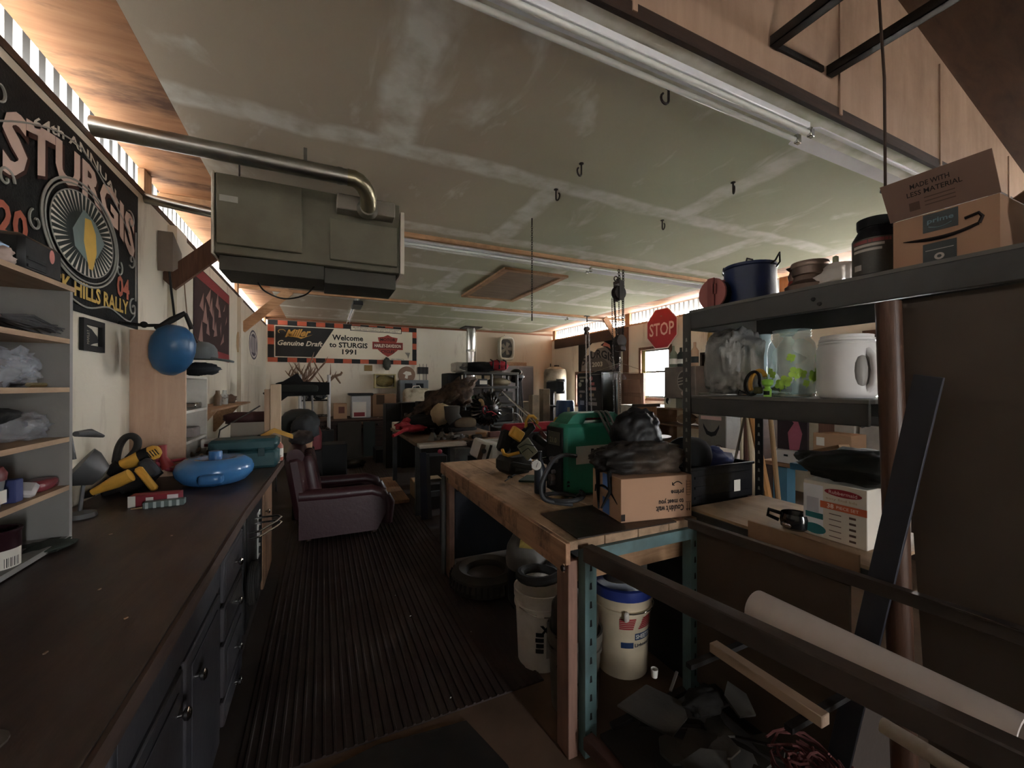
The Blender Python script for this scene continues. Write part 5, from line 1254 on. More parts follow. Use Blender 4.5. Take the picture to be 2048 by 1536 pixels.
# black utility shelving with bags behind
Yc = 6.9
x0, x1, _, zt = R2(927, 738, 1038, 760, Yc)
t = thing('black_shelving', 'black plastic utility shelving loaded with bags beyond the saw bench', 'shelving', ((x0+x1)/2, Yc+.25, 0))
zs = [.35, .82, PY(0+980, 808, Yc).z, PY(980, 772, Yc).z, PY(980, 744, Yc).z]
for z in zs: part(t, 'shelf', G().bx(x0, x1, Yc, Yc+.5, z-.05, z, .01), M((62, 62, 60), .5))
for x in (x0+.03, (x0+x1)/2, x1-.03):
    for y in (Yc+.03, Yc+.47): part(t, 'post', G().tube([(x, y, 0), (x, y, zs[-1]-.01)], .03, 8), M((58, 58, 57), .5))
z = zs[-1]+.001
bpk = thing('red_backpack', 'black and red backpack lying on top of the black shelving', 'backpack', (x0+.5, Yc+.25, z))
part(bpk, 'black_half', G().blob((x0+.38, Yc+.2, z+.09), (.72, .4, .2), 91, .22, flat=-.85, fold=.1), black_cloth)
part(bpk, 'red_half', G().blob((x0+.72, Yc+.16, z+.12), (.42, .36, .2), 92, .2, flat=-.85, fold=.1), red_cloth)
for i in range(3): part(bpk, 'strap', G().tube([(x0+.55+i*.13, Yc-.04, z+.06), (x0+.58+i*.13, Yc+.02, z+.2), (x0+.6+i*.13, Yc+.2, z+.24)], .014, 6), inkblack)
solo('mesh_bin', 'smoky clear bin at the left end of the black shelving top', 'bin', G().bx(x0-.12, x0+.1, Yc+.05, Yc+.4, z, z+.17, .02), CLEAR('smoky_bin', (120, 116, 110), .5, .2))
solo('speaker_box', 'black speaker box standing left of the black shelving', 'speaker', G().bx(x0-.28, x0-.02, Yc+.05, Yc+.45, 0, z-.03, .01), inkblack)
z = zs[3]+.001
solo('labelled_case', 'dark case with white label on the upper shelf', 'case', G().bx(x0+.07, x0+.46, Yc-.02, Yc+.4, z, z+.13, .015).mat(1).bx(x0+.3, x0+.44, Yc-.026, Yc-.0205, z+.03, z+.1), [M((48, 50, 56), .5), paper])
solo('tool_roll', 'tan and black tool roll on the upper shelf', 'tool roll', G().blob((x0+.75, Yc+.15, z+.07), (.5, .3, .15), 93, .25, flat=-.85), M((120, 106, 80), .8, var=.5))
z = zs[2]+.001
solo('dark_bin', 'dark grey bin on the middle shelf of the black shelving', 'bin', G().bx((x0+x1)/2+.04, x1-.12, Yc-.03, Yc+.4, z, z+.23, .02), M((52, 50, 48), .6))
solo('green_rag', 'green rag and black bag on the middle shelf', 'rag', G().blob((x0+.3, Yc+.25, z+.07), (.3, .28, .16), 94, .3, flat=-.85), M((70, 96, 66), .9))
z = zs[1]+.001
solo('black_tote', 'black tote on the lower shelf of the black shelving', 'tote', G().bx(x0+.08, x1-.08, Yc+.07, Yc+.43, z, z+.26, .02), M((30, 30, 30), .5))
hp = PY(1032, 752, Yc+.2)
t = thing('motor_helmet', 'shiny black motorcycle helmet on the end of the black shelving', 'helmet', hp-Z_*.14)
part(t, 'shell', G().sq(hp, (.26, .3, .28), .85, None, 20), M((14, 14, 16), .12, spec=.7, bump=0))
part(t, 'visor', G().sq(hp+V(.03, -.05, -.01), (.22, .24, .09), .8), M((170, 170, 176), .1, .5, bump=0))
for i in range(3): solo('hanging_cable', ('first', 'second', 'third')[i]+' black cable hanging from the right end of the black shelving', 'cable', G().tube([(x1+.02+i*.03, Yc+.1, zs[-1]-.05), (x1+.04+i*.03, Yc+.05, 1.2), (x1+.02+i*.05, Yc+.08, .9)], .012, 6), inkblack, 'black cables on the shelving end')
# aluminium crutch-like brace over the tools
a, b = qq(1004, 782, 2.9), qq(1082, 858, 2.6)
t = thing('tripod_rail', 'bright silver rail pair slanting down to the workbench tools', 'rail', b)
part(t, 'rail', G().bar(a, b, .012, .012, .002), chrome)
part(t, 'rail', G().bar(a+V(.02, 0, -.03)+(b-a)*.12, b+V(.01, 0, .035)-(b-a)*.1, .01, .01, .002), chrome)
part(t, 'end_bracket', G().tube([a+V(-.03, 0, -.04), a+V(0, 0, .01), a+V(.015, 0, -.03), a+V(-.03, 0, -.04)], .006, 6), chrome)
# black sticker fridge on the right
FXx = 5.42
y0, y1 = PX(1203, 780, FXx).y, PX(1156, 780, FXx).y
x1 = PY(1236, 780, y0).x; zt = PX(1180, 745, FXx).z
t = thing('sticker_fridge', 'tall black fridge plastered with stickers by the right wall', 'fridge', ((FXx+x1)/2, (y0+y1)/2, 0))
part(t, 'cabinet', G().bx(FXx+.03, x1, y0, y1, .05, zt, .01), M((24, 30, 28), .45))
part(t, 'door', G().bx(FXx, FXx+.029, y0, y1, .06, zt, .008), M((20, 20, 22), .4))
part(t, 'foot', G().bx(FXx+.05, x1-.02, y0+.02, y1-.02, 0, .05), inkblack)
W_ = y1-y0
stk = [(.06, .93, .3, .05, (150, 140, 120)), (.1, .84, .16, .06, (150, 146, 130)), (.5, .9, .14, .12, (180, 100, 100)), (.02, .74, .14, .12, (170, 160, 140)), (.34, .84, .1, .1, (160, 150, 150)), (.52, .76, .2, .08, (184, 90, 84)), (.48, .63, .3, .08, (180, 120, 110)), (.06, .55, .26, .06, (140, 130, 120)), (.5, .47, .2, .08, (160, 140, 110)), (.08, .43, .1, .1, (150, 120, 100)), (.5, .36, .28, .06, (120, 116, 112)), (.1, .25, .18, .12, (150, 150, 156)), (.46, .24, .36, .09, (156, 150, 146))]
for i, (a_, zz_, w_, h_, c_) in enumerate(stk):
    zc_ = zt-.9+zz_*.85; yy_ = y1-(a_+w_/2)*W_
    gg = G()
    if abs(w_-h_*1.0) < .03: gg.disc((FXx-.0015, yy_, zc_), -Y_, Z_, w_*W_*.55, h_*.45, 16)
    else: gg.flat([(-w_*W_/2, -h_*.42), (w_*W_/2, -h_*.42), (w_*W_/2, h_*.42), (-w_*W_/2, h_*.42)], (FXx-.0015, yy_, zc_), -Y_, Z_)
    part(t, 'sticker', gg, M(c_, .6, var=.4, sc=30))
# second rally banner
ZB = XR-.008
y0, y1 = PX(1238, 700, ZB).y, PX(1157, 700, ZB).y
z0, z1 = 1.82, 2.66
t = thing('eagle_banner', 'black rally banner with eagle head over a grey arch on the right wall', 'banner', (ZB, (y0+y1)/2, z0))
part(t, 'cloth', G().bx(ZB, ZB+.004, y0, y1, z0, z1), M((26, 24, 24), .9))
yc = (y0+y1)/2; U = -Y_; W_ = y1-y0; O = V(ZB-.002, yc, z0)
g = G().flat([(W_*.42*math.cos(a_*math.pi/20), .05+.62*math.sin(a_*math.pi/20)) for a_ in range(21)], O, U, Z_)
part(t, 'arch_print', g, M((112, 102, 96), .9, var=.2))
g = G().flat([(W_*.3*math.cos(a_*math.pi/20), .03+.34*math.sin(a_*math.pi/20)) for a_ in range(21)], O+V(-.001, 0, 0), U, Z_)
part(t, 'arch_print', g, M((84, 78, 72), .9))
g = G().text('STURGIS', O+V(-.0015, 0, .46), U, Z_, h=.2, w=W_*.78, bold=.03, warp=lambda x, y: (x, y-.2*(x/(W_*.4))**2))
part(t, 'lettering', g, inkblack)
part(t, 'lettering', G().text('2003', O+V(-.0015, 0, .2), U, Z_, h=.12, w=W_*.26, bold=.03), M((180, 170, 150), .9))
g = G().flat([(-.36, .42), (-.3, .62), (-.12, .76), (.1, .78), (.22, .72), (.1, .66), (.2, .6), (.0, .58), (-.08, .5), (-.2, .56), (-.24, .46)], O+V(-.002, 0, 0), V(0, -W_/1.2, 0), Z_)
part(t, 'eagle_head', g, M((214, 196, 170), .9))
part(t, 'eagle_beak', G().flat([(.22, .72), (.36, .64), (.38, .54), (.3, .6), (.16, .64)], O+V(-.002, 0, 0), V(0, -W_/1.2, 0), Z_), M((190, 100, 80), .9))
# stop sign
sx_ = XR-.05
a, b = PX(1323, 657, sx_), PX(1323, 617, sx_)
rr = b.z-a.z
t = thing('stop_sign', 'red octagonal STOP sign on the right wall over the window', 'sign', a-Z_*rr)
o8 = [(rr/.924*math.cos(math.pi/8+k*math.pi/4), rr/.924*math.sin(math.pi/8+k*math.pi/4)) for k in range(8)]
part(t, 'plate', G().prism(o8, (sx_+.006, a.y, a.z), -Y_, Z_, .006), M((206, 180, 170), .5))
part(t, 'red_face', G().flat([(x*.955, y*.955) for x, y in o8], (sx_-.0012, a.y, a.z), -Y_, Z_), M((176, 24, 34), .4, dirt=.2))
part(t, 'lettering', G().text('STOP', (sx_-.0028, a.y, a.z-.01), -Y_, Z_, h=rr*.66, w=rr*1.62, bold=.015), M((220, 176, 160), .5))
for dz in (rr*.62,): part(t, 'bolt', G().lathe([(.015, 0), (.01, .012)], (sx_-.001, a.y, a.z+dz), 8, eul(0, -H)), chrome)
# brown door panel, cabinet with emblem, bottles
Xd = 5.85
y0, y1 = PX(1287, 770, Xd).y, PX(1243, 770, Xd).y
t = thing('panel_door', 'old brown panelled cabinet door standing by the right window', 'door panel', (Xd, (y0+y1)/2, 0))
zt = PX(1265, 747, Xd).z
part(t, 'slab', G().bx(Xd, Xd+.04, y0, y1, 0, zt), WOOD((112, 74, 54), (90, 58, 42), (8, 8, 1), 2))
for i in range(3): part(t, 'panel', G().bx(Xd-.012, Xd-.0005, y0+.08, y1-.08, zt-.4-i*.36, zt-.12-i*.36, .008), WOOD((126, 84, 62), (104, 68, 50), (8, 8, 1), 2))
Xe = 4.9
y0, y1 = PX(1391, 760, Xe).y, PX(1328, 760, Xe).y; z0, z1 = PX(1360, 797, Xe).z, PX(1360, 733, Xe).z
t = thing('metal_chest', 'brown metal chest with a large round dark emblem before the window', 'chest', (Xe+.2, (y0+y1)/2, z0))
part(t, 'body', G().bx(Xe, Xe+.4, y0, y1, z0, z1, .01), M((118, 102, 92), .55, dirt=.4))
yc, zc_ = y0+(y1-y0)*.36, z0+(z1-z0)*.55
part(t, 'emblem', G().disc((Xe-.001, yc, zc_), -Y_, Z_, .12, .16), M((70, 62, 58), .6))
part(t, 'emblem', G().disc((Xe-.002, yc, zc_), -Y_, Z_, .12, .16, 24, .86), M((140, 128, 118), .6))
g = G()
for k in range(3): g.flat([(-.1, k*.045-.07), (.1, k*.045-.03), (.1, k*.045-.01), (-.1, k*.045-.05)], (Xe-.0025, yc, zc_), -Y_, Z_)
part(t, 'emblem_lines', g, M((150, 138, 126), .6))
part(t, 'oval_sticker', G().disc((Xe-.002, y0+(y1-y0)*.3, z0+.08), -Y_, Z_, .08, .045), M((196, 164, 152), .6))
zS = PX(1360, 817, Xe).z
low = thing('low_bookshelf', 'low brown bookshelf with bagged goods along the right side', 'bookshelf', (5.1, 4.55, 0))
ys0, ys1 = y0-.25, y1+.15
wdm = WOOD((150, 112, 78), (120, 86, 60), (1, 8, 8), 2)
for z in (.05, .55, .9, zS): part(low, 'shelf', G().bx(Xe-.02, Xe+.42, ys0, ys1, z-.025, z), wdm)
for y in (ys0, ys1-.02): part(low, 'side_panel', G().bx(Xe-.02, Xe+.42, y, y+.02, 0, zS-.026), wdm)
for i, y in enumerate((ys0+.2, ys0+.55)): solo('packed_bag', ('bulging', 'flat')[i]+' clear bag of bread brown goods on the low bookshelf', 'bag', G().blob((Xe+.16, y, .9+.085), (.28, .3, .17), 96+i, .2, flat=-.85), M((150, 116, 86), .5, var=.4))
z = zS+.001
t = thing('stereo_deck', 'grey stereo deck on the low bookshelf top', 'stereo', (Xe+.1, ys0+.12, z))
part(t, 'case', G().bx(Xe, Xe+.3, ys0+.16, ys0+.5, z, z0-.001, .006), M((120, 120, 118), .4, .3))
part(t, 'display', G().bx(Xe-.006, Xe-.0005, ys0+.2, ys0+.42, z+.05, z+.11), inkblack)
bz = z1+.001
for i, (yy, h_, c_, lb) in enumerate(((y1-.05, .34, (120, 130, 110), 'green glass bottle'), (y1-.2, .3, (60, 64, 60), 'dark flask'), (y0+.14, .36, (190, 150, 120), 'amber bottle with black base'))):
    t = thing('bottle', lb+' on top of the brown emblem chest', 'bottle', (Xe+.15, yy, bz), 0, 'bottles on the emblem chest')
    part(t, 'glass', G().lathe([(.05, 0), (.055, .02), (.055, h_*.65), (.02, h_*.8), (.02, h_), (0, h_)], (Xe+.15, yy, bz), 16), M(c_, .25))
    part(t, 'label', G().lathe([(.0556, .05), (.0556, h_*.4)], (Xe+.15, yy, bz), 16, None, False), M((30, 36, 34), .5) if i == 2 else paper)
solo('wood_stake', 'rough wooden stake standing behind the bottles', 'stake', G().bar((Xe+.32, y0+.08, bz), (Xe+.33, y0+.02, bz+.5), .06, .03), M((140, 110, 60), .8))
p = PX(1338, 803, Xe)
t = thing('swirl_box', 'white box with a black and white swirl disc left of the stereo deck', 'box', (Xe+.05, p.y, z))
part(t, 'body', G().bx(Xe+.02, Xe+.24, p.y-.12, p.y+.12, z, z0-.001, .004), M((214, 206, 180), .7))
part(t, 'swirl', G().disc((Xe+.0185, p.y+.03, z+.11), -Y_, Z_, .055, .055), inkblack)
part(t, 'swirl', G().flat([(.055*math.cos(k*.4-1.57), .055*math.sin(k*.4-1.57)) for k in range(9)]+[(.012, .02), (-.012, -.02)], (Xe+.0175, p.y+.03, z+.11), -Y_, Z_), paper)
# white bench below the window with picture and foil
t = thing('white_counter', 'short white cabinet under the window by the right wall', 'cabinet', (5.7, 5.9, 0))
part(t, 'body', G().bx(5.35, 6.1, 5.45, 6.36, 0, 1.1, .008), M((196, 190, 176), .6, dirt=.4))
part(t, 'top', G().bx(5.33, 6.11, 5.43, 6.38, 1.101, 1.125, .004), white_paint)
solo('glass_slab', 'small glass pane lying by the window', 'glass', G().bx(5.4, 5.6, 5.6, 6.0, 1.126, 1.14), M((120, 150, 170), .1, spec=.8))
x0, x1, z0_, z1_ = R2(1267, 806, 1322, 838, 5.2)
solo('dark_picture', 'dark framed picture leaning before the white cabinet', 'picture', G().box(((x0+x1)/2, 5.2, .9), (x1-x0, .03, (z1_-z0_)+.3), eul(-.1), .004).mat(1).box(((x0+x1)/2, 5.172, .93), (x1-x0-.08, .012, (z1_-z0_)+.14), eul(-.1)), [M((44, 36, 32), .6), M((124, 88, 56), .7, var=.7, sc=12)])
solo('picture_ledge', 'low dark crate under the framed picture', 'crate', G().bx(x0, x1, 5.12, 5.41, 0, .62, .01), M((60, 46, 36), .8))
solo('foil_bag', 'crinkled silver foil bag beyond the black backpack', 'bag', G().blob(PY(1268, 838, 4.3), (.3, .26, .24), 101, .45, 3, 30), M((214, 216, 224), .2, .9, bump=.5, bsc=18))
p = PY(1268, 838, 4.3)
solo('foil_stand', 'grey crate under the silver foil bag', 'crate', G().bx(p.x-.2, p.x+.2, 4.15, 4.45, 0, p.z-.13, .01), M((70, 64, 58), .8))
# ---------------------------------------------------------------- wooden workbench
BZ = .88
t = thing('workbench', 'scarred wooden workbench with stained plank top and teal steel legs', 'workbench', (1.24, 2.26, 0))
topm = WOOD((196, 156, 118), (150, 116, 84), (5, 1, 5), 2.4, .7, stain=(52, 40, 28), sf=.75, name='oily_planks', sst=(1.2, .8, 1), ssc=2.6, bump=.35)
edgem = WOOD((196, 142, 102), (156, 110, 78), (9, 1, 9), 2.4, .7, stain=(36, 30, 22), sf=.85, name='stained_edge', sst=(1, 2.2, 1), ssc=3)
for i in range(4): part(t, 'plank', G().bx(.885+i*.179, .885+i*.179+.176, 1.36, 3.19, BZ-.038, BZ-.001*(i % 2), .003), topm)
part(t, 'edge_board', G().bx(.862, .884, 1.345, 3.2, BZ-.085, BZ+.001, .003), edgem)
part(t, 'apron', G().bx(.885, .92, 1.40, 3.16, BZ-.14, BZ-.039, .003), edgem)
part(t, 'apron', G().bx(.93, 1.58, 1.42, 1.45, BZ-.2, BZ-.11, .003), pine_x)
part(t, 'apron', G().bx(.93, 1.58, 3.1, 3.13, BZ-.14, BZ-.04, .003), pine_x)
legm = WOOD((158, 112, 92), (126, 88, 72), (10, 10, 1), 3, stain=(100, 66, 50), sf=.4)
for (x, y) in ((.91, 3.09), (.915, 1.42), (1.56, 3.09)): part(t, 'leg', G().bx(x-.022, x+.022, y-.045, y+.045, 0, BZ-.04 if y > 2 else BZ-.086, .003), legm)
part(t, 'steel_leg', G().tube([(.872, 3.14, 0), (.872, 3.14, BZ-.09)], .02, 8), M((120, 124, 124), .5, .3, dirt=.5))
sup = M((106, 144, 146), .5, .1, dirt=.55, dc=(70, 50, 40))
def slots(x0, y, z0, z1, n, dy=-.0006, ax='y', w=.006, h=.014):
    g = G()
    for k in range(n):
        z = z0+(z1-z0)*(k+.5)/n
        if ax == 'y': g.flat([(-w, -h), (w, -h), (w*.6, h), (-w*.6, h)], (x0, y+dy, z), X_, Z_)
        else: g.flat([(-w, -h), (w, -h), (w*.6, h), (-w*.6, h)], (x0+dy, y, z), -Y_, Z_)
    return g
for x in (.985, 1.575):
    u = part(t, 'upright', G().bx(x-.028, x+.028, 1.352, 1.357, 0, BZ-.05).bx(x-.028, x-.023, 1.357, 1.40, 0, BZ-.05), sup)
    part(u, 'slots', slots(x, 1.352, .05, BZ-.08, 10), inkblack, kind='stuff')
part(t, 'steel_beam', G().bx(1.0, 1.56, 1.345, 1.3515, BZ-.09, BZ-.04).bx(1.0, 1.56, 1.3516, 1.40, BZ-.046, BZ-.04), sup)
part(t, 'bolt', G().lathe([(.014, 0), (.012, .008)], (.885, 1.4, BZ-.12), 8, eul(0, -H)), iron)
solo('steel_plate', 'dark steel plate lying on the near end of the wooden workbench', 'plate', G().prism([(0, 0), (.52, -.02), (.6, .36), (.02, .34)], (.93, 1.365, BZ+.001), X_, Y_, .005), M((58, 48, 42), .5, .4, dirt=.6, dc=(90, 60, 40)))
BT = BZ+.0062
# carton on the bench, lying upside down
A = V(1.205, 1.43, BT); ang = -.16
ux, uy = V(math.cos(ang), math.sin(ang), 0), V(-math.sin(ang), math.cos(ang), 0)
cw, cd, chh = .375, .27, .195
t = thing('shipping_carton', 'tan shipping carton upside down on the workbench with a smile arrow', 'carton', A+ux*cw/2+uy*cd/2, ang)
kb = M((186, 138, 104), .85, sc=3, var=.07, bump=.05)
part(t, 'body', G().box((0, 0, chh/2), (cw, cd, chh), None, .002), kb, world=False)
fx0, fy0 = -cw/2, -cd/2
FO = lambda x, z: V(fx0+x, fy0-.0012, z)
part(t, 'lettering', G().text("Couldn't wait", FO(.255, .045), -X_, -Z_, h=.03, w=.15, bold=.035).text('to meet you', FO(.262, .08), -X_, -Z_, h=.028, w=.135, bold=.035), ink, world=False)
part(t, 'lettering', G().text('prime', FO(.295, .122), -X_, -Z_, h=.028, w=.07, bold=.035), ink, world=False)
part(t, 'smile_arrow', G().tube([FO(.27+.05*k/8, .155+.012*math.sin(k/8*math.pi)) for k in range(9)], .0025, 4).tube([FO(.268, .165), FO(.268, .153), FO(.278, .151)], .0025, 4), ink, world=False)
g = G()
for k in range(6): g.flat([(-.011, -.0045), (.011, -.0045), (.011, -.003), (-.011, -.003)], FO(.355, .105+k*.0125), X_, Z_)
for x in (.344, .366): g.flat([(-.001, -.034), (.001, -.034), (.001, .034), (-.001, .034)], FO(x, .138), X_, Z_)
for x in (.348, .36): g.flat([(-.0012, 0), (.0012, 0), (.0012, .03), (-.0012, .03)], FO(x, .035), X_, Z_).flat([(-.005, .008), (.005, .008), (0, -.004)], FO(x, .03), X_, Z_)
g.flat([(-.014, 0), (.014, 0), (.014, .002), (-.014, .002)], FO(.354, .068), X_, Z_)
part(t, 'handling_marks', g, ink, world=False)
LO = lambda y, z: V(fx0-.0012, fy0+y, z)
part(t, 'blue_tape', G().flat([(.1, 0), (.165, 0), (.165, .075), (.1, .075)], LO(0, .005)-V(0, 0, 0), Y_, Z_).flat([(.1, .115), (.165, .115), (.165, .19), (.1, .19)], LO(0, .003), Y_, Z_), M((76, 120, 200), .5, var=.1), world=False)
part(t, 'smile_arrow', G().tube([LO(.03+.2*k/10, .075+.055*math.sin((k/10)*2.6)) for k in range(11)], [.002, .004, .005, .006, .006, .006, .006, .006, .005, .005, .005], 4).tube([LO(.205, .13), LO(.235, .118), LO(.24, .085)], .004, 4), inkblack, world=False)
part(t, 'corner_tape', G().flat([(0, .0), (.02, 0), (.02, .03), (0, .03)], V(fx0-.0002, fy0-.0016, .008), X_, Z_), ink, world=False)
# black leather backpack slumped on the carton
cz_ = BT+chh+.001
bc_ = A+ux*cw*.46+uy*cd*.5
blk = M((38, 33, 30), .6, dirt=.8, dc=(112, 90, 72), sc=6, bump=.4, bsc=26)  # tan mottling paints brownish highlights onto the leather
t = thing('leather_bag', 'brown mottled black leather bag slumped on top of the tan carton', 'bag', V(bc_.x, bc_.y, cz_))
part(t, 'lower_half', G().blob(V(bc_.x-.005, bc_.y-.0, cz_+.066), (.45, .27, .15), 111, .2, 2, 64, flat=-.85, rot=rz(ang), fold=.3), blk)
part(t, 'flap', G().blob(V(bc_.x+.065, bc_.y+.08, cz_+.175), (.25, .2, .24), 113, .2, 1.5, 64, rot=eul(.1, .75, ang), fold=.16), M((26, 24, 25), .55, bump=.4, bsc=22))
c0 = A+uy*.19
for i, (off, drop, dy) in enumerate(((.2, .165, -.06), (.085, .15, .01))):
    p = A+uy*off; s0 = V(p.x+.02, p.y, cz_+.05)
    part(t, 'strap', G().tube([s0, V(p.x-.012, p.y, cz_+.01), V(p.x-.016, p.y-.01, cz_-drop*.5), V(p.x-.05, p.y+dy, cz_-drop)], [.008, .011, .009, .004], 8), black_cloth)
# steel peg with flange
p = V(1.60, 1.66, BT); q = PX(1374, 884, 1.6)
t = thing('steel_peg', 'grey steel stand with flat round flange behind the tan carton', 'stand', p)
part(t, 'shaft', G().tube([V(1.615, 1.60, BZ+.001), V(1.60, 1.60, q.z-.02)], .017, 12), M((130, 124, 118), .5, .4, dirt=.4))
part(t, 'flange', G().lathe([(.02, -.03), (.03, -.012), (.06, -.006), (.062, .006), (0, .006)], V(1.60, 1.60, q.z), 20, eul(0, -.08)), M((150, 144, 134), .45, .5))
part(t, 'carabiner', G().tube([V(1.64, 1.6, q.z-.05+0)+V(.02*math.cos(k*.7), 0, -.03+.045*math.sin(k*.7)) for k in range(9)], .005, 6, closed=True), chrome)
# green welder
gx0, gx1, gy0, gy1, gt = 1.2, 1.62, 1.88, 2.08, 1.285
grn = M((26, 122, 92), .4, dirt=.3, dc=(24, 70, 56), var=.08)
t = thing('welder', 'green portable welder with black control face on the workbench', 'welder', (1.41, 1.98, BZ))
part(t, 'body', G().bx(gx0, gx1, gy0, gy1, BZ+.001, gt, .018), grn)
hd_ = part(t, 'handle_arch', G().prism([(.02, -.015), (.07, .045), (.1, .058), (.36, .058), (.39, .035), (.4, -.015), (.33, -.015), (.31, .03), (.16, .03), (.13, -.015)], (gx0, gy1-.03, gt), X_, Z_, .14), grn)
part(hd_, 'grip', G().bar((gx0+.15, gy0+.1, gt+.022), (gx0+.32, gy0+.1, gt+.022), .05, .016, .006), M((170, 40, 50), .5))
fp = part(t, 'front_panel', G().bx(gx0-.012, gx0-.0005, gy0+.015, gy1-.015, BZ+.02, gt-.02, .006), inkblack)
part(fp, 'display', G().bx(gx0-.016, gx0-.0125, gy0+.035, gy1-.04, gt-.12, gt-.045, .002), M((72, 68, 54), .4))
part(fp, 'meter_print', G().text('21.0', (gx0-.0172, (gy0+gy1)/2, gt-.092), -Y_, Z_, h=.03, w=.075, bold=.02), M((150, 140, 110), .5))
for (y, z, r_) in ((.07, .2, .02), (.11, .2, .014), (.09, .27, .012)): part(fp, 'dial', G().lathe([(r_, 0), (r_*.9, .018), (0, .02)], (gx0-.0125, gy0+y, gt-z), 14, eul(0, -H)), M((120, 122, 124), .4, .3))
part(fp, 'socket', G().lathe([(.02, 0), (.018, .03), (.01, .03)], (gx0-.0125, gy0+.1, gt-.33), 14, eul(0, -H)), M((70, 66, 60), .5))
part(t, 'label', G().flat([(0, 0), (.34, 0), (.34, .1), (0, .1)], (gx0+.07, gy0-.0012, 1.062), X_, Z_), M((172, 170, 160), .5))
part(t, 'lettering', G().text('LTEC', (gx0+.27, gy0-.0022, 1.12), X_, Z_, h=.05, w=.2, bold=.06), inkblack)
part(t, 'vent_slots', slots(gx0+.02, gy0, BZ+.06, BZ+.1, 2, -.001, 'y', .01, .006), inkblack, kind='stuff')
# torch cables
t = thing('torch_cable', 'grey black torch cable looped in front of the green welder', 'cable', (1.12, 1.85, BZ))
tc_ = M((46, 46, 48), .6)
part(t, 'coil', G().tube([V(1.14+.1*math.cos(k*.5), 1.80+.11*math.sin(k*.5), BZ+.022+.003*(k % 13)) for k in range(26)], .011, 8), tc_)
part(t, 'rising_cable', G().tube(smooth([PY(1152, 912, 1.84), PY(1128, 910, 1.82), PY(1108, 920, 1.8), PY(1092, 945, 1.78), PY(1082, 975, 1.78), PY(1092, 1000, 1.76), V(1.14, 1.72, BZ+.02)]), .011, 8), tc_)
part(t, 'plug', G().tube([(gx0-.04, gy0+.1, BZ+.1), (gx0-.014, gy0+.1, BZ+.1)], .022, 12), M((90, 76, 66), .5))
t = thing('looped_leads', 'three grey leads folded over the welder handle', 'cable', PY(1200, 840, 1.95))
for k in range(3):
    u0 = 1190+k*9
    part(t, 'lead', G().tube(smooth([PY(u0-6, 836, 1.95), PY(u0, 824, 1.93), PY(u0+8, 826, 1.90), PY(u0+20, 850, 1.86), PY(u0+34, 880, 1.85), PY(u0+36, 905, 1.85)]), .007, 8), M((86, 92, 86), .5))
part(t, 'lead', G().tube([PY(1225, 830, 2.0), PY(1245, 838, 1.95), PY(1252, 858, 1.86)], .01, 8), M((120, 120, 80), .5))
# regulator with gauge
gp = PY(1073, 930, 2.0)
t = thing('gas_regulator', 'small gas regulator with round white gauge beside the welder', 'regulator', V(gp.x, 2.02, BZ))
part(t, 'cylinder', G().lathe([(.032, 0), (.034, .01), (.034, .14), (.02, .17), (.012, .2), (.012, .24), (0, .24)], V(gp.x+.05, 2.05, BZ+.001), 16), M((36, 40, 46), .4))
part(t, 'gauge_case', G().lathe([(.03, -.02), (.032, 0), (.028, .004), (0, .004)], gp, 20, eul(H, 0, -.25)), chrome)
part(t, 'gauge_face', G().lathe([(.027, .0045), (0, .0045)], gp, 20, eul(H, 0, -.25)), paper)
part(t, 'needle', G().bar(gp+V(-.006, -.0065, -.012), gp+V(.004, -.0065, .014), .003, .001), inkblack)
part(t, 'valve_tee', G().tube([V(gp.x+.01, 2.05, BZ+.19), V(gp.x+.1, 2.05, BZ+.2)], .007, 8).tube([gp+V(0, .02, 0), V(gp.x+.04, 2.04, BZ+.16)], .008, 8), chrome)
# work light / charger with yellow tube handles
def d(u, v, Y=2.6): return PY(u, v, Y)
wl = V(d(1030, 930).x, 2.62, BZ)
t = thing('job_light', 'black and yellow job site light with tubular handles on the workbench', 'work light', wl)
part(t, 'base', G().box(wl+V(0, .0, .062), (.2, .22, .12), rz(.2), .03), M((44, 44, 40), .6))
part(t, 'foot', G().bar(d(1022, 928, 2.48), d(1066, 936, 2.4), .04, .035, .01), M((52, 52, 46), .6))
part(t, 'handle', G().tube([d(1005, 900, 2.55), d(1008, 908, 2.5), d(1016, 911, 2.48), d(1038, 905, 2.48)], .012, 8), yellow_pl)
part(t, 'handle', G().tube([d(1052, 858, 2.65), d(1052, 842, 2.65), d(1058, 832, 2.65), d(1066, 832, 2.65), d(1074, 840, 2.65), d(1074, 848, 2.65)], .012, 8), yellow_pl)
part(t, 'yellow_head', G().box(d(1033, 868, 2.6), (.1, .05, .08), eul(0, .6, 0), .008), yellow_pl)
part(t, 'lens_panel', G().box(d(1055, 898, 2.45), (.1, .02, .13), eul(.1, -.65, -.1), .006), M((140, 136, 116), .35))
part(t, 'lens_guard', G().tube([d(1038, 895, 2.42), d(1052, 888, 2.42), d(1070, 892, 2.42)], .003, 5).tube([d(1044, 905, 2.42), d(1056, 896, 2.42), d(1066, 906, 2.42)], .003, 5), inkblack)
part(t, 'body_arm', G().bar(d(1022, 895, 2.62), d(1066, 850, 2.66), .05, .06, .01).bar(d(1068, 872, 2.6), d(1092, 890, 2.6), .05, .05, .01).box(d(1010, 882, 2.66), (.08, .1, .16), eul(0, .3), .02), inkblack)
part(t, 'red_arm', G().bar(d(1080, 862, 2.72), d(1092, 876, 2.72), .03, .03, .006), M((110, 50, 46), .5))
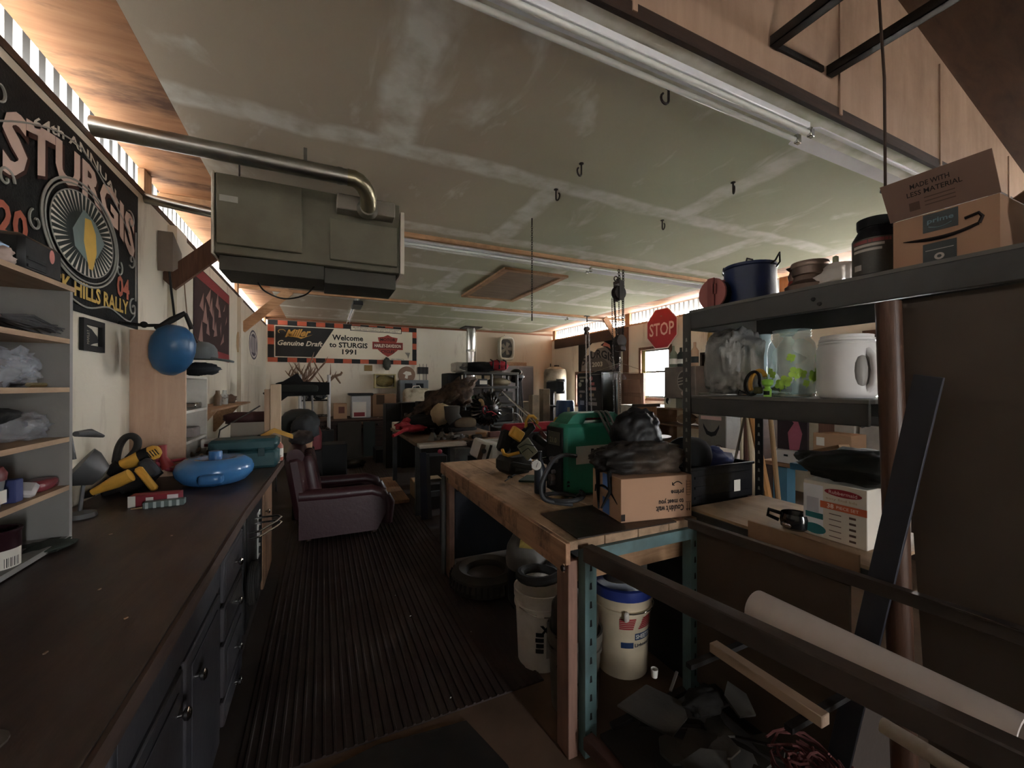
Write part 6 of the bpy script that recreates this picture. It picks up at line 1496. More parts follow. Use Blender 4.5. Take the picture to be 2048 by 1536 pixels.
solo('yellow_hook_handle', 'yellow curved hook handle poking out left of the welder top', 'handle tool', G().tube([d(1108, 848, 2.4), d(1112, 838, 2.4), d(1120, 836, 2.4), d(1130, 838, 2.4)], .013, 8).tube([d(1108, 848, 2.4), V(d(1108, 848, 2.4).x+.02, 2.42, BZ+.001)], .008, 6), yellow_pl)
q = PZ(1062, 960, BZ)
solo('green_rag', 'folded dark green cloth on the workbench before the regulator', 'cloth', G().prism([(-.1, -.02), (.02, -.1), (.12, -.04), (.1, .06), (.02, .1)], V(q.x, q.y, BZ+.001), X_, Y_, .012), M((44, 62, 44), .9, bump=.4))
solo('knot_cap', 'small dark cap lying on the workbench planks', 'cap', G().lathe([(.02, 0), (.012, .012), (0, .014)], PZ(1020, 955, BZ)+V(0, 0, .001), 10), inkblack)
# ---------------- under the bench
def bucket(label, x, y, r, h, m_, lidm=None, extra=None, nm='bucket'):
    t = thing(nm, label, 'bucket', (x, y, 0))
    part(t, 'shell', G().lathe([(r*.86, .003), (r*.87, .0), (r*.97, h-.09), (r*1.03, h-.088), (r*1.03, h-.07), (r*.98, h-.068), (r*.98, h-.045), (r*1.04, h-.043), (r*1.05, h), (r*.98, h), (r*.84, .01), (0, .01)], (x, y, 0), 32, caps=False), m_)
    return t
wht = M((206, 196, 184), .5, dirt=.5, dc=(120, 100, 84))
t = bucket('dirty white bucket with black logo print under the workbench', 1.09, 1.96, .14, .40, wht)
part(t, 'bail', G().tube([(1.09+.15*math.cos(a_*.3-2.9), 1.96+.15*math.sin(a_*.3-2.9), .33-.03*math.sin(a_*.35)) for a_ in range(9)], .003, 5), chrome)
g = G()
for k in range(4): g.lathe([(.1405-.003*k, .21-.03*k-.012), (.1408-.003*k, .21-.03*k+.01)], (1.09, 1.96, 0), 3, None, False, 1, -2.25-.02*(k % 2), -1.95)
part(t, 'logo_print', g.text('X', (1.045, 1.824, .235), X_-Y_*.3, Z_, h=.05, bold=.05), inkblack)
part(t, 'grey_print', G().lathe([(.131, .08), (.139, .24)], (1.09, 1.96, 0), 4, None, False, 1, -1.85, -1.3), M((150, 142, 134), .6))
part(t, 'bail_grip', G().tube([(1.09+.152*math.cos(-2.2), 1.96+.152*math.sin(-2.2), .31), (1.09+.152*math.cos(-1.95), 1.96+.152*math.sin(-1.95), .31)], .009, 8), wht)
solo('bucket_hose', 'dark hose coiled over the rim of the white bucket', 'hose', G().tube([(1.09+.115*math.cos(k*.4), 1.96+.115*math.sin(k*.4), .43+.004*k) for k in range(14)], .025, 8), rubber)
t = bucket('cloudy plastic tub holding a dark round tank beside the bench leg', 1.085, 1.62, .125, .36, CLEAR('cloudy_tub', (120, 110, 96), .62, .35), nm='plastic_tub')
solo('round_tank', 'dark round metal tank standing in the cloudy plastic tub', 'tank', G().lathe([(.07, .05), (.095, .08), (.1, .2), (.108, .36), (.112, .40), (.108, .46), (.08, .5), (.03, .515), (0, .515)], (1.085, 1.62, 0), 28), M((58, 48, 36), .4, .4, dirt=.4))
t = bucket('joint compound bucket with blue lid and red stripes under the workbench', 1.47, 1.74, .152, .42, M((214, 192, 156), .5, dirt=.35, dc=(170, 140, 100)), nm='compound_bucket')
x, y = 1.47, 1.74
part(t, 'lid', G().lathe([(.162, .405), (.165, .425), (.163, .455), (.15, .46), (.146, .435), (0, .43)], (x, y, 0), 36), M((40, 60, 150), .4, dirt=.3, dc=(40, 40, 50)))
RR = lambda z: .152*(.86+.115*z/.33)+.001
def wrap(g, a0, a1, z0, z1, n=6): return g.lathe([(RR(z0), z0), (RR(z1), z1)], (x, y, 0), n, None, False, 1, a0, a1)
g = G(); [wrap(g, -2.35, -1.87+k*.02, .262+k*.0095, .269+k*.0095) for k in range(6)]; [wrap(g, -1.67+k*.04, -1.05, .262+k*.0095, .269+k*.0095) for k in range(6)]
part(t, 'red_print', g, M((180, 30, 44), .5))
part(t, 'navy_print', wrap(wrap(G(), -2.3, -1.85, .165, .195), -1.8, -.95, .205, .24), M((28, 54, 100), .5))
def wtxt(s, a0, z, h, w): 
    r_ = RR(z)+.0012
    gg = G(); vs2, fs2, x0_, x1_, y0_, y1_ = text_geo(s, .03, 0)
    gg.add([V(x+r_*math.cos(a0+(v.x-x0_)/(x1_-x0_)*w/r_), y+r_*math.sin(a0+(v.x-x0_)/(x1_-x0_)*w/r_), z+(v.y-y0_)/(y1_-y0_)*h) for v in vs2], fs2); return gg
part(t, 'lettering', wtxt('SHEETROCK', -1.77, .212, .022, .16), paper)
part(t, 'lettering', wtxt('Lightweight', -1.8, .165, .022, .13), M((40, 44, 60), .5))
part(t, 'bail_ear', G().bx(x-.10, x-.07, y-.148, y-.125, .31, .36, .008), wht)
part(t, 'bail', G().tube([(x+.165*math.cos(a_*.3-2.2), y+.165*math.sin(a_*.3-2.2), .35) for a_ in range(8)], .0025, 5), chrome)
solo('lid_tray', 'smoky plastic tray resting on the blue bucket lid', 'tray', G().lathe([(.1, 0), (.12, .05), (.115, .055), (.095, .008), (0, .006)], (x, y+.01, .462), 24, None, True, .8), M((66, 60, 56), .3))
# tyre
t = thing('car_tire', 'dusty tire lying flat under the far end of the workbench', 'tire', (1.11, 2.84, 0))
part(t, 'carcass', G().lathe([(.15, .02), (.2, 0), (.25, .02), (.27, .06), (.25, .12), (.2, .15), (.155, .13), (.14, .1), (.14, .05), (.15, .02)], (1.11, 2.84, .001), 36, caps=False), M((60, 54, 47), .8, dirt=.6, dc=(96, 82, 66)))
g = G()
for k in range(40): g.box((1.11+.264*math.cos(k*.157), 2.84+.264*math.sin(k*.157), .075), (.012, .014, .07), rz(k*.157+.2))
part(t, 'tread', g, M((50, 44, 38), .85), kind='stuff')
part(t, 'wheel', G().lathe([(.145, .09), (.12, .08), (.06, .05), (0, .05)], (1.11, 2.84, 0), 24), M((84, 72, 60), .6, .3, dirt=.5))
# shop vacuum
x, y = 1.27, 2.38
t = thing('shop_vacuum', 'grey domed shop vacuum with yellow sticker under the workbench', 'vacuum', (x, y, 0))
part(t, 'drum', G().lathe([(.14, .06), (.17, .1), (.17, .32), (0, .32)], (x, y, 0), 28), M((34, 33, 34), .5))
part(t, 'head', G().lathe([(.18, .321), (.185, .36), (.175, .44), (.13, .52), (.06, .55), (0, .555)], (x, y, 0), 28), M((112, 106, 98), .5, dirt=.4))
part(t, 'sticker', G().box((x-.1, y-.1, .5), (.09, .004, .06), eul(-.85, 0, -.7)), M((170, 140, 60), .5, var=.6, sc=40))
for k in range(4): part(t, 'caster', G().lathe([(.03, -.012), (.03, .012)], (x+.13*math.cos(k*1.57+.8), y+.13*math.sin(k*1.57+.8), .0305), 12, eul(H)), inkblack)
part(t, 'hose', G().tube([(x-.16, y-.14, .05), (x-.2, y-.2, .16), (x-.16, y-.24, .3), (x-.06, y-.25, .36), (x+.03, y-.2, .4), (x+.05, y-.15, .41)], .03, 10), M((28, 27, 27), .6))
solo('navy_bin', 'dark navy bin beyond the wooden bench leg', 'bin', G().bx(1.0, 1.6, 3.3, 3.76, 0, .62, .02), M((30, 32, 44), .6))
solo('grey_pipe', 'grey pipe lying on the floor before the navy bin', 'pipe', G().tube([(1.0, 3.235, .033), (1.5, 3.225, .033)], .032, 12), M((120, 114, 108), .6))
for i, (x_, y_) in enumerate(((1.42, 2.2), (1.4, 2.75))):
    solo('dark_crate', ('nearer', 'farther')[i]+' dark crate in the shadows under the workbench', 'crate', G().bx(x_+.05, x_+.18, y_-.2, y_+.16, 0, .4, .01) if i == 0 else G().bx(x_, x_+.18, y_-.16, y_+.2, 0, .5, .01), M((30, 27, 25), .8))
g = G()
for k in range(4):
    a_ = R.uniform(0, 6.28); rr = R.uniform(0, .5)
    g.box(V(.35+rr*math.cos(a_), 2.4+rr*1.2*math.sin(a_), .016), (R.uniform(.003, .012), .004, .003), rz(R.uniform(0, 3)))
solo('floor_litter', 'few pale crumbs of litter on the ribbed mat', 'litter', g, paper, kind='stuff')
# ---------------------------------------------------------------- steel shelving on the right
t = thing('steel_shelving', 'tall dark grey steel shelving with slotted posts beside the workbench', 'shelving', (1.86, .5, 0))
SXF, SXB = 1.6, 2.14
def post(x, y, m_, lab=None, z1=1.845):
    p = part(t, 'post', G().bx(x-.004, x+.0, y-.045, y+.0, 0, z1).bx(x, x+.04, y-.004, y, 0, z1), m_, lab)
    part(p, 'slots', slots(x-.004, y-.022, .1, z1-.1, 34, -.0008, 'x', .006, .009), M((150, 146, 136), .6), kind='stuff'); return p
post(SXF, 1.44, shelf_grey); post(SXB, 1.44, M((30, 30, 32), .5), 'black slotted post'); post(SXF, -.4, shelf_grey); post(SXB, -.4, M((30, 30, 32), .5))
for (z0, z1, ye) in ((1.768, 1.85, -.4), (1.365, 1.44, .70), (.845, .9, .70)):
    part(t, 'beam', G().bx(SXF+.001, SXF+.022, ye, 1.436, z0, z1, .003), shelf_grey)
    part(t, 'beam', G().bx(SXB-.022, SXB-.005, ye, 1.436, z0, z1, .003), shelf_grey)
    part(t, 'end_beam', G().bx(SXF+.023, SXB-.023, 1.415, 1.433, z0, z1, .003), shelf_grey)
    part(t, 'deck', G().bx(SXF+.006, SXB-.005, ye, 1.41, z1-.001, z1+.012) if z1 > 1 else G().bx(SXF+.006, SXB-.005, ye, 1.41, z1, z1+.012), M((110, 106, 100), .6) if z1 > 1 else WOOD((188, 154, 116), (160, 126, 92), (8, 1, 8), 2, stain=(104, 74, 54), sf=.6))
part(t, 'bolt', G().lathe([(.008, 0), (.006, .006)], (SXF+.0, .86, 1.81), 8, eul(0, -H)).lathe([(.008, 0), (.006, .006)], (SXF, .84, 1.79), 8, eul(0, -H)), iron)
ZT, ZM, ZD = 1.8635, 1.4535, .913
# ---- top shelf
def px(u, v, X): return PX(u, v, X)
c = px(1500, 575, 1.86); r = .108
t = thing('stock_pot', 'dark blue enamel stock pot with lid and wire handles on the top shelf', 'pot', (c.x, c.y, ZT))
part(t, 'body', G().lathe([(r*.95, 0), (r, .006), (r*1.03, .19), (r*1.08, .195), (r*1.08, .2), (r*1.0, .2)], (c.x, c.y, ZT), 32), navy)
part(t, 'lid', G().lathe([(r*1.05, .2), (r*1.04, .208), (r*.6, .218), (0, .222)], (c.x, c.y, ZT), 32), navy)
part(t, 'lid_knob', G().tube([(c.x-.03, c.y, ZT+.218), (c.x-.02, c.y, ZT+.245), (c.x+.02, c.y, ZT+.245), (c.x+.03, c.y, ZT+.218)], .004, 6), iron)
for s_ in (-1, 1):
    part(t, 'wire_handle', G().tube([(c.x+s_*.02, c.y+s_*r*1.05, ZT+.19), (c.x+s_*.02, c.y+s_*r*1.25, ZT+.2), (c.x-s_*.0, c.y+s_*r*1.3, ZT+.235), (c.x-s_*.02, c.y+s_*r*1.2, ZT+.2), (c.x-.02*s_, c.y+s_*r*1.05, ZT+.18)], .004, 6), iron)
c = px(1420, 597, 1.74)
t = thing('cord_reel', 'round red plastic cord reel standing on the top shelf', 'reel', (c.x, c.y-.0, ZT)); c.z = ZT+.078; c.y = 1.36
pinkm = M((186, 96, 88), .5, dirt=.2)
for s_ in (-1, 1): part(t, 'flange', G().lathe([(.074, -.006), (.076, 0), (.074, .006), (0, .006)], c+V(s_*.035, 0, 0), 24, eul(0, H)), pinkm)
part(t, 'drum', G().tube([c-V(.029, 0, 0), c+V(.029, 0, 0)], .066, 20), inkblack)
part(t, 'spokes', G().box(c+V(-.045, 0, 0), (.006, .04, .15), None, .002).box(c+V(-.046, -.02, .02), (.004, .02, .05), None, .001), M((160, 72, 66), .5))
c = px(1620, 560, 1.82)
t = thing('brass_urn', 'squat brown metal urn with wide neck on the top shelf', 'urn', (c.x, c.y, ZT))
part(t, 'body', G().lathe([(.05, 0), (.085, .012), (.088, .045), (.06, .065), (.056, .085), (.062, .09), (.062, .135), (.058, .14), (.05, .138)], (c.x, c.y, ZT), 28), M((120, 96, 82), .35, .5, dirt=.4))
part(t, 'rim', G().lathe([(.066, .12), (.068, .13), (.064, .142)], (c.x, c.y, ZT), 28, caps=False), M((150, 124, 108), .3, .6))
c = px(1588, 550, 1.80)
t = thing('oil_lamp', 'small red oil lamp with flared chimney on the top shelf', 'lamp', (c.x, c.y, ZT))
part(t, 'font', G().lathe([(.025, 0), (.03, .03), (.018, .075)], (c.x, c.y, ZT), 16), M((150, 50, 44), .3))
part(t, 'chimney', G().lathe([(.018, .075), (.022, .095), (.014, .115), (.028, .13)], (c.x, c.y, ZT), 16, caps=False), M((100, 70, 60), .4, .4))
c = px(1690, 565, 1.84)
solo('crumpled_bag', 'crumpled white plastic bag on the top shelf', 'bag', G().blob((c.x, c.y, ZT+.05), (.16, .24, .12), 121, .35, 2.5, 28, flat=-.85), CLEAR('white_bag', (226, 214, 204), .8, .4))
c = px(1672, 535, 1.98)
t = thing('squeeze_bottle', 'pale yellow squeeze bottle standing behind the white bag', 'bottle', (c.x, c.y, ZT))
part(t, 'body', G().lathe([(.02, 0), (.024, .01), (.022, .12), (.01, .15)], (c.x, c.y, ZT), 14), M((206, 196, 130), .5))
part(t, 'cap', G().lathe([(.012, .15), (.01, .185), (0, .19)], (c.x, c.y, ZT), 12), M((160, 160, 120), .5))
c = px(1752, 505, 1.80); r = .066
t = thing('label_canister', 'black canister with dark printed label beside the open carton', 'canister', (c.x, c.y, ZT))
part(t, 'body', G().lathe([(r*.9, 0), (r, .012), (r, .16), (r*.72, .195), (r*.72, .2)], (c.x, c.y, ZT), 32), M((24, 24, 30), .3))
part(t, 'lid', G().lathe([(r*.78, .2), (r*.8, .21), (r*.8, .232), (0, .235)], (c.x, c.y, ZT), 28), inkblack)
part(t, 'label', G().lathe([(r+.0006, .03), (r+.0006, .155)], (c.x, c.y, ZT), 14, None, False, 1, 2.2, 4.6), M((70, 64, 54), .4, var=.3))
g = G()
for k in range(2): part(t, 'label_line', G().lathe([(r+.0012, .125-.016*k), (r+.0012, .134-.016*k)], (c.x, c.y, ZT), 8, None, False, 1, 2.5, 3.9-.1*k), M((190, 180, 168), .5))
g.lathe([(r+.0012, .045), (r+.0012, .065)], (c.x, c.y, ZT), 4, None, False, 1, 2.55, 2.95)
part(t, 'label_print', g, M((190, 180, 168), .5))
part(t, 'label_band', G().lathe([(r+.0009, .138), (r+.0009, .15)], (c.x, c.y, ZT), 8, None, False, 1, 2.45, 4.2), M((150, 60, 60), .5))
# open carton
y0, y1, X0 = .425, .648, 1.635
t = thing('open_carton', 'open tan carton with raised flap and smile arrow on the top shelf', 'carton', (X0+.15, (y0+y1)/2, ZT))
hh = .15
for (nm, a) in (('front_wall', (X0, X0+.004, y0, y1)), ('back_wall', (X0+.296, X0+.3, y0, y1)), ('side_wall', (X0+.004, X0+.296, y0, y0+.004)), ('side_wall', (X0+.004, X0+.296, y1-.004, y1))):
    part(t, nm, G().bx(*a, ZT, ZT+hh), kb)
part(t, 'bottom', G().bx(X0+.004, X0+.296, y0+.004, y1-.004, ZT, ZT+.004), kb)
fo = V(X0, y1+.006, ZT+hh+.001); fu, fv = -Y_, V(-.3, 0, .95).normalized()
NF = V(-.95, 0, -.3)*.0046
fl_ = part(t, 'flap', G().prism([(0, 0), (.232, 0), (.225, .118), (-.012, .118)], fo, fu, fv, .003), M((132, 98, 82), .85, sc=3, var=.08))
part(fl_, 'lettering', G().text('MADE WITH', fo+fu*.10+fv*.088+NF, fu, fv, h=.014, w=.085, bold=.012).text('LESS MATERIAL', fo+fu*.107+fv*.066+NF, fu, fv, h=.014, w=.118, bold=.012), ink)
g = G()
for k in range(3): g.flat([(.085, .045-k*.011), (.15, .045-k*.011), (.15, .048-k*.011), (.085, .048-k*.011)], fo+NF, fu, fv)
g.flat([(.05, .018), (.074, .018), (.074, .042), (.05, .042)], fo+NF, fu, fv)
part(fl_, 'fine_print', g, M((96, 70, 58), .85))
part(t, 'flap', G().prism([(0, 0), (.2, 0), (.19, .06), (.01, .06)], V(X0+.29, y0-.001, ZT+hh+.001), -X_, V(0, -.8, .6), .003), kb)
FO2 = lambda y, z: V(X0-.0012, y1-y, ZT+z)
part(t, 'dark_tape', G().flat([(.07, .092), (.145, .092), (.145, .146), (.07, .146)], FO2(0, 0), -Y_, Z_).flat([(.07, 0), (.142, 0), (.142, .058), (.07, .058)], FO2(0, 0), -Y_, Z_), M((44, 50, 48), .4))
part(t, 'lettering', G().text('prime', FO2(.108, .122)-V(.001, 0, 0), -Y_, Z_, h=.018, w=.056, bold=.02), M((96, 130, 140), .5))
g = G().tube([FO2(.082+.05*k/6, .108-.007*math.sin(k/6*math.pi))-V(.0005, 0, 0) for k in range(7)], .0012, 4)
part(t, 'tape_print', g, M((110, 140, 146), .5))
part(t, 'tape_print', G().disc(FO2(.106, .016)-V(.001, 0, 0), -Y_, Z_, .011, .010, 16, .45).flat([(-.03, 0), (.03, 0), (.03, .002), (-.03, .002)], FO2(.106, .036)-V(.001, 0, 0), -Y_, Z_), M((190, 180, 168), .5))
part(t, 'smile_arrow', G().tube([FO2(.025+.16*k/10, .080-.026*math.sin(k/10*2.2)+.024*k/10) for k in range(11)], [.001, .003, .0045, .0055, .006, .006, .006, .0055, .005, .005, .0045], 5).tube([FO2(.158, .106), FO2(.185, .112), FO2(.192, .10), FO2(.186, .083)], .0045, 5), ink)
solo('carton_filler', 'dark bundle visible inside the open carton', 'bundle', G().blob((X0+.15, (y0+y1)/2, ZT+.06), (.2, .15, .1), 123, .2), black_cloth)
solo('duffel_bag', 'dark brown duffel bag at the far right of the top shelf', 'bag', G().blob((1.86, .22, ZT+.105), (.34, .34, .25), 124, .22, flat=-.85, fold=.12), M((52, 42, 38), .7))
# ---- middle shelf
c = px(1468, 730, 1.79)
t = thing('wrapped_bundle', 'large bundle wrapped in crinkled grey bubble plastic on the middle shelf', 'bundle', (c.x, c.y, ZM))
part(t, 'wrap', G().lathe([(.045, 0), (.07, .01), (.09, .1), (.115, .2), (.12, .26), (.1, .3), (0, .302)], (c.x, c.y, ZM), 30, f) if False else G().blob((c.x, c.y, ZM+.15), (.22, .21, .30), 131, .12, 2.2, 72, flat=-.96, fold=.3, e=.7), M((158, 158, 154), .3, .2, var=.12, sc=10, bump=.8, bsc=26, spec=.7))
part(t, 'loose_end', G().blob((c.x+.01, c.y+.03, ZM+.27), (.16, .2, .1), 133, .3), M((160, 158, 150), .3, .2, bump=.8, bsc=20))
c = px(1528, 700, 2.0)
solo('frosted_jug', 'pale frosted plastic jug behind the wrapped bundle', 'jug', G().lathe([(.05, 0), (.055, .01), (.055, .22), (.03, .27), (.03, .3)], (c.x, c.y, ZM), 20), CLEAR('frosted', (176, 206, 214), .8, .4))
c = px(1583, 740, 1.77); r = .086
t = thing('clover_jar', 'large clear glass jar printed with green clovers on the middle shelf', 'jar', (c.x, c.y, ZM))
glass = CLEAR('pale_glass', (186, 222, 222), .34, .06, 6)
part(t, 'glass', G().lathe([(r*.8, 0), (r*.97, .015), (r, .05), (r, .19), (r*.93, .22), (r*.78, .24), (r*.76, .245), (r*.8, .25), (r*.76, .256), (r*.8, .262), (r*.76, .268), (r*.79, .275), (r*.7, .276)], (c.x, c.y, ZM), 36, caps=False), glass)
part(t, 'base', G().lathe([(r*.95, .003), (r*.9, .015), (0, .01)], (c.x, c.y, ZM), 36), CLEAR('thick_glass', (140, 150, 130), .6, .1))
for k in range(16):
    g = G()
    a_ = 2.0+k*.23+R.uniform(-.1, .1); z = ZM+.05+R.random()*.12; s_ = R.uniform(.013, .024)
    for q_ in range(4):
        o = V(c.x+(r+.0012)*math.cos(a_), c.y+(r+.0012)*math.sin(a_), z); tu = V(-math.sin(a_), math.cos(a_), 0)
        g.disc(o+tu*s_*.55*math.cos(q_*1.57+.5)+Z_*s_*.55*math.sin(q_*1.57+.5), tu, Z_, s_*.5, None, 10)
    g.flat([(-.001, 0), (.001, 0), (.002, -s_*1.3), (-.001, -s_*1.3)], o, tu, Z_)
    part(t, 'clover', g, M((150, 196, 50), .5))
solo('jar_coins', 'heap of dark odds lying in the clover jar', 'odds', G().blob((c.x, c.y, ZM+.034), (.12, .12, .04), 135, .3), M((90, 84, 74), .4, .4), kind='stuff')
c = px(1693, 740, 1.8); r = .092
t = thing('white_jug', 'white plastic jug with moulded grip on the middle shelf', 'jug', (c.x, c.y, ZM))
wp_ = M((226, 222, 220), .4, var=.05, dirt=.2, dc=(180, 170, 160), bump=0)
def grip(p): return p
prof = [(r*.85, 0), (r*.97, .012), (r, .03), (r, .17), (r*.95, .195), (r*.87, .205), (r*.87, .212), (r*.92, .214), (r*.92, .222), (r*.87, .224), (r*.87, .234), (r*.78, .236)]
part(t, 'body', G().lathe(prof, (c.x, c.y, ZM), 36), wp_)
a_ = -2.2
part(t, 'grip_recess_shade', G().sq((c.x+(r-.01)*math.cos(a_), c.y+(r-.01)*math.sin(a_), ZM+.1), (.036, .05, .13), .9, rz(a_)), M((150, 144, 138), .45))  # proud grey shape; its darker colour paints the shade of the grip recess
part(t, 'grip_handle', G().tube([(c.x+(r+q_)*math.cos(a_+o_), c.y+(r+q_)*math.sin(a_+o_), ZM+z_) for q_, o_, z_ in ((-.01, .25, .175), (.012, .3, .15), (.016, .33, .1), (.01, .3, .05), (-.01, .25, .03))], .013, 10), wp_)
part(t, 'neck_ring', G().lathe([(r*.93, .2), (r*.96, .205), (r*.93, .21)], (c.x, c.y, ZM), 36, caps=False), wp_)
part(t, 'fine_print', G().lathe([(r+.001, .05), (r+.001, .15)], (c.x, c.y, ZM), 6, None, False, 1, -1.75, -1.3), M((180, 186, 186), .5, var=.3, sc=60))
c = px(1505, 760, 1.665)
t = thing('ring_headlamp', 'yellow and black ring shaped headlamp strap before the clover jar', 'headlamp', (c.x, c.y, ZM))
c.z = ZM+.056
ring = [c+V(.012*math.sin(k*.3), -.03*math.cos(k*.2618), .05*math.sin(k*.2618)) for k in range(24)]
part(t, 'black_band', G().tube(ring, .006, 8, closed=True), inkblack)
part(t, 'yellow_band', G().tube([p+V(.018, -.012, .004) for p in ring[2:16]], .009, 8), yellow_pl)
part(t, 'lamp_head', G().sq(c+V(-.005, -.028, -.03), (.03, .03, .03), .5), M((96, 92, 30), .5))
part(t, 'wire', G().tube([c+V(-.01, .02, -.045), c+V(-.015, .05, -.03), c+V(-.01, .06, -.05), c+V(-.02, .0, -.052)], .0025, 5), inkblack)
c = px(1535, 785, 1.66)
t = thing('lime_bottle', 'small lime green bottle with flared cap at the shelf edge', 'bottle', (c.x, c.y, ZM))
lime = M((150, 220, 60), .35)
part(t, 'body', G().lathe([(.014, 0), (.015, .03), (.01, .036), (.01, .042)], (c.x, c.y, ZM), 14), lime)
part(t, 'cap', G().lathe([(.01, .042), (.02, .05), (.022, .066), (.014, .072), (0, .073)], (c.x, c.y, ZM), 12), lime)
part(t, 'label', G().lathe([(.0152, .008), (.0154, .024)], (c.x, c.y, ZM), 8, None, False, 1, 2.4, 4.2), M((30, 50, 20), .5))
c = px(1655, 790, 1.66)
# ---- plywood deck
t = thing('mesh_crate', 'black plastic mesh crate full of clothes behind the shelving post', 'crate', (1.88, 1.6, .875))
x0, x1, y0, y1, z0, z1 = 1.655, 2.13, 1.45, 1.78, .90, 1.085
bk = M((24, 24, 27), .45)
for a in ((x0, x1, y0, y0+.008, z0, z1), (x0, x1, y1-.008, y1, z0, z1), (x0, x0+.008, y0+.008, y1-.008, z0, z1), (x1-.008, x1, y0+.008, y1-.008, z0, z1)):
    part(t, 'wall_panel', G().bx(*a, .002), bk)
part(t, 'rim', G().bx(x0-.008, x1+.008, y0-.008, y0, z1-.012, z1+.004, .003).bx(x0-.008, x0, y0, y1, z1-.012, z1+.004, .003), bk)
part(t, 'bottom', G().bx(x0+.008, x1-.008, y0+.008, y1-.008, z0, z0+.006), bk)
for k in range(3): part(t, 'rib', G().bx(x0+.03, x1-.03, y0-.006, y0-.0005, z0+.03+k*.05, z0+.042+k*.05), bk)
part(t, 'barcode_label', G().flat([(0, 0), (.05, 0), (.05, .06), (0, .06)], (x1-.16, y0-.0072, z0+.04), X_, Z_), paper)
solo('baseball_hat', 'black cap lying on the clothes in the mesh crate', 'cap', G().sq((x0+.13, y0+.12, z1+.04), (.24, .2, .2), .85), M((14, 14, 17), .9))
solo('blue_clothes', 'navy and white clothes bulging from the mesh crate', 'clothes', G().blob((x0+.32, y0+.15, z1-.02), (.28, .24, .16), 141, .3, fold=.1), M((36, 48, 100), .8, var=.6, sc=10))
solo('crate_stand', 'narrow black stand under the mesh crate', 'stand', G().bx(1.66, 2.12, 1.46, 1.76, 0, .899, .01), M((28, 26, 26), .8))
c = PZ(1580, 1040, ZD+.03)
t = thing('black_mug', 'shiny black double handled pot lying on the plywood deck', 'pot', (c.x, c.y, ZD))
part(t, 'body', G().lathe([(.035, 0), (.052, .012), (.055, .05), (.05, .066), (.05, .06), (.03, .01), (0, .01)], (c.x, c.y-.02, ZD), 24, caps=False), M((18, 18, 19), .15, spec=.7, bump=0))
part(t, 'handle', G().tube([(c.x-.02, c.y+.03, ZD+.055), (c.x-.03, c.y+.07, ZD+.06), (c.x-.03, c.y+.075, ZD+.035), (c.x-.02, c.y+.035, ZD+.025)], .008, 8), inkblack)
part(t, 'foil_patch', G().sq((c.x-.03, c.y-.015, ZD+.022), (.05, .06, .03), .8), chrome)
solo('black_binding', 'black strap bundle beside the shiny black pot', 'strap', G().blob((c.x+.06, c.y-.12, ZD+.024), (.12, .12, .06), 143, .35, flat=-.8), black_cloth)
solo('cardboard_strip', 'tan cardboard strip standing along the front of the plywood deck', 'cardboard', G().bx(1.586, 1.597, .72, 1.10, .845, .945), M((150, 112, 80), .85))
# white product box
X0, y0, y1 = 1.745, .766, .975
t = thing('container_box', 'white food container box with orange band on the plywood deck', 'box', (X0+.08, (y0+y1)/2, ZD))
part(t, 'body', G().bx(X0, X0+.16, y0, y1, ZD, ZD+.215, .002), M((216, 206, 190), .6, var=.05, bump=0))
B_ = lambda y, z: V(X0-.0012, y1-y, ZD+z)
def rect(x0_, x1_, z0_, z1_, k_=0): return G().flat([(x0_, z0_), (x1_, z0_), (x1_, z1_), (x0_, z1_)], B_(0, 0)-V(k_*.0006, 0, 0), -Y_, Z_)
part(t, 'white_field', rect(0, .07, .01, .2), M((226, 228, 236), .6, bump=0))
part(t, 'orange_band', rect(.06, .209, .118, .144, 1), M((222, 96, 50), .6, bump=0))
part(t, 'lettering', G().text('38', B_(.095, .131)-V(.0015, 0, 0), -Y_, Z_, h=.017, bold=.02).text('PIECE SET', B_(.15, .131)-V(.0015, 0, 0), -Y_, Z_, h=.011, w=.07), M((240, 220, 206), .6))
part(t, 'red_oval', G().disc(B_(.135, .185)-V(.001, 0, 0), -Y_, Z_, .06, .014), M((170, 24, 40), .5, bump=0))
part(t, 'lettering', G().text('Rubbermaid', B_(.135, .185)-V(.0016, 0, 0), -Y_, Z_, h=.013, w=.09), M((236, 200, 196), .6))
part(t, 'lettering', G().text('easy find lids', B_(.13, .158)-V(.001, 0, 0), -Y_, Z_, h=.012, w=.1), M((180, 150, 110), .6))
tl = M((34, 128, 136), .5, bump=0)
part(t, 'lid_print', rect(.008, .07, .07, .092, 2), tl); part(t, 'lid_print', G().disc(B_(.04, .03)-V(.0018, 0, 0), -Y_, Z_, .04, .02), tl)
part(t, 'tub_print', rect(.012, .055, .093, .15, 1), M((190, 192, 206), .5, bump=0))
g = G()
for k in range(5): g.add(*[(lambda q: (q.v, q.f))(rect(.155, .176, .098-k*.021, .106-k*.021, 1))][0]); g.add(*[(lambda q: (q.v, q.f))(rect(.09, .13, .1-k*.021, .103-k*.021, 1))][0])
part(t, 'size_print', g, M((96, 70, 60), .6))
solo('rain_jacket', 'dark olive jacket draped over the white container box', 'jacket', G().blob((1.86, .80, ZD+.275), (.34, .46, .13), 151, .25, 2, 32, flat=-.75, fold=.12), M((40, 42, 36), .75))
solo('board_offcut', 'thin tan board lying on the olive jacket', 'board', G().bar(px(1596, 910, 2.05), px(1688, 892, 1.98), .05, .012), M((176, 130, 90), .8))
solo('blue_box', 'bright blue folder sticking out from under the olive jacket', 'folder', G().bar(px(1592, 930, 2.09), px(1625, 934, 2.09), .1, .03), M((46, 110, 150), .6))
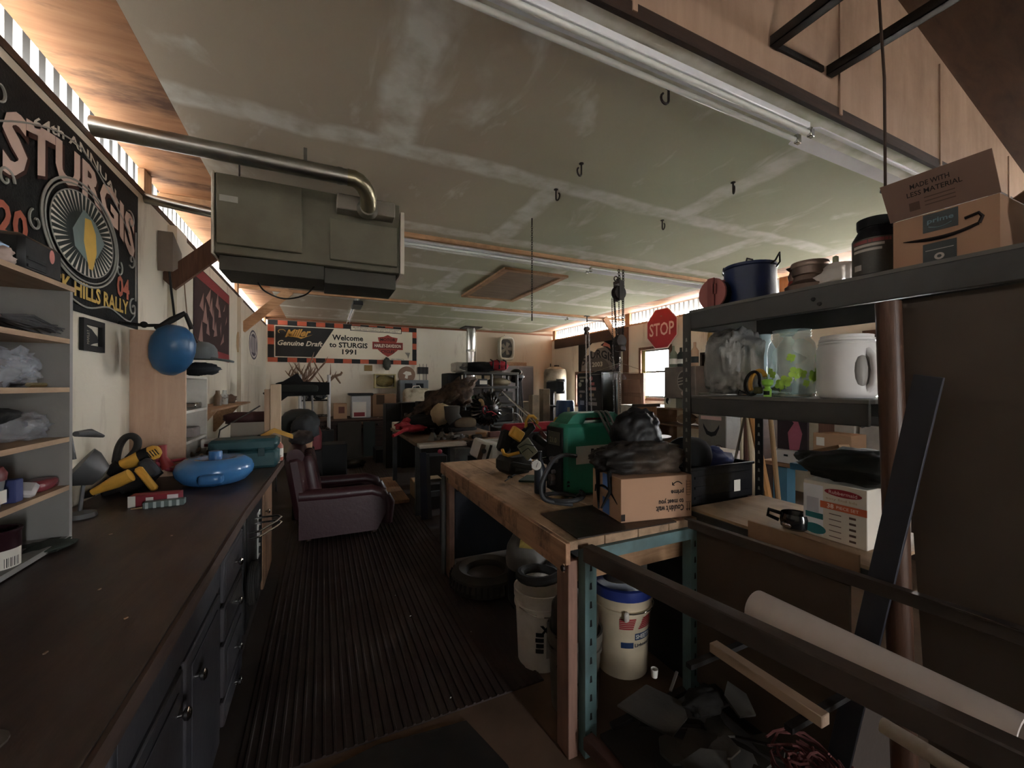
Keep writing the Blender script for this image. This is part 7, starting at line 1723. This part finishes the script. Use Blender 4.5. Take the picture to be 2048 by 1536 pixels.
# post, leaning sheet, leaning bar
p0, p1 = px(1778, 640, 1.572), px(1800, 1340, 1.572)
dd = (p1-p0)/(p1.z-p0.z)
top, bot = p0+dd*(1.755-p0.z), p0+dd*(0-p0.z)
solo('brown_post', 'round brown wooden pole standing against the shelving front', 'pole', G().tube([bot, top], .031, 14), WOOD((104, 66, 46), (74, 46, 32), (12, 12, 1), 3, .45))
e0, e1 = px(1792, 568, 1.64), px(1845, 1350, 1.63)
dd = (e1-e0)/(e1.z-e0.z); a = e0+dd*(1.765-e0.z); b = e0+dd*(0-e0.z)
L = V(0, -1, 0)
g = G(); w1, th = .95, .008
g.add([a, a+L*w1, b+L*w1, b, a+V(th, 0, 0), a+L*w1+V(th, 0, 0), b+L*w1+V(th, 0, 0), b+V(th, 0, 0)], [[0, 1, 2, 3], [4, 7, 6, 5], [0, 4, 5, 1], [1, 5, 6, 2], [2, 6, 7, 3], [3, 7, 4, 0]])
solo('metal_sheet', 'huge dull brown sheet standing upright in front of the shelving', 'sheet', g, M((98, 84, 72), .7, .1, var=.06, sc=2, dirt=.2, dc=(70, 60, 52), bump=.05))
p0, p1 = px(1858, 752, 1.515), px(1730, 1290, 1.53)
dd = (p1-p0)/(p1.z-p0.z); b = p0+dd*(0-p0.z)
solo('flat_bar', 'dark blue grey flat bar leaning diagonally across the brown pole', 'bar', G().bar(b, p0, .012, .062, .001, Y_), M((62, 62, 70), .55, .3))
# ---- things seen through and beyond the shelving, along the right wall
t = thing('wing_cabinet', 'grey metal cabinet with black winged emblem behind the shelving', 'cabinet', (4.0, 3.3, 0))
Xc = 3.85; y0, y1 = PX(1452, 870, Xc).y, PX(1396, 870, Xc).y
zt = 1.42
part(t, 'body', G().bx(Xc, Xc+.5, y0, y1, 0, zt, .008), M((112, 106, 96), .5, .1, dirt=.3))
ec = PX(1422, 866, Xc-.001)
for s_ in (-1, 1):
    part(t, 'wing_print', G().flat([(0, -.04), (s_*.06, -.02), (s_*.1, .06), (s_*.1, .1), (s_*.075, .06), (s_*.04, .02), (0, .01)], ec, -Y_, Z_), inkblack)
part(t, 'label_strip', G().flat([(-.14, -.02), (.12, -.02), (.12, .02), (-.14, .02)], PX(1423, 836, Xc-.001), -Y_, Z_), M((190, 150, 140), .6))
part(t, 'oval_sticker', G().disc(PX(1437, 896, Xc-.001), -Y_, Z_, .05, .035), M((70, 56, 54), .6))
part(t, 'oval_sticker', G().disc(PX(1437, 896, Xc-.002), -Y_, Z_, .04, .022), M((176, 160, 150), .6))
solo('pillow', 'white pillow edge between the black cap and the grey cabinet', 'pillow', G().sq(PX(1440, 908, 3.3), (.3, .36, .1), .6), M((210, 204, 196), .8))
pp = PX(1440, 908, 3.3)
solo('pillow_stand', 'dark cabinet below the white pillow', 'cabinet', G().bx(pp.x-.15, pp.x+.15, pp.y-.18, pp.y+.18, 0, pp.z-.05, .01), M((40, 34, 30), .8))
cols = [((1488, 838), (1462, 955), 2.9, .012, (110, 96, 76), 'thin grey stick leaning left in the stick bundle'), ((1484, 850), (1482, 950), 2.95, .014, (176, 160, 130), 'pale straight stick in the stick bundle'), ((1498, 832), (1506, 950), 2.9, .026, (190, 168, 134), 'cream flat lath in the stick bundle'), ((1504, 835), (1532, 975), 2.8, .03, (176, 116, 56), 'orange wooden bat handle in the stick bundle'), ((1492, 835), (1494, 950), 3.1, .03, (84, 48, 36), 'dark red brown stick in the stick bundle'), ((1514, 834), (1516, 930), 3.2, .04, (150, 112, 96), 'broad pinkish board in the stick bundle'), ((1541, 835), (1546, 890), 3.0, .02, (150, 116, 76), 'tan fishing rod right of the black slotted post')]
for i, (a, b, Xx, r_, c_, lb) in enumerate(cols):
    p0, p1 = PX(*a, Xx), PX(*b, Xx-.1)
    dd = (p1-p0)/(p1.z-p0.z)
    solo('leaning_stick', lb, 'stick', G().tube([p0+dd*(0-p0.z), p0+dd*(1.5-p0.z)], r_*.8, 8), M(c_, .7), 'sticks leaning behind the shelving')
Xp = 4.3
y0, y1 = PX(1612, 880, Xp).y, PX(1552, 880, Xp).y
zt_ = PX(1580, 925, Xp).z
t = thing('side_table', 'brown wooden side table beyond the black slotted post', 'table', (4.5, 2.6, 0))
part(t, 'top', G().bx(Xp-.1, Xp+.38, y0-.75, y1+.1, zt_-.04, zt_, .004), tan_wood)
for (x, y) in ((Xp-.05, y0-.7), (Xp+.33, y0-.7), (Xp-.05, y1+.06), (Xp+.33, y1+.06)): part(t, 'leg', G().bx(x-.03, x+.03, y-.03, y+.03, 0, zt_-.041), dark_wood)
solo('blue_binder', 'blue slab standing under the side table', 'slab', G().bx(Xp-.02, Xp+.12, y1-.12, y1+.02, 0, zt_-.06), M((70, 124, 150), .6))
t = thing('red_picture', 'dark picture with a pink figure standing on the side table', 'picture', (Xp+.05, (y0+y1)/2, zt_))
part(t, 'board', G().bx(Xp+.02, Xp+.05, y0, y1, zt_+.001, zt_+.6), M((46, 28, 34), .6))
g = G().flat([(-.02, .1), (.07, .14), (.1, .3), (.06, .42), (.12, .5), (0, .56), (-.06, .5), (.02, .4), (-.04, .3)], (Xp+.0185, (y0+y1)/2, zt_), -Y_, Z_)
part(t, 'figure_print', g, M((170, 80, 100), .7))
solo('label_box', 'long white box lying before the pink figured picture', 'box', G().bx(Xp-.08, Xp+.0, y0-.03, y1-.02, zt_+.001, zt_+.13, .004).mat(1).bx(Xp-.0815, Xp-.0803, (y0+y1)/2-.02, (y0+y1)/2+.02, zt_+.07, zt_+.09), [M((190, 182, 176), .6), inkblack])
y2 = PX(1648, 880, Xp+.2).y
solo('brown_cupboard', 'tall red brown cupboard right of the pink figured picture', 'cupboard', G().bx(Xp+.1, Xp+.37, y2, y0-.06, zt_+.001, 1.35, .006), WOOD((104, 64, 46), (80, 48, 36), (10, 10, 1), 2))
Xw = 4.7
y0, y1 = PX(1710, 870, Xw).y, PX(1642, 870, Xw).y
solo('white_freezer', 'tall off white box cabinet by the second window', 'cabinet', G().bx(Xw, Xw+.6, y0, y1, 0, 1.24, .01), M((196, 186, 170), .6, dirt=.3))
solo('white_freezer', 'second off white cabinet nearer than the tall one', 'cabinet', G().bx(Xw, Xw+.6, PX(1800, 870, Xw).y, y0-.03, 0, 1.2, .01), M((186, 176, 164), .6, dirt=.3))
p = PX(1735, 845, Xw-.15)
t = thing('rubber_boot', 'grey rubber boot hung upside down before the white cabinets', 'boot', p)
part(t, 'shaft', G().tube([p+V(0, .1, .16), p+V(0, .08, .06), p+V(0, .0, .0)], [.09, .085, .07], 12), M((72, 68, 66), .7))
part(t, 'foot', G().sq(p+V(0, -.1, .03), (.12, .3, .12), .7), M((72, 68, 66), .7))
part(t, 'hook', G().tube([p+V(.0, .1, .16), p+V(.1, .1, .3), p+V(.152, .1, .3)], .006, 5), iron)
y0_ = PX(1665, 895, Xw-.3).y
solo('parcel', 'small brown parcel with white sticker before the white cabinets', 'parcel', G().bx(Xw-.32, Xw-.06, y0_-.16, y0_+.16, zt_+.0, PX(1665, 868, Xw-.3).z, .004).mat(1).bx(Xw-.3215, Xw-.3203, y0_+.06, y0_+.13, zt_+.2, zt_+.28), [cardboard, paper])
# shelf with colourful boxes beyond the wrapped bundle
Xs = 5.2
y0, y1 = PX(1520, 750, Xs).y, PX(1400, 750, Xs).y
t = thing('wall_rack', 'dark wooden wall rack with bagged goods seen past the wrapped bundle', 'rack', (5.6, (y0+y1)/2, 0))
for z in (1.4, 1.72, 2.0): part(t, 'shelf', G().bx(Xs, Xs+.5, y0, y1, z-.03, z), dark_wood)
for y in (y0, y1-.03): part(t, 'side_panel', G().bx(Xs, Xs+.5, y, y+.03, 0, 2.0), dark_wood)
for i, (u, z, c_, lb) in enumerate(((1404, 1.72, (140, 124, 124), 'pinkish grey bag on the upper level of the wall rack'), (1425, 1.72, (96, 92, 92), 'grey bag beside the pinkish one in the wall rack'), (1430, 1.4, (160, 158, 168), 'pale striped bag on the lower level of the wall rack'))):
    p = PX(u, 760, Xs+.15)
    solo('goods_bag', lb, 'bag', G().blob((Xs+.2, y0+.25+[.42, .0, .25][i]*(y1-y0-.5)*2, z+.1), (.24, .22, .2), 160+i, .2, flat=-.85), M(c_, .4, var=.5, sc=14))
# ---------------------------------------------------------------- stock rack in front
t = thing('stock_rack', 'dark steel stock rack with long rails running out from the workbench', 'rack', (1.27, .6, 0))
rl = M((74, 62, 54), .6, .2, dirt=.5, dc=(96, 72, 56))
r0, r1 = V(.955, 1.335, .835), V(1.21, -.35, .835)
part(t, 'rail', G().bar(r0, r1, .05, .062, .004), rl)
r2, r3 = V(1.50, 1.335, .895), V(1.50, -.35, .945)
part(t, 'rail', G().bar(r2, r3, .028, .006, .001).bar(r2+V(.011, 0, -.024), r3+V(.011, 0, -.024), .006, .04, .001), rl)
part(t, 'lower_rail', G().bar((.955, 1.335, .09), (1.21, -.35, .09), .05, .05, .004), WOOD((110, 72, 62), (84, 56, 48), (8, 1, 8), 2))
part(t, 'lower_rail', G().bar((1.53, 1.335, .09), (1.55, -.35, .09), .04, .05, .004), rl)
for y in (.34, .63, .90): part(t, 'cross_bar', G().bx(1.02+(.9-y)*.15, 1.53, y-.01, y+.01, .63, .645), M((34, 30, 28), .7))
for (x, y, zz) in ((1.185, -.3, .803), (1.545, -.3, .918)): part(t, 'post', G().bx(x-.02, x+.02, y-.02, y+.02, 0, zz), rl)
part(t, 'bottom_board', G().bx(.99, 1.52, -.2, 1.30, .116, .13), M((52, 44, 38), .85, dirt=.5))
# tube
a, b = PX(1512, 1211, 1.39), PX(2030, 1480, 1.39)
a.z = b.z = .7105; a.x = b.x = 1.39; b.y -= .012
t = thing('white_tube', 'fat white cardboard tube lying on the stock rack', 'tube', V(1.39, (a.y+b.y)/2, .646))
tm_ = M((212, 196, 186), .5, var=.08, dirt=.35, dc=(150, 134, 130), sc=5, bump=.03)
part(t, 'wall', G().lathe([(.064, 0), (.0645, a.y-b.y), (.056, a.y-b.y), (.056, 0), (.064, 0)], V(1.39, a.y, .7105), 36, eul(H), caps=False), tm_)
part(t, 'end_cap', G().lathe([(.0, .012), (.056, .012), (.062, .004), (.062, -.002), (.05, -.008), (0, -.008)], V(1.39, a.y, .7105), 36, eul(H)), tm_)

a, b = PX(1425, 1288, 1.14), PX(1650, 1418, 1.14)
solo('tan_lath', 'flat tan lath lying on the rack under the dark rail', 'lath', G().bar((a.x, a.y, .662), (b.x, b.y, .662), .034, .03, .002), M((170, 138, 112), .7, var=.08))
solo('pale_pipe', 'short pale pipe lying under the near end of the white tube', 'pipe', G().tube([(1.25, .52, .664), (1.25, .24, .664)], .018, 14), M((178, 158, 140), .5))
pb_ = M((90, 70, 56), .85, dirt=.3)
solo('hardboard_sheet', 'large brown hardboard sheet standing below the plywood deck', 'panel', G().bx(1.573, 1.585, .74, 1.34, .131, .838), M((92, 72, 56), .75, var=.1, sc=2, dirt=.3, dc=(64, 50, 40)))
# scrap heap
slate = M((66, 62, 56), .75, dirt=.4, dc=(90, 80, 66))
rs = random.Random(11)
first = None
names = ['largest', 'second', 'third', 'fourth', 'fifth', 'sixth', 'seventh', 'eighth', 'ninth', 'tenth', 'eleventh', 'twelfth', 'thirteenth', 'fourteenth', 'fifteenth', 'sixteenth']
zlay = .135
for i in range(28):
    if i < 16: cx_, cy_ = rs.uniform(1.05, 1.34), rs.uniform(.72, 1.12)
    else: cx_, cy_ = rs.uniform(1.03, 1.45), rs.uniform(.4, 1.2)
    s_ = rs.uniform(.05, .14)
    poly = []
    n = rs.randint(5, 7)
    for k in range(n):
        an = k/n*6.283+rs.uniform(-.3, .3); rr = s_*rs.uniform(.6, 1.15); poly.append((rr*math.cos(an), rr*math.sin(an)*.8))
    mm = eul(rs.uniform(-.22, .22), rs.uniform(-.22, .22), rs.uniform(0, 3))
    z = zlay+.02+i*.0055
    solo('slate_shard', 'broken dark slab shard in the heap at the bottom of the stock rack', 'shard', G().prism(poly, V(cx_, cy_, z), mm @ X_, mm @ Y_, .009), slate, 'broken slab shards in the rack')
for i, (p0, p1, w_, lb) in enumerate(((V(1.02, 1.27, .17), V(1.34, 1.2, .26), .03, 'dark iron bar sloping up behind the slab shards'), (V(1.1, 1.2, .20), V(1.26, 1.06, .24), .022, 'short grey bar lying across the slab shards'), (V(1.28, 1.22, .26), V(1.36, 1.26, .29), .012, 'small bright offcut by the iron bar'), (V(1.3, .95, .28), V(1.45, .8, .285), .012, 'thin rusty rod lying right of the slab shards'))):
    solo('iron_bar', lb, 'bar', G().bar(p0, p1, w_, w_*.6, .002), iron if i != 2 else M((120, 112, 104), .5, .4))
c = PZ(1308, 1352, .28)
t = thing('white_cup', 'small white plastic cup standing among the dark scrap', 'cup', c)
part(t, 'shell', G().lathe([(.012, 0), (.015, .034), (.013, .034), (.011, .003), (0, .003)], c, 16, caps=False), paper)
part(t, 'coin', G().lathe([(.0112, .004), (0, .005)], c, 12), inkblack)
g = G()
for i in range(40):
    a_ = rs.uniform(0, 6.28); r_ = rs.uniform(.02, .1); o = V(1.36+rs.uniform(-.04, .04), .74+rs.uniform(-.05, .05), .30+rs.random()*.05)
    g.tube([o+V(r_*math.cos(a_+k*.5), r_*.9*math.sin(a_+k*.5), rs.uniform(-.012, .012)) for k in range(6)], .004, 5)
solo('red_twine', 'tangled heap of dark red twine on the scrap', 'twine', g, M((110, 54, 50), .9), kind='stuff')
solo('red_tin', 'dull red tin lying before the twine heap', 'tin', G().tube([(1.2, .74, .31), (1.28, .71, .32)], .03, 14), M((110, 62, 62), .6))
solo('dark_gloves', 'dark glove lying at the back of the scrap heap', 'glove', G().blob((1.36, 1.12, .27), (.2, .12, .06), 171, .35), M((40, 36, 32), .9))
solo('flat_strip', 'pale green grey strip lying at the near right of the scrap heap', 'strip', G().bar((1.38, .6, .30), (1.44, .42, .31), .04, .012, .002), M((104, 112, 104), .6))
# ---------------------------------------------------------------- more of the clutter
def pile(nm, lb, cat, c, size, seed, m_, **kw):
    return solo(nm, lb, cat, G().blob(c, size, seed, kw.pop('amp', .25), kw.pop('fr', 2.2), kw.pop('n', 30), flat=kw.pop('flat', -.85), **kw), m_)
def bxs(nm, lb, cat, u0, v0, u1, v1, Y, d_, zb, m_, b=.008):
    a, b_, c, d = R2(u0, v0, u1, v1, Y)
    return solo(nm, lb, cat, G().bx(a, b_, Y, Y+d_, zb if zb is not None else c, d, b), m_)
# behind and beside the saw bench
bxs('amplifier', 'black amplifier case standing before the plain large carton', 'amplifier', 772, 808, 802, 850, 7.6, .4, 0, M((36, 36, 36), .5))
bxs('tool_chest', 'dark chest with small bright latch right of the amplifier', 'chest', 803, 806, 838, 850, 7.5, .45, 0, M((30, 28, 27), .5))
a = PY(812, 830, 7.49)
solo('chest_latch', 'small bright latch plate hung on the dark chest', 'latch', G().bx(a.x-.03, a.x+.03, 7.47, 7.499, a.z-.04, a.z+.04, .006), chrome)
a = PY(868, 792, 7.2)
solo('brown_cushion', 'dark brown cushion leaning above the hunting jacket', 'cushion', G().sq(a, (.34, .2, .2), .5), M((62, 46, 34), .85))
b0_ = PY(868, 800, 7.2)
solo('cushion_crate', 'dark crate under the brown cushion', 'crate', G().bx(a.x-.3, a.x+.2, 7.1, 7.4, 0, a.z-.095, .01), M((40, 36, 34), .8))
for i, (u, v, Y, lb) in enumerate(((866, 872, 4.75, 'grey iron jack stand at the front of the saw bench'), (884, 868, 4.8, 'second iron jack stand closer to the bench vise'), (902, 872, 4.7, 'third iron jack stand right beside the bench vise'))):
    p = PY(u, v, Y); p.z = TZ+.001
    t = thing('jack_stand', lb, 'jack stand', p, 0, 'jack stands on the saw bench')
    part(t, 'foot', G().lathe([(.07, 0), (.06, .01), (.022, .09)], p, 4), M((96, 92, 86), .6, .2, dirt=.5))
    part(t, 'saddle', G().tube([p+V(0, 0, .09), p+V(0, 0, .13)], .014, 8).bx(p.x-.03, p.x+.03, p.y-.015, p.y+.015, .98, .995, .003), iron)
a = PY(955, 872, 4.64)
solo('dark_clamp', 'dark clamp body hanging over the pale saw rail', 'clamp', G().bx(a.x-.06, a.x+.06, 4.63, 4.7, TZ+.001, TZ+.05, .008), iron)
for i, (x, y, s_, c_, lb) in enumerate(((1.25, 5.0, .3, (52, 48, 44), 'dark carton under the front of the saw bench'), (1.7, 5.2, .4, (70, 58, 46), 'brown carton deep under the saw bench'), (1.5, 6.1, .45, (44, 42, 42), 'black carton at the back under the saw bench'))):
    solo('stored_carton', lb, 'carton', G().bx(x-s_*.45, x+s_*.45, y-.15, y+.15, .0, s_, .006), M(c_, .8))
# dark bins between armchair and dresser
bxs('parts_bin', 'black parts bin left of the leaning boards', 'bin', 636, 862, 668, 950, 8.4, .28, 0, M((34, 32, 32), .6))
a = PY(650, 868, 8.38)
solo('bin_knob', 'bright knob standing on the black parts bin', 'knob', G().lathe([(.03, 0), (.04, .03), (0, .06)], V(a.x+.05, 8.6, PY(650, 862, 8.4).z+.001), 12), chrome)
bxs('low_case', 'low dark case on the floor right of the leaning boards', 'case', 752, 900, 786, 950, 8.2, .5, 0, M((26, 26, 27), .6))
pile('dark_bundle', 'dark tarpaulin bundle on the floor before the leaning boards', 'tarpaulin', V(PY(700, 945, 8.0).x, 8.0, .07), (.5, .4, .16), 201, M((38, 34, 30), .9))
# on the wall shelf end and floor edge
for i, (u, v, Y, c_, lb) in enumerate(((552, 905, 3.56, (180, 170, 170), 'white tin at the ragged papers'),)):
    p = PY(u, v, Y)
    solo('paint_tin', lb, 'tin', G().lathe([(.035, 0), (.036, .06), (.034, .065), (0, .065)], V(-.40, 3.60, WZ+.001), 16), M(c_, .4))
p = V(-.52, 3.70, WZ+.001)
solo('grease_tube', 'dull grease gun tube lying behind the teal case', 'grease gun', G().tube([V(-.72, 3.72, WZ+.026), V(-.5, 3.70, WZ+.026), V(-.44, 3.69, WZ+.026)], [.025, .025, .008], 12), M((90, 84, 74), .4, .5))
# near right, low shelf of the steel shelving
for i, (y, h_, c_, lb) in enumerate(((1.2, .34, (40, 38, 40), 'black carton below the plywood deck by the post'), (.92, .4, (60, 48, 40), 'brown carton below the plywood deck'))):
    solo('hidden_carton', lb, 'carton', G().bx(1.64, 2.0, y-.12, y+.12, 0, h_, .006), M(c_, .8))
# worktop crumbs, tape and pen near the camera
solo('pencil', 'stub of pencil lying on the dark worktop', 'pencil', G().bar(PZ(262, 1018, WZ+.005), PZ(306, 1012, WZ+.005), .006, .006), M((150, 120, 84), .6))
g = G()
for i in range(5): g.box(V(-.72+R.uniform(-.2, .3), 1.6+R.uniform(-.4, .9), WZ+.0025), (R.uniform(.004, .012), .004, .003), rz(R.uniform(0, 3)))
solo('wood_chips', 'pale wood chips scattered on the worktop', 'chips', g, M((150, 120, 96), .8), kind='stuff')
# cords on the bench
cable('thin black cord trailing across the workbench planks', [PZ(1010, 962, BZ+.004), PZ(1028, 950, BZ+.004), PZ(1048, 945, BZ+.004), PZ(1060, 938, BZ+.004)], .004)
